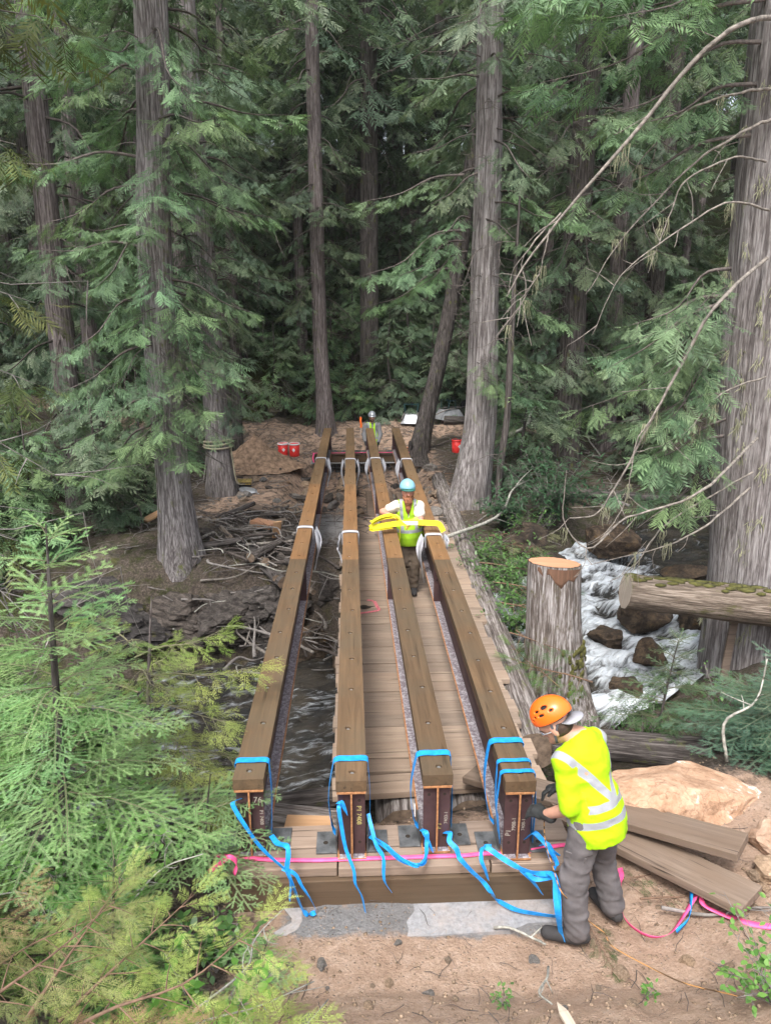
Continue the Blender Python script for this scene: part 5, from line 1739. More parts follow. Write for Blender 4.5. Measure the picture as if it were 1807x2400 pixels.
def helmet(fr, parent, base, mat, s=1.0, vents=False, brim=None, vox=.005):
    H, f, u, r, R = fr
    c = H + u * .072 * s - f * .014 * s
    rx = np.array([.103, .128, .108]) * s
    def fn(P):
        q = (P - c) @ R
        d = s_ell(P, c, rx, R)
        d = np.maximum(d, -(q[..., 2] + .018 * s - .30 * np.maximum(0, -q[..., 1]) * 0))
        d = np.maximum(d, -s_ell(P, c, rx - .010, R))
        ridge = .004 * np.exp(-(q[..., 0] / (.03 * s)) ** 2)
        d = d - ridge
        if vents:
            for (vx, vy, vz, a, b2) in ((-1, .30, .62, .022, .008), (-1, -.15, .70, .026, .012), (-1, .50, .38, .016, .008), (-1, .10, .40, .024, .009), (-1, .68, .22, .014, .009), (-1, -.45, .45, .016, .009), (1, .30, .62, .022, .008), (1, -.15, .70, .026, .012), (1, .10, .40, .024, .009), (1, .50, .38, .016, .008), (.3, .75, .62, .018, .008), (-.3, .75, .62, .018, .008)):
                w = np.sqrt(max(.0, 1 - vz * vz - vy * vy * .9))
                p = np.array([vx * rx[0] * w * (1 if abs(vx) == 1 else .4), vy * rx[1], vz * rx[2]])
                d = np.maximum(d, -(np.sqrt(((q[..., 0] - p[0]) / 1.6) ** 2 + ((q[..., 1] - p[1]) / (a / b2)) ** 2 + (q[..., 2] - p[2]) ** 2) - b2))
        return d
    lo, hi = c - .16 * s, c + .16 * s
    V, F = sdf_mesh(fn, lo, hi, vox)
    hm = obj_np('helmet', V - np.asarray(base), F, M[mat], parent, smooth=True)
    V, F = bmesh_ico(3)
    V = (V * (rx - .014)) @ R.T + c
    k = ((V - c) @ u) > -.03
    V = np.where(k[:, None], V, V + u * np.clip(-.03 - ((V - c) @ u), 0, 1)[:, None])
    obj_np('liner', V - np.asarray(base), F, M['black'], hm, smooth=True)
    if brim:
        m, lenb, half = brim
        V, Fq = [], []
        nn = 17
        for i in range(nn):
            a = -half + 2 * half * i / (nn - 1)
            e = math.cos(a / half * PI / 2) ** .6
            for rr_, zz in ((.96, -.012), (1 + lenb * e, -.022 - .10 * lenb * e)):
                for th_ in (0, -.006):
                    V.append(c + r * math.sin(a) * rx[0] * rr_ + f * math.cos(a) * rx[1] * rr_ + u * (zz + th_) * s)
        for i in range(nn - 1):
            p = i * 4
            Fq += [(p, p + 2, p + 6, p + 4), (p + 1, p + 5, p + 7, p + 3), (p + 2, p + 3, p + 7, p + 6), (p, p + 4, p + 5, p + 1)]
        obj_np('brim', np.array(V) - np.asarray(base), Fq, M[m], hm, smooth=True)
    return hm

def build_person(label, base, J, cl, vox):
    """J: joints in world space; cl: clothes"""
    b = np.asarray(base, float)
    t = thing('person', label, 'person', base)
    A = {k: np.asarray(v, float) for k, v in J.items() if k not in ('hf', 'hu')}
    s = cl.get('s', 1.0)
    f = nrm(J['fwd'])
    pel, nk = A['pel'], A['neck']
    up = nrm(nk - pel)
    f = nrm(f - up * (f @ up))
    r = np.cross(f, up)
    R = np.stack([r, f, up], 1)
    L = np.linalg.norm(nk - pel)
    chest = pel + up * L * .66 + f * .0
    hp, fr = head_prims(A['head'], J['hf'], J['hu'], nk, s)
    torso = [('e', chest, (.160 * s, .108 * s, .20 * s), R), ('e', pel + up * L * .30, (.140 * s, .098 * s, .18 * s), R), ('e', pel, (.165 * s, .115 * s, .12 * s), R),
             ('c', A['shl'], A['shr'], .06 * s, .06 * s), ('c', nk - up * .02, chest, .06 * s, .11 * s)]
    arms, legs = [], []
    for q in 'lr':
        arms += [('c', A['sh' + q], A['el' + q], .052 * s, .042 * s), ('c', A['el' + q], A['wr' + q], .043 * s, .030 * s)]
        legs += [('c', A['hip' + q], A['kn' + q], .085 * s, .058 * s), ('c', A['kn' + q], A['an' + q], .056 * s, .040 * s)]
    body = skin_obj('body', hp + torso + arms + legs, cl['skin'], t, vox, .03, base=b)
    face_parts(body, fr, b, s)
    # trousers
    tr = [('e', pel - up * .0, (.168 * s, .122 * s, .13 * s), R)]
    for q in 'lr':
        tr += [('c', A['hip' + q], A['kn' + q], .096 * s, .076 * s), ('c', A['kn' + q], A['an' + q] + (0, 0, .03), .074 * s, .070 * s)]
    skin_obj('trousers', tr, cl['pants'], t, vox, .035, .006, fold=.018, foldf=(6, 6, 11), base=b)
    # upper garment
    sl = cl['sleeve']
    sh = list(torso)
    for q in 'lr':
        a, e, w = A['sh' + q], A['el' + q], A['wr' + q]
        if sl <= 1:
            sh.append(('c', a, a + (e - a) * sl, .056 * s, .060 * s))
        else:
            sh += [('c', a, e, .064 * s, .054 * s), ('c', e, e + (w - e) * .95, .054 * s, .042 * s)]
    hem = pel - up * cl['hem']
    hd = (hem - .3 * up, -up)
    low = [('e', pel - up * .03 + f * .015, (.185 * s, .158 * s, .33 * s), R)]
    def tor(V):
        q = V - hem
        out = np.stack([q @ r, q @ f, q @ up], -1)
        sd = np.full(len(V), 9.0)
        for k_ in 'lr':
            a, e = A['sh' + k_], A['el' + k_]
            d = e - a
            tt = ((V - a) @ d) / (d @ d)
            away = np.abs((V - chest) @ r) - .155 * s
            out[:, 2] = np.where((tt > .12) & (away > 0) & (np.linalg.norm(V - a - np.clip(tt, 0, 1)[:, None] * d, axis=1) < .10 * s), -9, out[:, 2])
        return out
    neck_cut = lambda P, d: np.maximum(d, -s_ell(P, nk + up * .115 * s + f * .06 * s, (.07 * s, .075 * s, .07 * s), R))
    skin_obj(cl['top_name'], sh + low, cl['top'], t, vox, .03, .010, cut=[(hem, -up)], fold=.014, foldf=(7, 7, 9), attrs={'tor': tor}, base=b, extra=neck_cut)
    if cl.get('vest'):
        def vcut(P, d):
            q = P - nk
            u_, v_, z_ = q @ r, q @ f, q @ up
            d = np.maximum(d, -(s_ell(P, nk + up * .06 * s, (.09 * s, .1 * s, .09 * s), R)))
            for k_ in 'lr':
                d = np.maximum(d, -(s_cap(P, A['sh' + k_] + (A['sh' + k_] - nk) * .12, A['sh' + k_] * .75 + A['el' + k_] * .25, .095 * s, .11 * s)))
            vne = np.where(v_ > 0, .28 * (-z_ / .3) ** .0 * (z_ + .30) * .28 - np.abs(u_), -1)
            return np.maximum(d, vne)
        skin_obj('vest', torso + [('e', pel - up * .03 + f * .015, (.190 * s, .164 * s, .33 * s), R)], cl['vest'], t, vox, .03, .024, cut=[(hem - up * .03, -up)], fold=.008, attrs={'tor': tor}, base=b, extra=vcut)
    # boots
    for q in 'lr':
        an, toe = A['an' + q], A['toe' + q]
        bo = skin_obj('boot', [('c', an + (0, 0, .07), an - (0, 0, .015), .055 * s, .052 * s), ('c', an - (0, 0, .035), toe, .046 * s, .042 * s), ('c', an - (0, 0, .03) - nrm(toe - an) * .05, an, .042 * s, .05 * s)], 'boot', t, vox * .8, .02, cut=[((0, 0, min(an[2], toe[2]) - .075), (0, 0, -1))], base=b)
    # hands
    for q in 'lr':
        d, pn, th = J['hand' + q]
        skin_obj(cl.get('hand_name', 'glove'), hand_prims(A['wr' + q], d, pn, th, cl.get('curl', .8), s * 1.05) + [('c', A['wr' + q] - nrm(d) * .045, A['wr' + q], .040 * s, .036 * s)], cl['glove'], t, min(vox * .55, .006), .010, base=b)
    return t, fr, A, R

# worker in the orange helmet, bent over the end of the far right girder
J1 = dict(fwd=(-.62, .78, 0), pel=(1.455, 3.74, .90), neck=(1.36, 3.85, 1.36), head=(1.205, 3.905, 1.42), hf=(-.72, .42, -.62), hu=(-.35, .15, .9),
          shl=(1.225, 3.75, 1.26), shr=(1.49, 3.975, 1.26), ell=(1.262, 3.655, .985), elr=(1.49, 4.13, 1.0), wrl=(1.155, 3.84, .80), wrr=(1.345, 4.13, .80),
          hipl=(1.38, 3.69, .86), hipr=(1.52, 3.795, .86), knl=(1.315, 3.66, .47), knr=(1.56, 3.86, .45), anl=(1.335, 3.60, .09), anr=(1.635, 3.79, .09), toel=(1.165, 3.655, .045), toer=(1.575, 3.965, .045),
          handl=((-.55, .75, -.25), (-.3, .3, -.9), (.5, .5, .6)), handr=((-.85, .1, -.35), (-.2, -.3, -.9), (-.2, -.8, .5)))
W1, fr, A, R = build_person('person in orange helmet and yellow high visibility shirt bending over the far right girder', (1.45, 3.72, .0), J1,
                            dict(skin='skin', pants='pants_grey', top='shirt_hv', top_name='shirt', sleeve=.95, hem=.17, glove='glove', curl=.9, s=1.03), .011)
W1.scale = (.965, .965, .955)
H, f, u, r, Rh = fr
hm = helmet(fr, W1, (1.45, 3.72, 0), 'helmet_o', 1.08, True, None, .0045)
# cap brim turned to the back, chin strap, glasses
V, Fq = [], []
for i in range(13):
    a = -.75 + 1.5 * i / 12
    e = math.cos(a / .75 * PI / 2) ** .5
    for rr_ in (.092, .092 + .085 * e):
        for th_ in (0, -.008):
            V.append(H + r * math.sin(a) * rr_ * 1.0 - f * math.cos(a) * rr_ * 1.12 + u * (.022 - .35 * (rr_ - .092) + th_))
for i in range(12):
    p = i * 4
    Fq += [(p, p + 2, p + 6, p + 4), (p + 1, p + 5, p + 7, p + 3), (p + 2, p + 3, p + 7, p + 6), (p, p + 4, p + 5, p + 1)]
obj_np('cap_brim', np.array(V) - (1.45, 3.72, 0), Fq, M['brim'], W1, smooth=True)
mb = MB()
for q in (-1, 1):
    mb.ribbon([H + r * q * .088 + u * .04 - f * .02, H + r * q * .084 - u * .03 + f * .0, H + r * q * .06 - u * .085 + f * .03, H - u * .115 + f * .055], .016, side=f, n=14, thick=.004)
    mb.ribbon([H + r * q * .088 + u * .03 - f * .06, H + r * q * .084 - u * .03 + f * .0], .014, side=f, n=6, thick=.004)
mb.build('chin_strap', M['strap'], W1, origin=None).location = (-1.45, -3.72, 0)
mb = MB()
mb.ribbon([H + r * .086 - f * .03 + u * .0, H + r * .078 + f * .055 - u * .002, H + r * .035 + f * .105 - u * .004, H + f * .112, H - r * .035 + f * .105 - u * .004, H - r * .078 + f * .055 - u * .002, H - r * .086 - f * .03], [.006, .006, .032, .02, .032, .006, .006], side=u, n=40, thick=.002)
mb.build('safety_glasses', M['lens'], W1).location = (-1.45, -3.72, 0)
hair = skin_obj('hair', [('e', H - f * .055 - u * .02, (.07, .05, .06), Rh), ('e', H - r * .06 - f * .02 - u * .01, (.025, .04, .05), Rh)], 'hair', W1, .012, base=(1.45, 3.72, 0))
# pocket flap on the thigh
pk = MB().box((0, 0, 0), (.13, .012, .05)).build('pocket_flap', M['pants_grey'], W1, bevel=.005)
pk.location = (-.155, -.108, .66)
pk.rotation_euler = (.15, .15, -.42)

# bearded worker standing between the right-hand girders
J2 = dict(fwd=(-.08, -1, 0), pel=(.80, 10.02, .76), neck=(.765, 9.99, 1.24), head=(.755, 9.94, 1.375), hf=(.08, -1, .16), hu=(0, .15, 1),
          shr=(.605, 9.99, 1.175), shl=(.925, 9.98, 1.17), elr=(.40, 9.93, 1.10), ell=(.94, 9.83, .95), wrr=(.53, 9.76, 1.075), wrl=(.82, 9.66, 1.03),
          hipr=(.72, 10.02, .74), hipl=(.88, 10.02, .74), knr=(.72, 9.96, .34), knl=(.865, 9.95, .33), anr=(.72, 10.02, -.05), anl=(.86, 9.98, -.05), toer=(.70, 9.84, -.095), toel=(.85, 9.80, -.095),
          handr=((.75, -.6, -.1), (.3, -.2, -.9), (0, -.2, 1)), handl=((-.7, -.55, -.2), (-.2, -.3, -.9), (-.2, -.2, .9)))
W2, fr, A, R = build_person('person with a long red beard in pale blue helmet holding the yellow sling', (.80, 10.0, -.14), J2,
                            dict(skin='skin_ruddy', pants='pants_brown', top='tee', top_name='tee_shirt', sleeve=.5, hem=.12, glove='glove_y', vest='vest_hv', s=.97), .014)
b2 = (.80, 10.0, -.14)
helmet(fr, W2, b2, 'helmet_b', 1.08, False, ('brim_g', .24, 1.15), .006)
H, f, u, r, Rh = fr
skin_obj('beard', [('e', H - u * .085 + f * .055, (.060, .046, .040), Rh), ('e', H - u * .13 + f * .06, (.060, .042, .06), Rh), ('e', H - u * .20 + f * .045, (.042, .032, .07), Rh), ('e', H - u * .26 + f * .03, (.022, .022, .05), Rh), ('c', H - u * .045 + f * .09 - r * .03, H - u * .045 + f * .09 + r * .03, .013, .013), ('c', H + r * .068 - u * .03 + f * .01, H + r * .05 - u * .085 + f * .035, .012, .024), ('c', H - r * .068 - u * .03 + f * .01, H - r * .05 - u * .085 + f * .035, .012, .024)], 'beard', W2, .009, .02, fold=.012, foldf=(40, 40, 30), base=b2)
skin_obj('hair', [('e', H - f * .05 - u * .01, (.078, .05, .06), Rh)], 'beard', W2, .014, base=b2)
mb = MB().ribbon([H + r * .086 + u * .02, H + r * .082 - u * .04 + f * .01, H + r * .06 - u * .1 + f * .02], .014, side=f, n=10, thick=.004).ribbon([H - r * .086 + u * .02, H - r * .082 - u * .04 + f * .01, H - r * .06 - u * .1 + f * .02], .014, side=f, n=10, thick=.004)
mb.build('chin_strap', M['strap'], W2).location = (-b2[0], -b2[1], -b2[2])

# third worker beyond the far end of the girders
J3 = dict(fwd=(.05, -1, 0), pel=(.54, 20.45, .40), neck=(.53, 20.42, .90), head=(.53, 20.37, 1.04), hf=(.05, -1, .10), hu=(0, .1, 1),
          shr=(.36, 20.42, .83), shl=(.70, 20.42, .83), elr=(.30, 20.36, .56), ell=(.76, 20.36, .56), wrr=(.33, 20.22, .40), wrl=(.70, 20.2, .38),
          hipr=(.46, 20.45, .38), hipl=(.62, 20.45, .38), knr=(.45, 20.4, -.03), knl=(.62, 20.4, -.03), anr=(.45, 20.46, -.42), anl=(.62, 20.46, -.42), toer=(.43, 20.28, -.46), toel=(.62, 20.28, -.46),
          handr=((.1, -.6, -.6), (.3, -.3, -.3), (0, -.5, .6)), handl=((-.1, -.6, -.6), (-.3, -.3, -.3), (0, -.5, .6)))
W3, fr, A, R = build_person('person in silver helmet and grey hoodie standing beyond the far girder ends', (.54, 20.43, -.5), J3,
                            dict(skin='skin', pants='pants_tan', top='hoodie', top_name='hoodie', sleeve=2, hem=.12, glove='glove', vest='vest_hv', s=.97), .024)
helmet(fr, W3, (.54, 20.43, -.5), 'helmet_s', 1.08, False, ('helmet_s', .2, 1.2), .014)
H, f, u, r, Rh = fr
skin_obj('beard', [('e', H - u * .08 + f * .05, (.055, .045, .035), Rh), ('c', H - u * .045 + f * .09 - r * .03, H - u * .045 + f * .09 + r * .03, .012, .012)], 'hair', W3, .012, .02, base=(.54, 20.43, -.5))
# ------------------------------------------------------------------ rocks, logs and loose timber
M['dirt'] = m_plain('loose_dirt', (.34, .225, .15), .95, var=.35, scale=9, bump=.9)
M['board'] = m_wood('split_board', (.30, .17, .09), (.48, .31, .18), 0, .85, .8)
def rock_mesh(name, seed, mat, size, cuts=14, strata=0.0, sub=4, rough=.13):
    rr = np.random.default_rng(seed)
    V, F = bmesh_ico(sub)
    V = V.copy()
    for _ in range(cuts):
        n_ = nrm(rr.normal(size=3))
        o_ = rr.uniform(.5, .85)
        V = V - np.maximum(0, V @ n_ - o_)[:, None] * n_
    V = V * (1 + rough * fbm(V[:, 0] * 2.2 + seed, V[:, 1] * 2.2, V[:, 2] * 2.2, seed, 4))[:, None]
    if strata:
        ph = V[:, 2] * 7 + V[:, 0] * 1.2 + .7 * fbm(V[:, 0] * 2, V[:, 1] * 2, V[:, 2], seed + 3, 2)
        sa = ph - np.floor(ph)
        V[:, :2] *= (1 + strata * (sa - .5) + strata * .6 * (_hash(np.floor(ph), np.zeros(len(V)), np.zeros(len(V)), seed) - .5))[:, None]
    return mesh_np(name, V * np.asarray(size), F, M[mat], smooth=False)
def rock(label, seed, c, size, mat, rz=0, tilt=(0, 0), strata=0.0, name='boulder', cat='rock', group=None, **k):
    o = link(name, rock_mesh(name, seed, mat, size, strata=strata, **k))
    o.location = c
    o.rotation_euler = (tilt[0], tilt[1], rz)
    return tag(o, label, cat, group)

rock('flat-faced orange boulder beside the loose planks on the right', 3, (2.66, 4.90, .02), (.80, .66, .31), 'rock_orange', .3, (-.22, .12), cuts=16, rough=.10, sub=5)
rock('tan rock at the lower right corner of the orange boulder', 4, (3.0, 4.22, .14), (.24, .2, .14), 'rock_orange', .8)
rock('small tan slab at the end of the loose planks', 5, (2.78, 3.98, .14), (.2, .16, .1), 'rock_brown', .2)
rock('dark layered rock ledge at the foot of the left cedar', 11, (-2.7, 10.6, -.7), (.75, .7, .6), 'rock_dark', .1, (.1, .05), .13, sub=5, rough=.26)
rock('dark broken rock between the left cedar and the water', 10, (-1.95, 10.35, -.85), (.6, .55, .5), 'rock_dark', 1.1, (.2, -.1), .13, sub=5, rough=.26)
rock('dark layered rock ledge nearest the far left girder', 12, (-1.25, 10.75, -.75), (.75, .7, .55), 'rock_dark', .5, (.1, -.1), .13, sub=5, rough=.26)
rock('dark layered rock under the left edge of the far bank', 13, (-3.9, 10.5, -.6), (1.1, .8, .65), 'rock_dark', -.3, (.05, .1), .13, sub=5, rough=.26)
rock('dark layered rock step under the tangle of dead branches', 17, (-1.7, 11.5, -.45), (.7, .5, .4), 'rock_dark', .9, (.1, 0), .16)
rock('dark layered rock step right of the left cedar roots', 18, (-2.15, 11.95, -.25), (.5, .4, .32), 'rock_dark', -.4, (.1, 0), .16)
rock('dark broken rock under the second girder at the far water edge', 19, (-.45, 11.2, -.6), (.5, .45, .4), 'rock_dark', .3, (.1, .2), .16)
rock('mossy rock beside the roots of the left cedar', 14, (-3.75, 11.5, -.15), (.6, .5, .4), 'rock_moss', .6, strata=.06)
rock('low dark rock at the water edge under the left girders', 15, (-.75, 10.35, -1.1), (.55, .5, .35), 'rock_wet', 1.2, strata=.1)
rock('dark wet rock in the water below the old footbridge', 16, (.05, 9.8, -1.15), (.6, .45, .35), 'rock_wet', .2)
for k, (x, y, z, s, lab) in enumerate(((4.35, 10.15, -.72, .52, 'brown wet boulder in the middle of the rapids'), (4.15, 9.2, -.85, .36, 'dark wet boulder splitting the near rapids'), (3.5, 11.6, -.45, .55, 'wet rock at the head of the rapids behind the stump'),
                                       (4.75, 12.9, -.35, .62, 'big dark rounded boulder above the rapids'), (5.7, 11.6, -.55, .5, 'dark boulder by the right side of the rapids'), (3.2, 12.6, -.3, .6, 'dark boulder behind the stump on the far bank'), (5.2, 10.0, -.7, .35, 'low brown rock behind the horizontal log'), (2.95, 9.15, -.95, .25, 'small orange wet stone in the shallows beside the stump'), (3.6, 8.55, -1.0, .3, 'small wet rock near the spout of white water'), (3.75, 9.75, -.82, .34, 'dark slab of rock left of the brown wet boulder'), (4.7, 10.9, -.62, .42, 'wet brown rock behind the log end'), (3.1, 10.4, -.85, .3, 'half drowned rock just behind the stump'))):
    rock(lab, 20 + k, (x, y, z), (s, s * .85, s * .62), 'rock_wet', k * .9, (.1, .1))
for k, (x, y, s, lab) in enumerate(((.9, 25.6, 1.1, 'mossy boulder behind the worker in silver helmet'), (-.6, 26.0, .9, 'mossy boulder left of the flagged stake'), (2.6, 26.2, .9, 'mossy boulder behind the wheelbarrows'), (-2.4, 25.8, .8, 'dark mossy boulder behind the red buckets'), (4.4, 16.9, .9, 'dark mossy bank rock right of the pale cedar'), (3.9, 17.6, .7, 'mossy rock under the dark trunk across the creek'))):
    rock(lab, 40 + k, (x, y, g(x, y) + .15 * s), (s, s * .7, s * .62), 'rock_moss', k * 1.3, strata=.08)
RK = [rock_mesh('rubble_stone', 60 + i, m, (1, .8, .6), cuts=10, sub=3) for i, m in enumerate(('rock_grey', 'rock_brown', 'rock_dark', 'rock_brown', 'rock_grey', 'rock_dark'))]
rr = np.random.default_rng(5)
def scatter(n_, xr, yr, sr, label, group, meshes, sink=.3, name='rubble_stone', avoid=None):
    for i in range(n_):
        for _ in range(30):
            x, y = rr.uniform(*xr), rr.uniform(*yr)
            if avoid is None or not avoid(x, y):
                break
        s = rr.uniform(*sr)
        o = link(name, meshes[rr.integers(len(meshes))])
        o.location = (x, y, g(x, y) + s * (.6 - sink) * .6)
        o.scale = (s, s, s)
        o.rotation_euler = (rr.uniform(-.3, .3), rr.uniform(-.3, .3), rr.uniform(0, 6.28))
        tag(o, label, 'stone', group)
scatter(46, (-1.5, 2.1), (14.3, 19.1), (.09, .26), 'loose broken stone in the hollow below the far gabion', 'rubble below the far abutment', RK, avoid=lambda x, y: .2 < x < 1.4 and y < 16.7)
scatter(26, (-2.6, -.9), (15.5, 19.3), (.05, .16), 'loose stone on the bare dirt left of the far abutment', 'stones on the far bank dirt', RK)
scatter(10, (1.5, 2.2), (15.5, 18.5), (.08, .2), 'pale stone on the slope right of the far abutment', 'stones right of the far abutment', RK[:2])
scatter(16, (1.5, 2.9), (3.2, 4.6), (.025, .07), 'small stone on the dirt near the worker in orange helmet', 'stones right of the worker', [RK[1], RK[3]])
scatter(22, (-.5, 1.5), (2.9, 3.65), (.015, .045), 'small stone on the bare dirt in front of the concrete pad', 'stones on the near dirt', [RK[1], RK[3], RK[0]])
scatter(14, (-.6, .1), (4.6, 6.0), (.05, .14), 'broken rock behind the near abutment under the girders', 'rubble behind the near abutment', [RK[1], RK[3], RK[0]], avoid=lambda x, y: .1 < x < 1.4 and y > 5)
scatter(30, (-2.5, 5.2), (7.2, 12.5), (.08, .2), 'dark wet stone along the creek edge', 'creek edge stones', [RK[2], RK[5]], sink=.2, avoid=lambda x, y: creek_d(np.array([x]), np.array([y]))[0][0] < 1.1 or creek_d(np.array([x]), np.array([y]))[0][0] > 2.0)
o = MB().box((0, 0, 0), (.75, .25, .05)).build('stone_slab', M['rock_dark'], None, bevel=.015)
o.location, o.rotation_euler = (-1.32, 16.95, g(-1.32, 16.95) + .12), (.05, .12, -.1)
tag(o, 'dark flat slab lying on the dirt left of the girders', 'stone')
rock('pale orange block of rock left of the far gabion', 71, (-1.15, 17.6, g(-1.15, 17.6) + .1), (.26, .2, .18), 'rock_brown', .4)

# near-bank pebbles and litter: nobody could count them
def litter(name, label, n_, xr, yr, sr, mat, kind='stone', cond=None):
    P = np.stack([rr.uniform(*xr, n_), rr.uniform(*yr, n_)], -1)
    if cond is not None:
        P = P[cond(P[:, 0], P[:, 1])]
    z = gz(P[:, 0], P[:, 1])
    n_ = len(P)
    s = rr.uniform(0, 1, n_) ** 2.5 * (sr[1] - sr[0]) + sr[0]
    if kind == 'stone':
        Vt = np.array([(1, 0, 0), (-.9, .1, .1), (.1, .8, 0), (0, -.75, .1), (.1, .1, .6), (0, 0, -.6)])
        Ft = np.array([(0, 2, 4), (2, 1, 4), (1, 3, 4), (3, 0, 4), (2, 0, 5), (1, 2, 5), (3, 1, 5), (0, 3, 5)])
        R = np.stack([rotz(a) for a in rr.uniform(0, 6.28, n_)])
        V, T = place(Vt, Ft, R, np.stack([P[:, 0], P[:, 1], z + s * .12], -1), s)
    else:
        c = np.array([(-.5, 0, 0), (-.15, .05, .02), (.2, -.03, .03), (.5, .02, 0)])
        Vt, Ft = tube(c, [.016, .014, .012, .006], 3, cap=False)
        Ft = np.array(Ft)
        Ft = np.concatenate([Ft[:, [0, 1, 2]], Ft[:, [0, 2, 3]]])
        R = np.stack([basis(np.array([math.cos(a), math.sin(a), t])) for a, t in zip(rr.uniform(0, 6.28, n_), rr.normal(0, .16, n_))])
        V, T = place(Vt, Ft, R, np.stack([P[:, 0], P[:, 1], z + .012], -1), s)
    o = obj_np(name, V, T, M[mat])
    tag(o, label, name.split('_')[-1], kind='stuff')
    return o
dry = lambda x, y: creek_d(x, y)[0] > 1.75
litter('dirt_pebbles', 'fine tan pebbles and crumbs over the near bank dirt', 3000, (-.9, 3.2), (2.7, 5.6), (.003, .022), 'rock_brown')
litter('far_pebbles', 'loose pebbles over the far bank dirt', 1500, (-4, 3), (13, 24), (.008, .05), 'rock_grey')
litter('forest_twigs', 'grey twigs and bark litter over the far bank', 3000, (-7, 8), (10.3, 26), (.08, .7), 'twig', 'twig', dry)
litter('dark_twigs', 'dark twigs and rotten bark over the far bank', 2200, (-8, 9), (10.3, 27), (.08, .8), 'twig_dark', 'twig', dry)
litter('near_twigs', 'small twigs and dry needles on the near bank dirt', 1500, (-2.6, 3.4), (2.6, 7.2), (.02, .22), 'twig_dark', 'twig', dry)
litter('needle_litter', 'reddish dry cedar needles fallen on the near bank', 1500, (-2.8, 3.4), (2.6, 7.0), (.012, .06), 'board', 'twig', dry)

# driftwood tangle below the left cedar
rs = np.random.default_rng(17)
def stick(label, p0, p1, r0, r1, mat='twig', bend=.08, group=None, name='dead_branch', forks=2, cat='branch'):
    p0, p1 = np.asarray(p0, float), np.asarray(p1, float)
    L = np.linalg.norm(p1 - p0)
    c = catmull([p0, p0 + (p1 - p0) * .35 + rs.normal(0, bend * L, 3) * (1, 1, .5), p0 + (p1 - p0) * .7 + rs.normal(0, bend * L, 3) * (1, 1, .5), p1], 14)
    mb = MB().add(tube(c, np.linspace(r0, r1, 14), 7))
    for _ in range(forks):
        q = c[rs.integers(4, 12)]
        e = q + nrm(p1 - p0 + rs.normal(0, .7, 3) * L) * L * rs.uniform(.12, .3)
        mb.add(tube(catmull([q, (q + e) / 2 + rs.normal(0, .02 * L, 3), e], 5), np.linspace(r1 * 1.2, r1 * .4, 5), 5))
    return tag(mb.build(name, M[mat], None, smooth=True), label, cat, group)
for k in range(110):
    x, y = rs.uniform(-2.6, -.7), rs.uniform(10.9, 14.4)
    a = rs.normal(.1, .95) + (PI if rs.uniform() < .5 else 0)
    L = rs.uniform(.3, 1.5)
    dx, dy = math.cos(a) * L / 2, math.sin(a) * L / 2
    x0, y0, x1, y1 = x - dx, y - dy, min(x + dx, -.3), y + dy
    z0, z1 = g(x0, y0) + rs.uniform(.02, .22), g(x1, y1) + rs.uniform(.02, .22)
    stick('grey dead branch in the tangle between the left cedar and the girders', (x0, y0, z0), (x1, y1, z1), rs.uniform(.008, .028), .005, ['twig', 'twig_mid', 'twig_dark', 'twig_dark'][k % 4], .14, 'tangle of dead branches on the far bank')
for k in range(44):
    x, y = rs.uniform(-2.6, -.3), rs.uniform(9.6, 11.2)
    a = rs.uniform(0, PI)
    L = rs.uniform(.4, 1.1)
    dx, dy = math.cos(a) * L / 2, math.sin(a) * L / 2
    stick('thin dead branch fallen over the dark rocks above the water', (x - dx, y - dy, g(x, y) + rs.uniform(.15, .5)), (x + dx, y + dy, g(x, y) + rs.uniform(.0, .4)), rs.uniform(.007, .016), .004, ['twig', 'twig_pale'][k % 2], .1, 'dead branches on the dark rocks')
for k in range(30):
    x, y = rs.uniform(2.6, 8.5), rs.uniform(13.4, 21)
    a = rs.uniform(0, PI)
    L = rs.uniform(.8, 2.6)
    dx, dy = math.cos(a) * L / 2, math.sin(a) * L / 2
    stick('dead branch lying in the shade on the right far bank', (x - dx, y - dy, g(x, y) + rs.uniform(.05, .35)), (x + dx, y + dy, g(x, y) + rs.uniform(.05, .6)), rs.uniform(.012, .04), .006, ['twig_dark', 'twig', 'twig_dark'][k % 3], .08, 'dead branches on the right far bank')
for k in range(34):
    x, y = rs.uniform(-5.6, -3.0), rs.uniform(12.5, 23.5)
    a = rs.uniform(0, PI)
    L = rs.uniform(.8, 2.2)
    dx, dy = math.cos(a) * L / 2, math.sin(a) * L / 2
    stick('dead branch lying in the shade behind the left cedar', (x - dx, y - dy, g(x, y) + rs.uniform(.05, .3)), (x + dx, y + dy, g(x, y) + rs.uniform(.05, .5)), rs.uniform(.01, .03), .006, ['twig_dark', 'twig', 'twig_dark'][k % 3], .08, 'dead branches behind the left cedar')
stick('long bent pale branch leaning over the fallen log right of the girders', (1.55, 11.9, .1), (3.6, 14.4, .55), .035, .01, 'twig_pale', .08, forks=3)
stick('pale broken branch in the shade beyond the pale cedar', (3.9, 18.0, .9), (5.0, 19.0, 1.6), .05, .015, 'twig_pale', .05)
stick('crooked grey branch on the dirt right of the worker', (1.95, 3.78, .08), (2.75, 3.55, .18), .014, .004, 'twig', .12, forks=4)
stick('lichen covered stick lying on the concrete pad', (.85, 3.72, .03), (1.14, 3.56, .05), .010, .006, 'twig_pale', .05)
stick('dark bent stick on the dirt below the worker', (1.12, 3.42, .03), (1.0, 2.95, .3), .008, .005, 'twig_pale', .05)
stick('forked bare twig standing by the orange boulder', (3.15, 5.3, .1), (3.5, 5.5, .95), .016, .005, 'twig_pale', .07, forks=4)
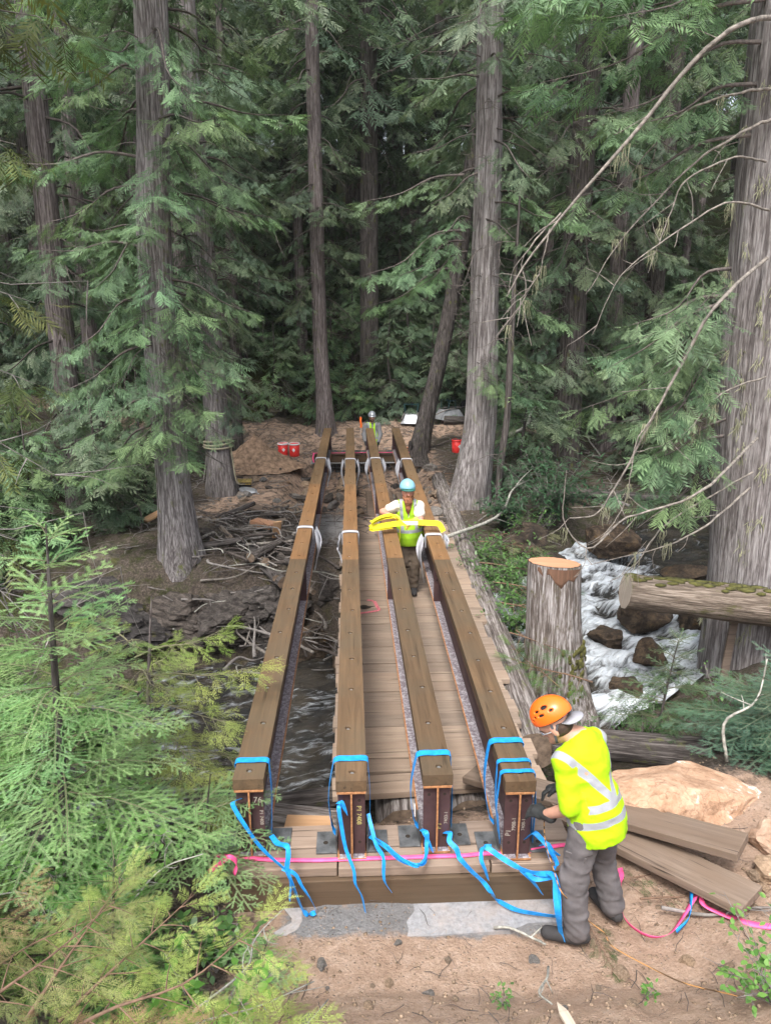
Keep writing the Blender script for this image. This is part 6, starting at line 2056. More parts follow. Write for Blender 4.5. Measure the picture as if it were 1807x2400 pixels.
for k, (a, b, r0, lab) in enumerate((((3.0, 23.8, .5), (7.5, 22.6, .45), .14, 'fallen log lying behind the pale cedar'), ((2.2, 25.2, 1.3), (8.0, 26.5, 1.5), .16, 'fallen log on the bank behind the wheelbarrows'), ((4.0, 15.4, .05), (7.0, 14.4, .1), .11, 'dark fallen log on the far bank above the pool'), ((-6.5, 17.0, .3), (-3.7, 14.2, .15), .12, 'dark fallen log behind the left cedar'))):
    tag(log_obj('fallen_log', a, b, r0, r0 * .7, 'bark_dark', seed=90 + k), lab, 'log')
for k in range(16):
    x, y = rs.uniform(-2.7, -.8), rs.uniform(10.2, 14.0)
    a, L, r_ = rs.uniform(0, PI), rs.uniform(.35, .95), rs.uniform(.035, .09)
    z = g(x, y) + r_ + rs.uniform(.0, .12)
    tag(log_obj('broken_log', (x - math.cos(a) * L / 2, y - math.sin(a) * L / 2, z), (x + math.cos(a) * L / 2, y + math.sin(a) * L / 2, z + rs.uniform(-.15, .15)), r_, r_ * .8, ['bark_dark', 'bark_brown'][k % 2], seed=200 + k, seg=12, n=8, amp=.12), 'short broken log in the rubble between the left cedar and the girders', 'log', 'broken logs on the left far bank')
for k in range(14):
    x, y = rs.uniform(-2.6, -.5), rs.uniform(10.0, 12.6)
    rock('dark angular rock in the rubble between the left cedar and the girders', 300 + k, (x, y, g(x, y) + .03), (rs.uniform(.12, .3), rs.uniform(.1, .24), rs.uniform(.08, .18)), 'rock_dark', rs.uniform(0, 6), (.2, .2), .12, group='rubble below the left cedar', sub=3)
for k in range(18):
    x, y = rs.uniform(-1.6, -.3), rs.uniform(9.2, 10.4)
    a, L = rs.uniform(0, PI), rs.uniform(.5, 1.2)
    dx, dy = math.cos(a) * L / 2, math.sin(a) * L / 2
    stick('dark branch jammed over the water edge under the left girders', (x - dx, y - dy, -1.0 + rs.uniform(0, .35)), (min(x + dx, -.2), y + dy, -1.0 + rs.uniform(0, .5)), rs.uniform(.01, .035), .005, ['twig_dark', 'twig_mid', 'twig'][k % 3], .1, 'branches jammed at the water edge')
rt = tag(log_obj('fallen_log', (1.78, 6.3, -.42), (2.08, 17.4, -.08), .21, .17, 'bark_log', seed=77, n=60), 'long grey barked log lying along the right side of the old footbridge', 'log')
hl = log_obj('fallen_log', (3.22, 8.0, .60), (6.4, 7.86, .22), .205, .24, 'bark_brown', seed=78, n=40, endmat='stake')
tag(hl, 'thick lichen covered log lying level in front of the huge right cedar', 'log')
mo = MB()
rm = np.random.default_rng(2)
for k in range(90):
    t_ = rm.uniform(.02, .95)
    p = np.array([3.22, 8.0, .60]) * (1 - t_) + np.array([6.4, 7.86, .22]) * t_
    Rr = .205 + .045 * t_
    a = rm.normal(1.57, .42)
    V, F = bmesh_ico(1)
    mo.add((V * np.array([rm.uniform(.05, .12), .05, .018]) + p + np.array([0, -math.cos(a) * Rr, math.sin(a) * Rr]) - np.array([3.22, 8.0, .60]), F))
ms = mo.build('moss_patch', M['moss'], None, smooth=True)
ms.parent, ms['kind'] = hl, 'stuff'
ms.matrix_parent_inverse = Matrix.LocRotScale(Vector((0, 0, 0)), hl.rotation_quaternion, None).inverted()
tag(log_obj('fallen_log', (1.95, 6.35, -.33), (3.35, 6.0, -.3), .14, .16, 'bark_dark', seed=79, n=30), 'mossy rotten log along the near bank behind the orange boulder', 'log')
tag(log_obj('fallen_log', (-.9, 5.2, -.2), (-.14, 5.08, -.24), .10, .11, 'bark_log', seed=80), 'weathered log end lying behind the near blocks under the left girders', 'log')
tag(log_obj('fallen_log', (-.95, 5.6, -.45), (-.12, 5.8, -.5), .09, .1, 'bark_dark', seed=81), 'rotten log at the water edge under the left girders', 'log')

# sawn stump
B = (2.42, 8.15, -1.0)
t = thing('tree_stump', 'tall sawn stump with pale cut top beside the rapids', 'stump', B)
V, F, P = trunk_vf([(.08, 0, -.6), (0.08, 0, 0), (.05, 0, .5), (.0, 0, 1.2), (-.03, 0, 1.92)], [.45, .42, .36, .325, .31], 64, .045, 41, 60, .35, .35, 4, .6)
tl = .10
V = V.copy()
top = np.maximum(V[:, 2], 0) / 1.92
V[:, 2] += top * (-V[:, 1] * .12 - V[:, 0] * .06)
obj_np('trunk', V, F, M['bark_stump'], t, smooth=True)
ring = V[-64:]
c = ring.mean(0)
cv = np.concatenate([c + (ring - c) * .97 + (0, 0, .004), c + (ring - c) * .5 + (0, 0, .006), [c + (0, 0, .008)]])
Fc = [(i, (i + 1) % 64, 64 + (i + 1) % 64, 64 + i) for i in range(64)] + [(64 + i, 64 + (i + 1) % 64, 128) for i in range(64)]
obj_np('cut_face', cv, Fc, M['cut'], t)
sv, sf = [], []
for i in range(9):
    for j in range(8):
        q = i / 8
        a = -2.5 + 1.9 * q
        low = 1.80 + [.05, -.02, .03, -.09, -.13, -.03, -.07, .02, .06][i]
        z = low + (1.90 - low) * j / 7
        Rr = np.interp(z, [1.2, 1.92], [.329, .316]) + (.004 if 0 < j else -.012)
        sv.append((Rr * math.cos(a) - .025, Rr * math.sin(a), z - Rr * math.sin(a) * .12 * z / 1.92 - Rr * math.cos(a) * .06 * z / 1.92))
for i in range(8):
    for j in range(7):
        sf.append((i * 8 + j, i * 8 + 8 + j, i * 8 + 9 + j, i * 8 + 1 + j))
M['scar'] = m_wood('torn_bark_scar', (.07, .038, .025), (.19, .105, .068), 2, .9, 1.0)
obj_np('bark_scar', np.array(sv), sf, M['scar'], t, smooth=True)
mo = MB()
for k in range(70):
    a, z = rm.normal(-.9, .35), rm.uniform(.25, .95)
    V, F = bmesh_ico(1)
    Rr = np.interp(z, [0, .5, 1.2], [.48, .37, .31])
    mo.add((V * np.array([.03, .03, rm.uniform(.03, .07)]) + np.array([Rr * math.cos(a) + .05, Rr * math.sin(a), z]), F))
o = mo.build('moss_patch', M['moss'], t, smooth=True)
o['kind'] = 'stuff'
t = thing('rotten_stump', 'small rotten hollow stump at the far right end of the girders', 'stump', (1.72, 19.2, -.05))
V, F, P = trunk_vf([(0, 0, 0), (0, 0, .25), (0.02, 0, .5)], [.3, .25, .24], 32, .12, 43, 20, .3, .2, 3)
V[:, 2] *= 1 + .25 * np.sin(np.arctan2(V[:, 1], V[:, 0]) * 3) * (V[:, 2] / .5)
obj_np('trunk', V, F, M['bark_dark'], t, smooth=True)
o = MB().box((4.66, 8.14, -.36), (.10, .035, 1.35), R=np.array(Matrix.Rotation(.05, 3, 'Y'))).build('split_slab', M['plank_grey'], None, bevel=.008)
tag(o, 'narrow split slab leaning on the foot of the huge right cedar', 'board')

# loose planks on the right
def loose(label, p0, p1, w, th, mat='plank_grey', roll=0.0, name='loose_plank', cat='plank'):
    p0, p1 = np.asarray(p0, float), np.asarray(p1, float)
    d = p1 - p0
    o = MB().box((0, 0, 0), (np.linalg.norm(d), w, th)).build(name, M[mat], None, bevel=.006)
    o.location = (p0 + p1) / 2
    Rm = basis(d)
    o.rotation_euler = Matrix(Rm.tolist()).to_euler()
    return tag(o, label, cat)
loose('upper of two loose grey planks lying on the dirt right of the worker', (.98, 5.42, -.03), (2.56, 3.98, .35), .27, .06)
loose('lower loose grey plank nearest the pink tape', (1.40, 5.05, .02), (2.47, 3.67, .21), .30, .06)
loose('thin weathered board propped under the loose planks', (1.5, 4.75, .12), (2.0, 4.95, .16), .2, .04)
loose('flat grey board lying among the dead branches left of the girders', (-2.35, 14.7, .02), (-1.5, 14.0, .02), .28, .04)
loose('split orange piece of wood on the dead branches', (-1.85, 13.0, .12), (-1.45, 12.75, .1), .24, .1, 'cut')
loose('short orange board standing by the split wood', (-1.38, 12.3, .02), (-1.33, 12.2, .34), .14, .03, 'board')
loose('broken reddish plank leaning behind the left cedar', (-3.9, 13.2, .1), (-3.3, 13.9, .35), .2, .04, 'board')
loose('rotten timber chunk under the left girders on the near bank', (-.55, 4.75, .0), (-.2, 4.72, .0), .16, .12, 'board')
sk = MB().box((0, 0, 0), (.05, .5, .02)).add((np.array([(-.025, .25, -.01), (.025, .25, -.01), (.025, .25, .01), (-.025, .25, .01), (0, .34, 0)]), [(0, 1, 4), (1, 2, 4), (2, 3, 4), (3, 0, 4)])).build('wooden_stake', M['stake'], None, bevel=.002)
sk.location, sk.rotation_euler = (1.075, 2.66, .36), (-.25, 0, .12)
tag(sk, 'pale pointed wooden stake at the bottom edge of the dirt', 'stake')

# ------------------------------------------------------------------ gear on the far bank
def pile_mesh():
    n_, m_ = 26, 48
    V, F = [], []
    for i in range(n_):
        q = i / (n_ - 1)
        for j in range(m_):
            a = 2 * PI * j / m_
            r_ = q * (1.0 + .18 * math.sin(2 * a + 1) + .1 * math.sin(5 * a))
            V.append((r_ * math.cos(a) * 1.05, r_ * math.sin(a), 0))
    V = np.array(V)
    q = np.repeat(np.linspace(0, 1, n_), m_)
    V[:, 2] = .82 * (1 - q) ** 1.25 + .09 * fbm(V[:, 0] * 3, V[:, 1] * 3, seed=8, oct=4) * (1 - q * .6) - .06 * q
    for i in range(n_ - 1):
        for j in range(m_):
            F.append((i * m_ + j, i * m_ + (j + 1) % m_, (i + 1) * m_ + (j + 1) % m_, (i + 1) * m_ + j))
    return V, F
V, F = pile_mesh()
o = obj_np('dirt_pile', V, F, M['dirt'], smooth=True)
o.location = (-2.55, 18.7, g(-2.55, 18.7) - .02)
tag(o, 'heap of loose dug dirt between the roped tree and the red buckets', 'dirt pile')

def lathe(prof, seg=24):
    V, F = [], []
    for r_, z_ in prof:
        for j in range(seg):
            a = 2 * PI * j / seg
            V.append((r_ * math.cos(a), r_ * math.sin(a), z_))
    for i in range(len(prof) - 1):
        for j in range(seg):
            F.append((i * seg + j, i * seg + (j + 1) % seg, (i + 1) * seg + (j + 1) % seg, (i + 1) * seg + j))
    return np.array(V), F
def bucket(label, loc, mat, rz=0, rim='white', s=1.0):
    t = thing('bucket', label, 'bucket', loc, rz, 'plastic buckets')
    t.scale = (s, s, s)
    V, F = lathe([(0, .003), (.13, .0), (.135, .01), (.152, .36), (.146, .36), (.13, .02), (0, .02)])
    obj_np('pail', V, F, M[mat], t, smooth=True)
    V, F = lathe([(.150, .325), (.161, .33), (.161, .345), (.157, .37), (.148, .372), (.145, .36)])
    obj_np('rim', V, F, M[rim], t, smooth=True)
    mb = MB().tube([(.158 * math.cos(a), .158 * math.sin(a) * .35 - .155 * 1.0, .30 - .16 * math.sin(a)) for a in np.linspace(0, PI, 9)], .003, 5)
    mb.build('handle', M['wire'], t)
    V = np.array([(-.05, -.1475, .19), (0, -.147, .13), (.05, -.1475, .19), (0, -.1515, .25)])
    obj_np('printed_mark', V, [(0, 1, 2, 3)], M['white'], t)
    return t
bucket('red bucket on the left of the pair behind the dirt heap', (-2.02, 20.7, g(-2.02, 20.7)), 'red', .2)
bucket('red bucket on the right of the pair behind the dirt heap', (-1.68, 20.55, g(-1.68, 20.55)), 'red', -.1)
bucket('orange red bucket half hidden beside the pale cedar trunk', (2.95, 20.4, g(2.95, 20.4)), 'red', .4, 'red')
bucket('small dark bucket by the foot of the leaning trunk', (1.52, 19.95, g(1.52, 19.95)), 'black', 0, 'orange', .8)

def barrow(label, loc, rz):
    t = thing('wheelbarrow', label, 'wheelbarrow', loc, rz, 'wheelbarrows turned upside down')
    a, b = (.46, .33), (.30, .20)
    V = np.array([(-a[0], -a[1], 0), (a[0], -a[1], 0), (a[0], a[1], 0), (-a[0], a[1], 0), (-b[0], -b[1], .30), (b[0], -b[1], .30), (b[0], b[1], .30), (-b[0], b[1], .30)])
    obj_np('tray', V, [(0, 1, 5, 4), (1, 2, 6, 5), (2, 3, 7, 6), (3, 0, 4, 7), (4, 5, 6, 7)], M['tray'], t, bevel=.03)
    MB().tube([(-a[0], -a[1], .01), (a[0], -a[1], .01), (a[0], a[1], .01), (-a[0], a[1], .01), (-a[0], -a[1], .01)], .012, 6).build('tray_lip', M['tray'], t)
    for s in (-1, 1):
        MB().tube([(-.75, s * .28, .20), (-.2, s * .22, .33), (.62, s * .07, .36)], .02, 6, 8).build('handle_bar', M['twig'], t, smooth=True)
        MB().tube([(-.18, s * .2, .33), (-.14, s * .24, .62), (.1, s * .22, .62), (.14, s * .18, .33)], .015, 6).build('leg_frame', M['green_metal'], t)
    MB().box((-.02, 0, .60), (.06, .5, .03)).build('cross_brace', M['green_metal'], t)
    w = MB().add((lathe([(.05, -.05), (.17, -.04), (.19, 0), (.17, .04), (.05, .05)], 20)[0] @ np.array([[1, 0, 0], [0, 0, 1], [0, -1, 0]]).T + np.array([.68, 0, .40]), lathe([(.05, -.05), (.17, -.04), (.19, 0), (.17, .04), (.05, .05)], 20)[1])).build('wheel', M['black'], t, smooth=True)
    return t
barrow('upturned grey wheelbarrow left of the leaning trunk', (1.95, 24.3, g(1.95, 24.3)), 1.45)
barrow('upturned grey wheelbarrow between the leaning trunk and the pale cedar', (3.2, 24.2, g(3.2, 24.2)), .5)

t = thing('marker_stake', 'stake with orange flagging beside the worker in silver helmet', 'stake', (.24, 22.9, g(.24, 22.9)))
MB().box((0, 0, .25), (.03, .03, .6)).build('stake', M['stake'], t)
MB().ribbon([(0, -.02, .54), (-.01, -.03, .42), (.01, -.03, .30), (0, -.02, .2)], .06, side=(1, 0, 0), n=14).build('flag', M['orange'], t)
for k, (dz_, rz_, lab) in enumerate(((.0, .2, 'lower black and yellow tool case at the foot of the roped tree'), (.115, .05, 'upper yellow tool case stacked on another by the roped tree'))):
    t = thing('tool_case', lab, 'tool case', (-2.66, 17.1, g(-2.66, 17.1) + dz_ + .01), rz_)
    MB().box((0, 0, .05), (.42, .28, .095)).build('shell', M['case' if k else 'black'], t, bevel=.015)
    MB().box((0, -.143, .05), (.43, .01, .02)).build('latch_strip', M['black' if k else 'case'], t)
    MB().tube([(-.06, -.15, .05), (-.05, -.18, .06), (.05, -.18, .06), (.06, -.15, .05)], .008, 6, 10).build('handle', M['black'], t)
o = MB().add((lathe([(0, .01), (.19, .012), (.2, 0), (.19, -.01), (0, -.012)], 16)[0] * np.array([1.25, .7, 1]), lathe([(0, .01), (.19, .012), (.2, 0), (.19, -.01), (0, -.012)], 16)[1])).tube([(.2, 0, 0), (.34, -.05, .0)], .012, 6).build('metal_snatch_plate', M['tray'], None, smooth=True)
o.location, o.rotation_euler = (-2.45, 16.5, g(-2.45, 16.5) + .05), (.2, .1, -.5)
tag(o, 'flat grey metal plate tool lying below the roped tree', 'tool')
mb = MB()
for k in range(3):
    zz = .95 + .06 * k
    mb.tube([(-3.07 + (.325 - .006 * k) * math.cos(a), 16.5 + (.325 - .006 * k) * math.sin(a), zz + .03 * math.sin(a + k)) for a in np.linspace(0, 2 * PI, 26)], .022, 6)
mb.tube([(-2.77, 16.38, .98), (-2.74, 16.35, .6), (-2.70, 16.3, .3), (-2.62, 16.3, .1), (-2.5, 16.4, .06)], .014, 6, 24)
mb.tube([(-2.80, 16.40, .95), (-2.71, 16.3, .5), (-2.66, 16.25, .15), (-2.55, 16.35, .06)], .014, 6, 24)
tag(mb.build('rope', M['rope_tan'], None, smooth=True), 'tan rope wound round the trunk behind the left cedar with its ends hanging', 'rope')
stick('shovel-like long pole leaning by the roped tree', (-3.55, 16.9, .0), (-3.45, 17.3, 1.0), .016, .014, 'twig', .01, forks=0, name='pole', cat='pole')
M['stem_red'] = m_plain('reddish_twig', (.17, .105, .07), .85, var=.25, scale=20)
M['twig_green'] = m_plain('young_twig', (.16, .15, .09), .85, var=.2, scale=20)
# ------------------------------------------------------------------ young trees and shrubs near the camera
rp = np.random.default_rng(77)
NB = [make_needle_bough(rp, 1.0, 18, .019, .0062, .42, rp.uniform(.02, .15), .0022) for _ in range(5)]
NBC = [make_needle_bough(rp, 1.0, 15, .030, .011, .44, rp.uniform(.02, .15), .004) for _ in range(4)]
NBS = [make_needle_bough(rp, 1.0, 9, .060, .012, .44, .05, .0045, False) for _ in range(3)]
CB = [make_bough(rp, 1.0, 14, 3, 3, 8, .17, .25, .35, .016, .34) for _ in range(3)]
FIR = ((.17, .36, .115), (.38, .61, .26))
FIR_BLUE = ((.075, .155, .10), (.15, .27, .18))
YCED = ((.20, .29, .07), (.42, .50, .16))
OLIVE = ((.065, .085, .025), (.16, .18, .06))
LCED = ((.07, .16, .04), (.16, .29, .07))

def sapling(name, label, base, H, places, lib, cols, seed, cat='sapling', trunk_r=.03, mat='needle', lean=(.1, 0), barkmat='bark_dark'):
    rng = np.random.default_rng(seed)
    t = thing(name, label, cat, base)
    V, F, P = trunk_vf([(0, 0, 0), (lean[0] * .3, lean[1] * .3, H * .35), (lean[0] * .65, lean[1] * .65, H * .7), (lean[0], lean[1], H)], [trunk_r, trunk_r * .85, trunk_r * .55, .004], 12, .05, seed, 30, .2, .1)
    obj_np('trunk', V, F, M[barkmat], t, smooth=True)
    f_, L = Foliage(), []
    for sub, lb in (([q for q in places if q[3] >= .5 or lib is CB], lib), ([q for q in places if q[3] < .5 and lib is not CB], NBS)):
        if sub:
            V, T, C, L2 = assemble(sub, lb, cols, rng, True)
            f_.add(V, T, C)
            L += L2
    V, T, C = f_.done()
    obj_np('crown', V, T, M[mat], t, tint=C)
    V, F = tubes_mesh(L, 3)
    o = obj_np('branchwork', V, F, M['twig_green'], t, smooth=True)
    return t

def whorls(H, z0, n_, per, l0, l1, rng, lean=(.1, 0), pit0=(-.15, .15), pit1=(.3, .7), az=None):
    out = []
    for k in range(n_):
        f_ = k / (n_ - 1)
        z = z0 + (H * .97 - z0) * f_
        for q in range(per):
            a = (2 * PI * q / per + rng.uniform(-.4, .4)) if az is None else rng.uniform(*az)
            pit = (pit0[0] + (pit1[0] - pit0[0]) * f_ ** 2, pit0[1] + (pit1[1] - pit0[1]) * f_ ** 2)
            out.append(((lean[0] * z / H, lean[1] * z / H, z + rng.uniform(-.05, .05)), a, rng.uniform(*pit), (l0 + (l1 - l0) * f_) * rng.uniform(.75, 1.15)))
    return out
b = (-1.86, 4.0, .22)
pl = whorls(2.42, .35, 12, 5, 1.12, .26, rp, (.13, 0))
sapling('young_fir', 'bright green young fir in the left foreground', b, 2.42, pl, NB, FIR, 31, trunk_r=.034, lean=(.13, 0))
b = (-2.75, 4.5, .25)
sapling('young_fir', 'second young fir at the left edge behind the bright one', b, 2.0, whorls(2.0, .3, 10, 6, 1.0, .25, rp), NBC, ((.06, .15, .035), (.14, .29, .065)), 32, trunk_r=.03)
b = (-1.72, 5.25, .0)
pl = [((0, 0, z), a, p, L) for z, a, p, L in ((1.0, -.15, .35, .95), (.8, -.5, .3, .9), (1.2, .2, .4, .7), (1.35, -1.3, .5, .55), (1.1, -1.0, .4, .8), (.7, -.9, .2, .95), (1.3, 2.5, .4, .6), (.9, 2.9, .3, .7), (1.0, 1.2, .3, .6), (.5, -.3, .15, .9), (.6, -1.6, .2, .8), (.45, -.7, .1, 1.0))]
sapling('young_cedar', 'yellow green young cedar leaning towards the far left girder', b, 1.75, pl, CB, YCED, 33, mat='leaf', lean=(.2, -.1), trunk_r=.025, barkmat='bark_red')
b = (-1.05, 4.15, .1)
pl = [((0, 0, z), a, p, L) for z, a, p, L in ((.4, -1.2, .1, .6), (.25, -.9, .05, .65), (.3, -1.9, .1, .6), (.2, -.5, .0, .6), (.5, .1, .25, .55), (.45, -.7, .2, .5), (.55, .8, .3, .4), (.35, -.2, .1, .6), (.6, -1.4, .4, .4), (.3, 1.6, .2, .4))]
sapling('young_fir', 'small bushy fir covering the foot of the far left girder', b, .8, pl, NB, FIR, 34, trunk_r=.012)
b = (-1.35, 3.2, .12)
sapling('young_hemlock', 'dark green low hemlock below the young fir', b, .95, whorls(.95, .1, 7, 6, .62, .2, rp), NB, ((.04, .12, .02), (.11, .24, .05)), 35, trunk_r=.014)
b = (-2.2, 3.1, .3)
sapling('young_hemlock', 'glossy low hemlock at the left edge below the fir', b, 1.0, whorls(1.0, .1, 7, 6, .7, .2, rp), NBC, ((.06, .13, .02), (.15, .26, .05)), 36, trunk_r=.014)
b = (-.62, 3.35, .0)
sapling('young_hemlock', 'tiny hemlock seedling at the left edge of the dirt', b, .35, whorls(.35, .04, 4, 5, .3, .1, rp), NB, FIR, 37, trunk_r=.006)
b = (3.75, 5.55, .0)
sapling('young_fir', 'blue green young fir at the right edge beside the orange boulder', b, .9, whorls(.9, .08, 8, 7, 1.0, .3, rp), NBC, FIR_BLUE, 38, trunk_r=.02)
b = (3.1, 6.5, -.25)
sapling('young_hemlock', 'dark small hemlock between the orange boulder and the rapids', b, .9, whorls(.9, .08, 6, 6, .6, .2, rp), NBC, ((.045, .10, .045), (.11, .2, .09)), 39, trunk_r=.014)

# broadleaf shrubs
def leaf_shrub(name, label, base, stems, H, nleaf, ll, lw, cols, seed, spread=.5, cat='shrub', arch=0.0):
    rng = np.random.default_rng(seed)
    t = thing(name, label, cat, base)
    lines, VV, CC = [], [], []
    for s in range(stems):
        a = rng.uniform(0, 6.28)
        h = H * rng.uniform(.6, 1.1)
        e = np.array([math.cos(a) * spread * rng.uniform(.4, 1), math.sin(a) * spread * rng.uniform(.4, 1), h])
        c = catmull([(0, 0, 0), e * (.35, .35, .55), e + (0, 0, -arch * h)], 9)
        lines.append((c, .006 * H + .002, .0015))
        for k in range(nleaf):
            i = rng.uniform(2.0, 8)
            p = c[int(i)] * (1 - i % 1) + c[min(8, int(i) + 1)] * (i % 1)
            d = nrm(np.array([rng.normal(), rng.normal(), rng.normal(.15, .4)]))
            tw = rng.uniform(0, .14) * H ** .5
            p = p + d * tw
            if tw > .05:
                lines.append((np.array([p - d * tw, p]), .002, .001))
            R = basis(d)
            L_ = ll * rng.uniform(.6, 1.25)
            q = np.array([(0, 0, 0), (.3 * L_, lw * L_ * .8, -.02 * L_), (.65 * L_, lw * L_ * .7, -.06 * L_), (L_, 0, -.16 * L_), (.65 * L_, -lw * L_ * .7, -.06 * L_), (.3 * L_, -lw * L_ * .8, -.02 * L_)])
            VV.append(q @ R.T + p)
            CC.append(np.tile(np.array(cols[0]) + (np.array(cols[1]) - np.array(cols[0])) * rng.uniform(0, 1), (6, 1)))
    V = np.concatenate(VV)
    n_ = len(VV)
    F = np.arange(n_ * 6).reshape(n_, 6)
    obj_np('leaves', V, F, M['hedge'], t, tint=np.concatenate(CC))['kind'] = 'stuff'
    V, F = tubes_mesh(lines, 3)
    obj_np('stems', V, F, M['twig'], t, smooth=True)['kind'] = 'stuff'
    return t
# cut or fallen boughs: each one a thing
def bough_thing(label, pos, az, pit, L, lib, cols, seed, mat='leaf', name='cedar_bough', group=None):
    rng = np.random.default_rng(seed)
    t = thing(name, label, 'bough', pos, 0, group)
    V, T, C, LL = assemble([((0, 0, 0), az, pit, L)], lib, cols, rng, True)
    obj_np('foliage', V, T, M[mat], t, tint=C)
    V, F = tubes_mesh(LL, 4)
    obj_np('stem', V, F, M['stem_red'], t, smooth=True)
    return t
CB2 = [make_bough(rp, 1.0, 14, 3, 2, 8, .19, .12, .25, .02, .4) for _ in range(3)]
for k, (x, y, dz_, az, pit, L) in enumerate(((2.2, 12.3, .25, -.4, .1, 1.1), (2.25, 11.6, .2, -.8, .05, 1.2), (2.0, 11.0, .3, -.2, .0, 1.2), (2.3, 10.6, .15, -1.2, .1, 1.1), (2.05, 10.1, .3, -.1, -.05, 1.1), (2.2, 9.6, .1, .4, .05, .9), (2.0, 9.3, .3, -.6, .1, .9), (2.1, 8.7, .15, -1.2, .0, .8), (1.9, 8.2, .35, -.8, .1, .7), (2.5, 12.8, .2, .2, .1, 1.1))):
    bough_thing('cut cedar bough piled on the long log right of the footbridge', (x, y, max(g(x, y), -.35) + dz_), az, pit, L, CB2, (((.05, .10, .04), (.12, .20, .08)) if k % 3 else ((.16, .18, .09), (.30, .32, .18))), 100 + k, group='cut boughs beside the footbridge')
for k, (x, y, H, s_) in enumerate(((2.25, 12.0, .7, .7), (2.1, 10.9, .6, .6), (2.35, 10.0, .6, .6), (2.15, 9.1, .55, .5), (2.6, 11.2, .6, .6), (3.3, 12.9, .8, .8))):
    leaf_shrub('leafy_shrub', 'low green bush growing beside the long log right of the footbridge', (x, y, max(g(x, y), -.5)), 14, H, 40, .075, .26, ((.045, .11, .03), (.13, .24, .07)), 60 + k, s_)['group'] = 'bushes beside the long log'
bough_thing('fresh green cedar sprig at the foot of the sawn stump', (2.75, 7.55, -.35), 3.0, .35, .95, CB2, LCED, 120)
bough_thing('small green cedar sprig left of the sawn stump foot', (2.35, 7.5, -.38), 2.2, .4, .8, CB2, LCED, 121)
bough_thing('cut cedar bough under the loose planks behind the worker', (1.68, 4.02, .06), .3, .0, .55, CB2, ((.05, .10, .04), (.12, .20, .08)), 122)
bough_thing('cedar sprig on the dirt between the boots of the worker', (1.45, 3.75, .04), -1.4, .0, .35, CB2, ((.04, .09, .03), (.10, .18, .06)), 123)
bough_thing('cedar bough on the dirt by the pink tape', (1.85, 3.88, .06), .1, .0, .6, CB2, ((.05, .10, .04), (.12, .20, .08)), 124)
bough_thing('fallen green bough on the red litter beside the pale cedar', (2.2, 17.2, .1), -.3, .1, 1.0, CB2, GREEN_NEAR, 125)
# the yellowing cut cedar in front, closest to the camera
CB3 = [make_bough(rp, 1.0, 13, 3, 5, 9, .20, .12, .3, .011, .34, .32, .30) for _ in range(4)]
for k, (p, az, pit, L, c_, lab) in enumerate((((-1.11, 1.95, 1.36), .55, .12, .85, YCED, 'yellow green cut cedar bough reaching furthest towards the blue straps'), ((-1.01, 1.75, 1.42), .35, .02, .8, ((.20, .24, .06), (.36, .38, .12)), 'yellowing cedar bough along the bottom left edge'),
                                              ((-1.41, 1.9, 1.45), 1.0, .05, .75, ((.17, .22, .06), (.33, .34, .12)), 'yellowing cedar bough left of the foremost one'), ((-1.61, 1.85, 1.5), 1.35, .05, .7, ((.22, .17, .08), (.38, .28, .14)), 'browning cedar bough at the lower left'),
                                              ((-1.42, 1.6, 1.5), .5, -.02, .8, ((.30, .18, .11), (.50, .33, .21)), 'dead pinkish brown cedar bough at the bottom left'), ((-0.86, 2.1, 1.1), .4, .1, .6, YCED, 'low yellow green cedar bough beside the dirt'), ((-1.91, 1.95, 1.55), 1.2, .1, .6, ((.15, .18, .07), (.3, .3, .13)), 'olive cedar bough in the lower left corner'),
                                              ((-1.11, 2.15, 1.25), .85, .3, .62, YCED, 'upright yellow green cedar tip nearest the blue straps'), ((-1.26, 2.2, 1.2), 1.2, .35, .6, YCED, 'upright yellow green cedar tip in the left foreground'), ((-0.91, 1.7, 1.3), .75, .15, .6, ((.22, .28, .08), (.40, .42, .15)), 'pale yellow cedar bough at the bottom edge'),
                                              ((-1.36, 2.0, 1.25), .2, .0, .6, ((.16, .22, .06), (.32, .36, .13)), 'yellow green cedar bough lying low at the left'), ((-1.16, 1.5, 1.5), .75, .0, .55, ((.20, .22, .09), (.36, .34, .16)), 'faded cedar bough closest to the camera'), ((-1.61, 2.25, 1.25), .6, .2, .6, ((.2, .2, .08), (.38, .33, .15)), 'faded cedar bough in front of the low hemlock'))):
    bough_thing(lab, p, az, pit, L, CB3, c_, 140 + k)

GL = ((.035, .085, .025), (.10, .19, .055))
GB = ((.03, .075, .035), (.075, .15, .075))
leaf_shrub('leafy_shrub', 'tall dark leafy bush on the far bank below the pale cedar', (3.9, 13.9, g(3.9, 13.9)), 22, 1.5, 90, .13, .17, GB, 1, 1.2)
leaf_shrub('leafy_shrub', 'leafy bush left part by the foot of the pale cedar', (3.0, 13.4, g(3.0, 13.4)), 14, .9, 80, .11, .2, GB, 2, .8)
leaf_shrub('leafy_shrub', 'low leafy bush above the dark boulder behind the stump', (2.7, 12.3, g(2.7, 12.3)), 12, .7, 60, .09, .25, GL, 3, .6)
for k, (x, y, H, lab) in enumerate(((2.75, 7.2, .55, 'sparse leafy plant right of the stump foot'), (3.15, 6.95, .6, 'sparse leafy plant before the white water'), (3.45, 7.3, .5, 'sparse leafy plant near the foot of the huge right cedar'), (2.35, 6.9, .45, 'low leafy plant behind the worker in orange helmet'), (1.75, 6.6, .45, 'small leafy plant between the old footbridge and the stump'), (4.1, 7.2, .6, 'leafy plant below the lichen covered log'))):
    leaf_shrub('leafy_plant', lab, (x, y, g(x, y)), 9, H, 26, .045, .34, GL, 10 + k, .35, 'plant')
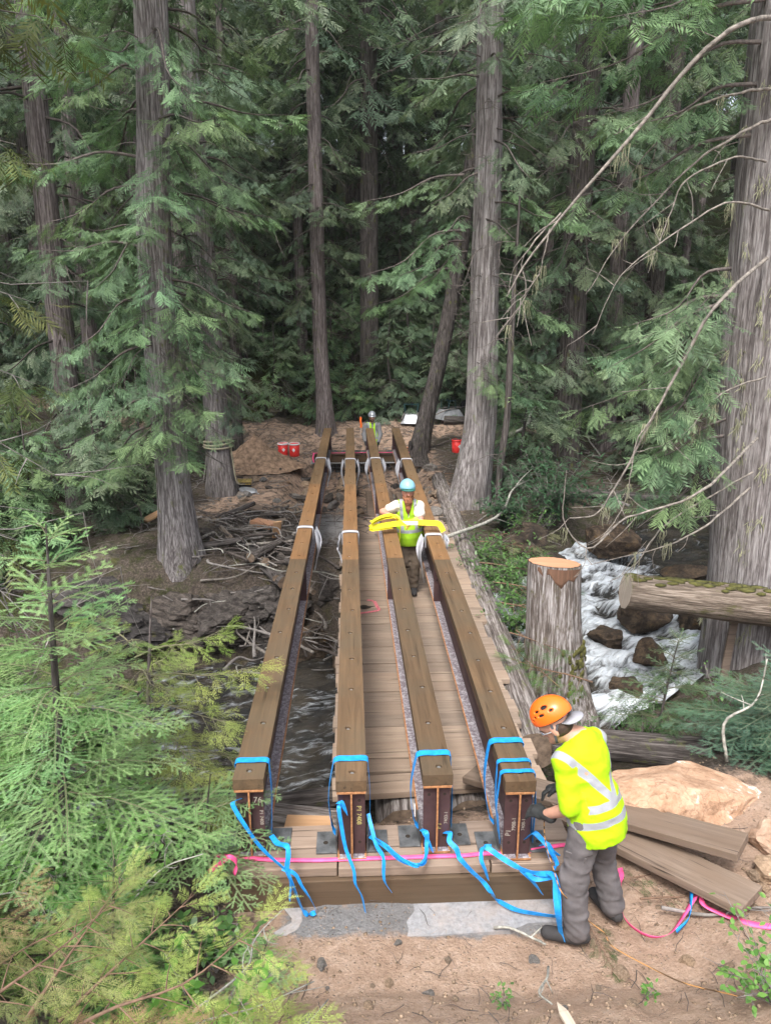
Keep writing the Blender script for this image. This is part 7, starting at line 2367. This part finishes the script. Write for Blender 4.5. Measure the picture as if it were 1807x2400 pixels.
leaf_shrub('leafy_plant', 'green leafy plant at the bottom right corner', (2.16, 2.94, g(2.16, 2.94)), 13, .4, 18, .045, .34, ((.06, .15, .03), (.16, .30, .07)), 20, .42, 'plant')
leaf_shrub('leafy_plant', 'tiny leafy sprout on the dirt right of the stake', (1.6, 3.15, g(1.6, 3.15)), 4, .1, 7, .03, .34, ((.06, .15, .03), (.14, .26, .06)), 21, .08, 'plant')
leaf_shrub('leafy_plant', 'tiny leafy sprout on the dirt left of the stake', (.78, 3.1, g(.78, 3.1)), 5, .12, 8, .03, .3, ((.05, .12, .03), (.12, .22, .06)), 22, .1, 'plant')
leaf_shrub('leafy_plant', 'broad leafed low plants below the yellowing cedar', (-.75, 2.75, g(-.75, 2.75)), 16, .35, 22, .07, .36, ((.06, .16, .025), (.16, .32, .06)), 23, .4, 'plant')
leaf_shrub('leafy_plant', 'broad leafed low plants at the left of the concrete pad', (-.85, 3.5, g(-.85, 3.5)), 12, .3, 18, .06, .34, GL, 24, .3, 'plant')
leaf_shrub('leafy_shrub', 'leafy undergrowth between the young firs', (-1.6, 3.65, .2), 20, .7, 50, .05, .34, ((.05, .12, .03), (.13, .24, .06)), 25, .6)
leaf_shrub('leafy_shrub', 'leafy undergrowth at the left edge of the near bank', (-2.6, 3.8, .3), 20, .8, 50, .05, .34, ((.05, .12, .03), (.13, .24, .06)), 26, .7)
leaf_shrub('leafy_shrub', 'leafy undergrowth on the near bank behind the young firs', (-2.3, 5.6, .0), 24, .8, 50, .06, .34, ((.05, .12, .03), (.12, .22, .06)), 27, .9)
leaf_shrub('leafy_shrub', 'leafy growth hanging over the water left of the girders', (-3.4, 6.2, -.3), 24, 1.0, 50, .06, .34, GL, 28, 1.0)
for k, (p0, p1) in enumerate((((-.62, 2.2, .9), (-.15, 2.75, .62)), ((-.9, 2.0, 1.2), (-.2, 2.55, .95)), ((-.75, 2.6, .75), (-.42, 3.45, .5)), ((-1.5, 3.4, .5), (-.9, 3.6, .75)), ((-2.2, 3.3, .7), (-1.4, 3.5, .55)))):
    stick('bare grey twig among the undergrowth in the left foreground', p0, p1, .006, .003, 'twig_pale', .06, 'bare twigs in the left foreground', forks=3)

# hemlock just outside the left edge whose mossy limbs hang into the picture
B = (-4.3, 5.4, -.1)
pth = [(0, 0, 0), (.05, 0, 4), (.1, 0, 9), (.1, 0, 18)]
bl = []
rq = np.random.default_rng(12)
for z, a, p_, L in ((4.9, .1, -.15, 2.0), (5.6, -.1, -.1, 2.1), (6.4, .15, -.05, 2.3), (7.0, -.1, -.05, 2.4), (7.6, .25, -.1, 2.6), (4.3, .2, -.3, 2.0), (3.6, .3, -.25, 1.7), (3.2, -.1, -.3, 1.9), (8.2, .4, -.1, 2.6), (2.4, .4, -.2, 1.6)):
    bl.append(((.1, 0, z), a, p_, L))
bl2 = ring_boughs(pth, 18, 2.5, 17.5, 46, 1.9, .5, rq, .15, (-.5, .1), (1.2, 5.2))
conifer('hemlock_tree', 'mossy hemlock at the left edge with drooping olive limbs', B, pth, [.24, .22, .2, .17, .13, .08, .02], 88, 'bark_dark', [(bl, 'near', OLIVE), (bl2, 'mid', GREEN)], bare=[((.1, 0, z), a, p_, L) for z, a, p_, L in ((3.0, .0, -.2, 2.2), (2.6, .3, -.25, 2.1), (3.9, .1, -.3, 2.2), (2.2, .2, -.1, 2.3), (1.8, .5, .0, 2.0), (5.0, .2, -.3, 2.4), (2.9, -.2, -.3, 2.3))], seg=28, limb_mat='twig', hi_z=9.0)
for o in bpy.data.objects:
    if o.type == 'MESH' and o.name.split('.')[0] in ('branchwork', 'crown', 'bare_limb', 'hanging_lichen', 'foliage', 'stem'):
        o['kind'] = 'stuff'
# ------------------------------------------------------------------ damp forest air
n = NT('haze_air')
pv = n.n('VolumePrincipled')
pv.inputs['Color'].default_value = (.86, .9, .93, 1)
pv.inputs['Density'].default_value = .0004
pv.inputs['Anisotropy'].default_value = .1
n.t.links.new(pv.outputs[0], n.out.inputs['Volume'])
hz = MB().box((0, 64, 30), (126, 160, 68)).build('haze', n.m)
hz['kind'] = 'stuff'
hz['label'] = 'thin pale haze between the trees'
hz['category'] = 'haze'
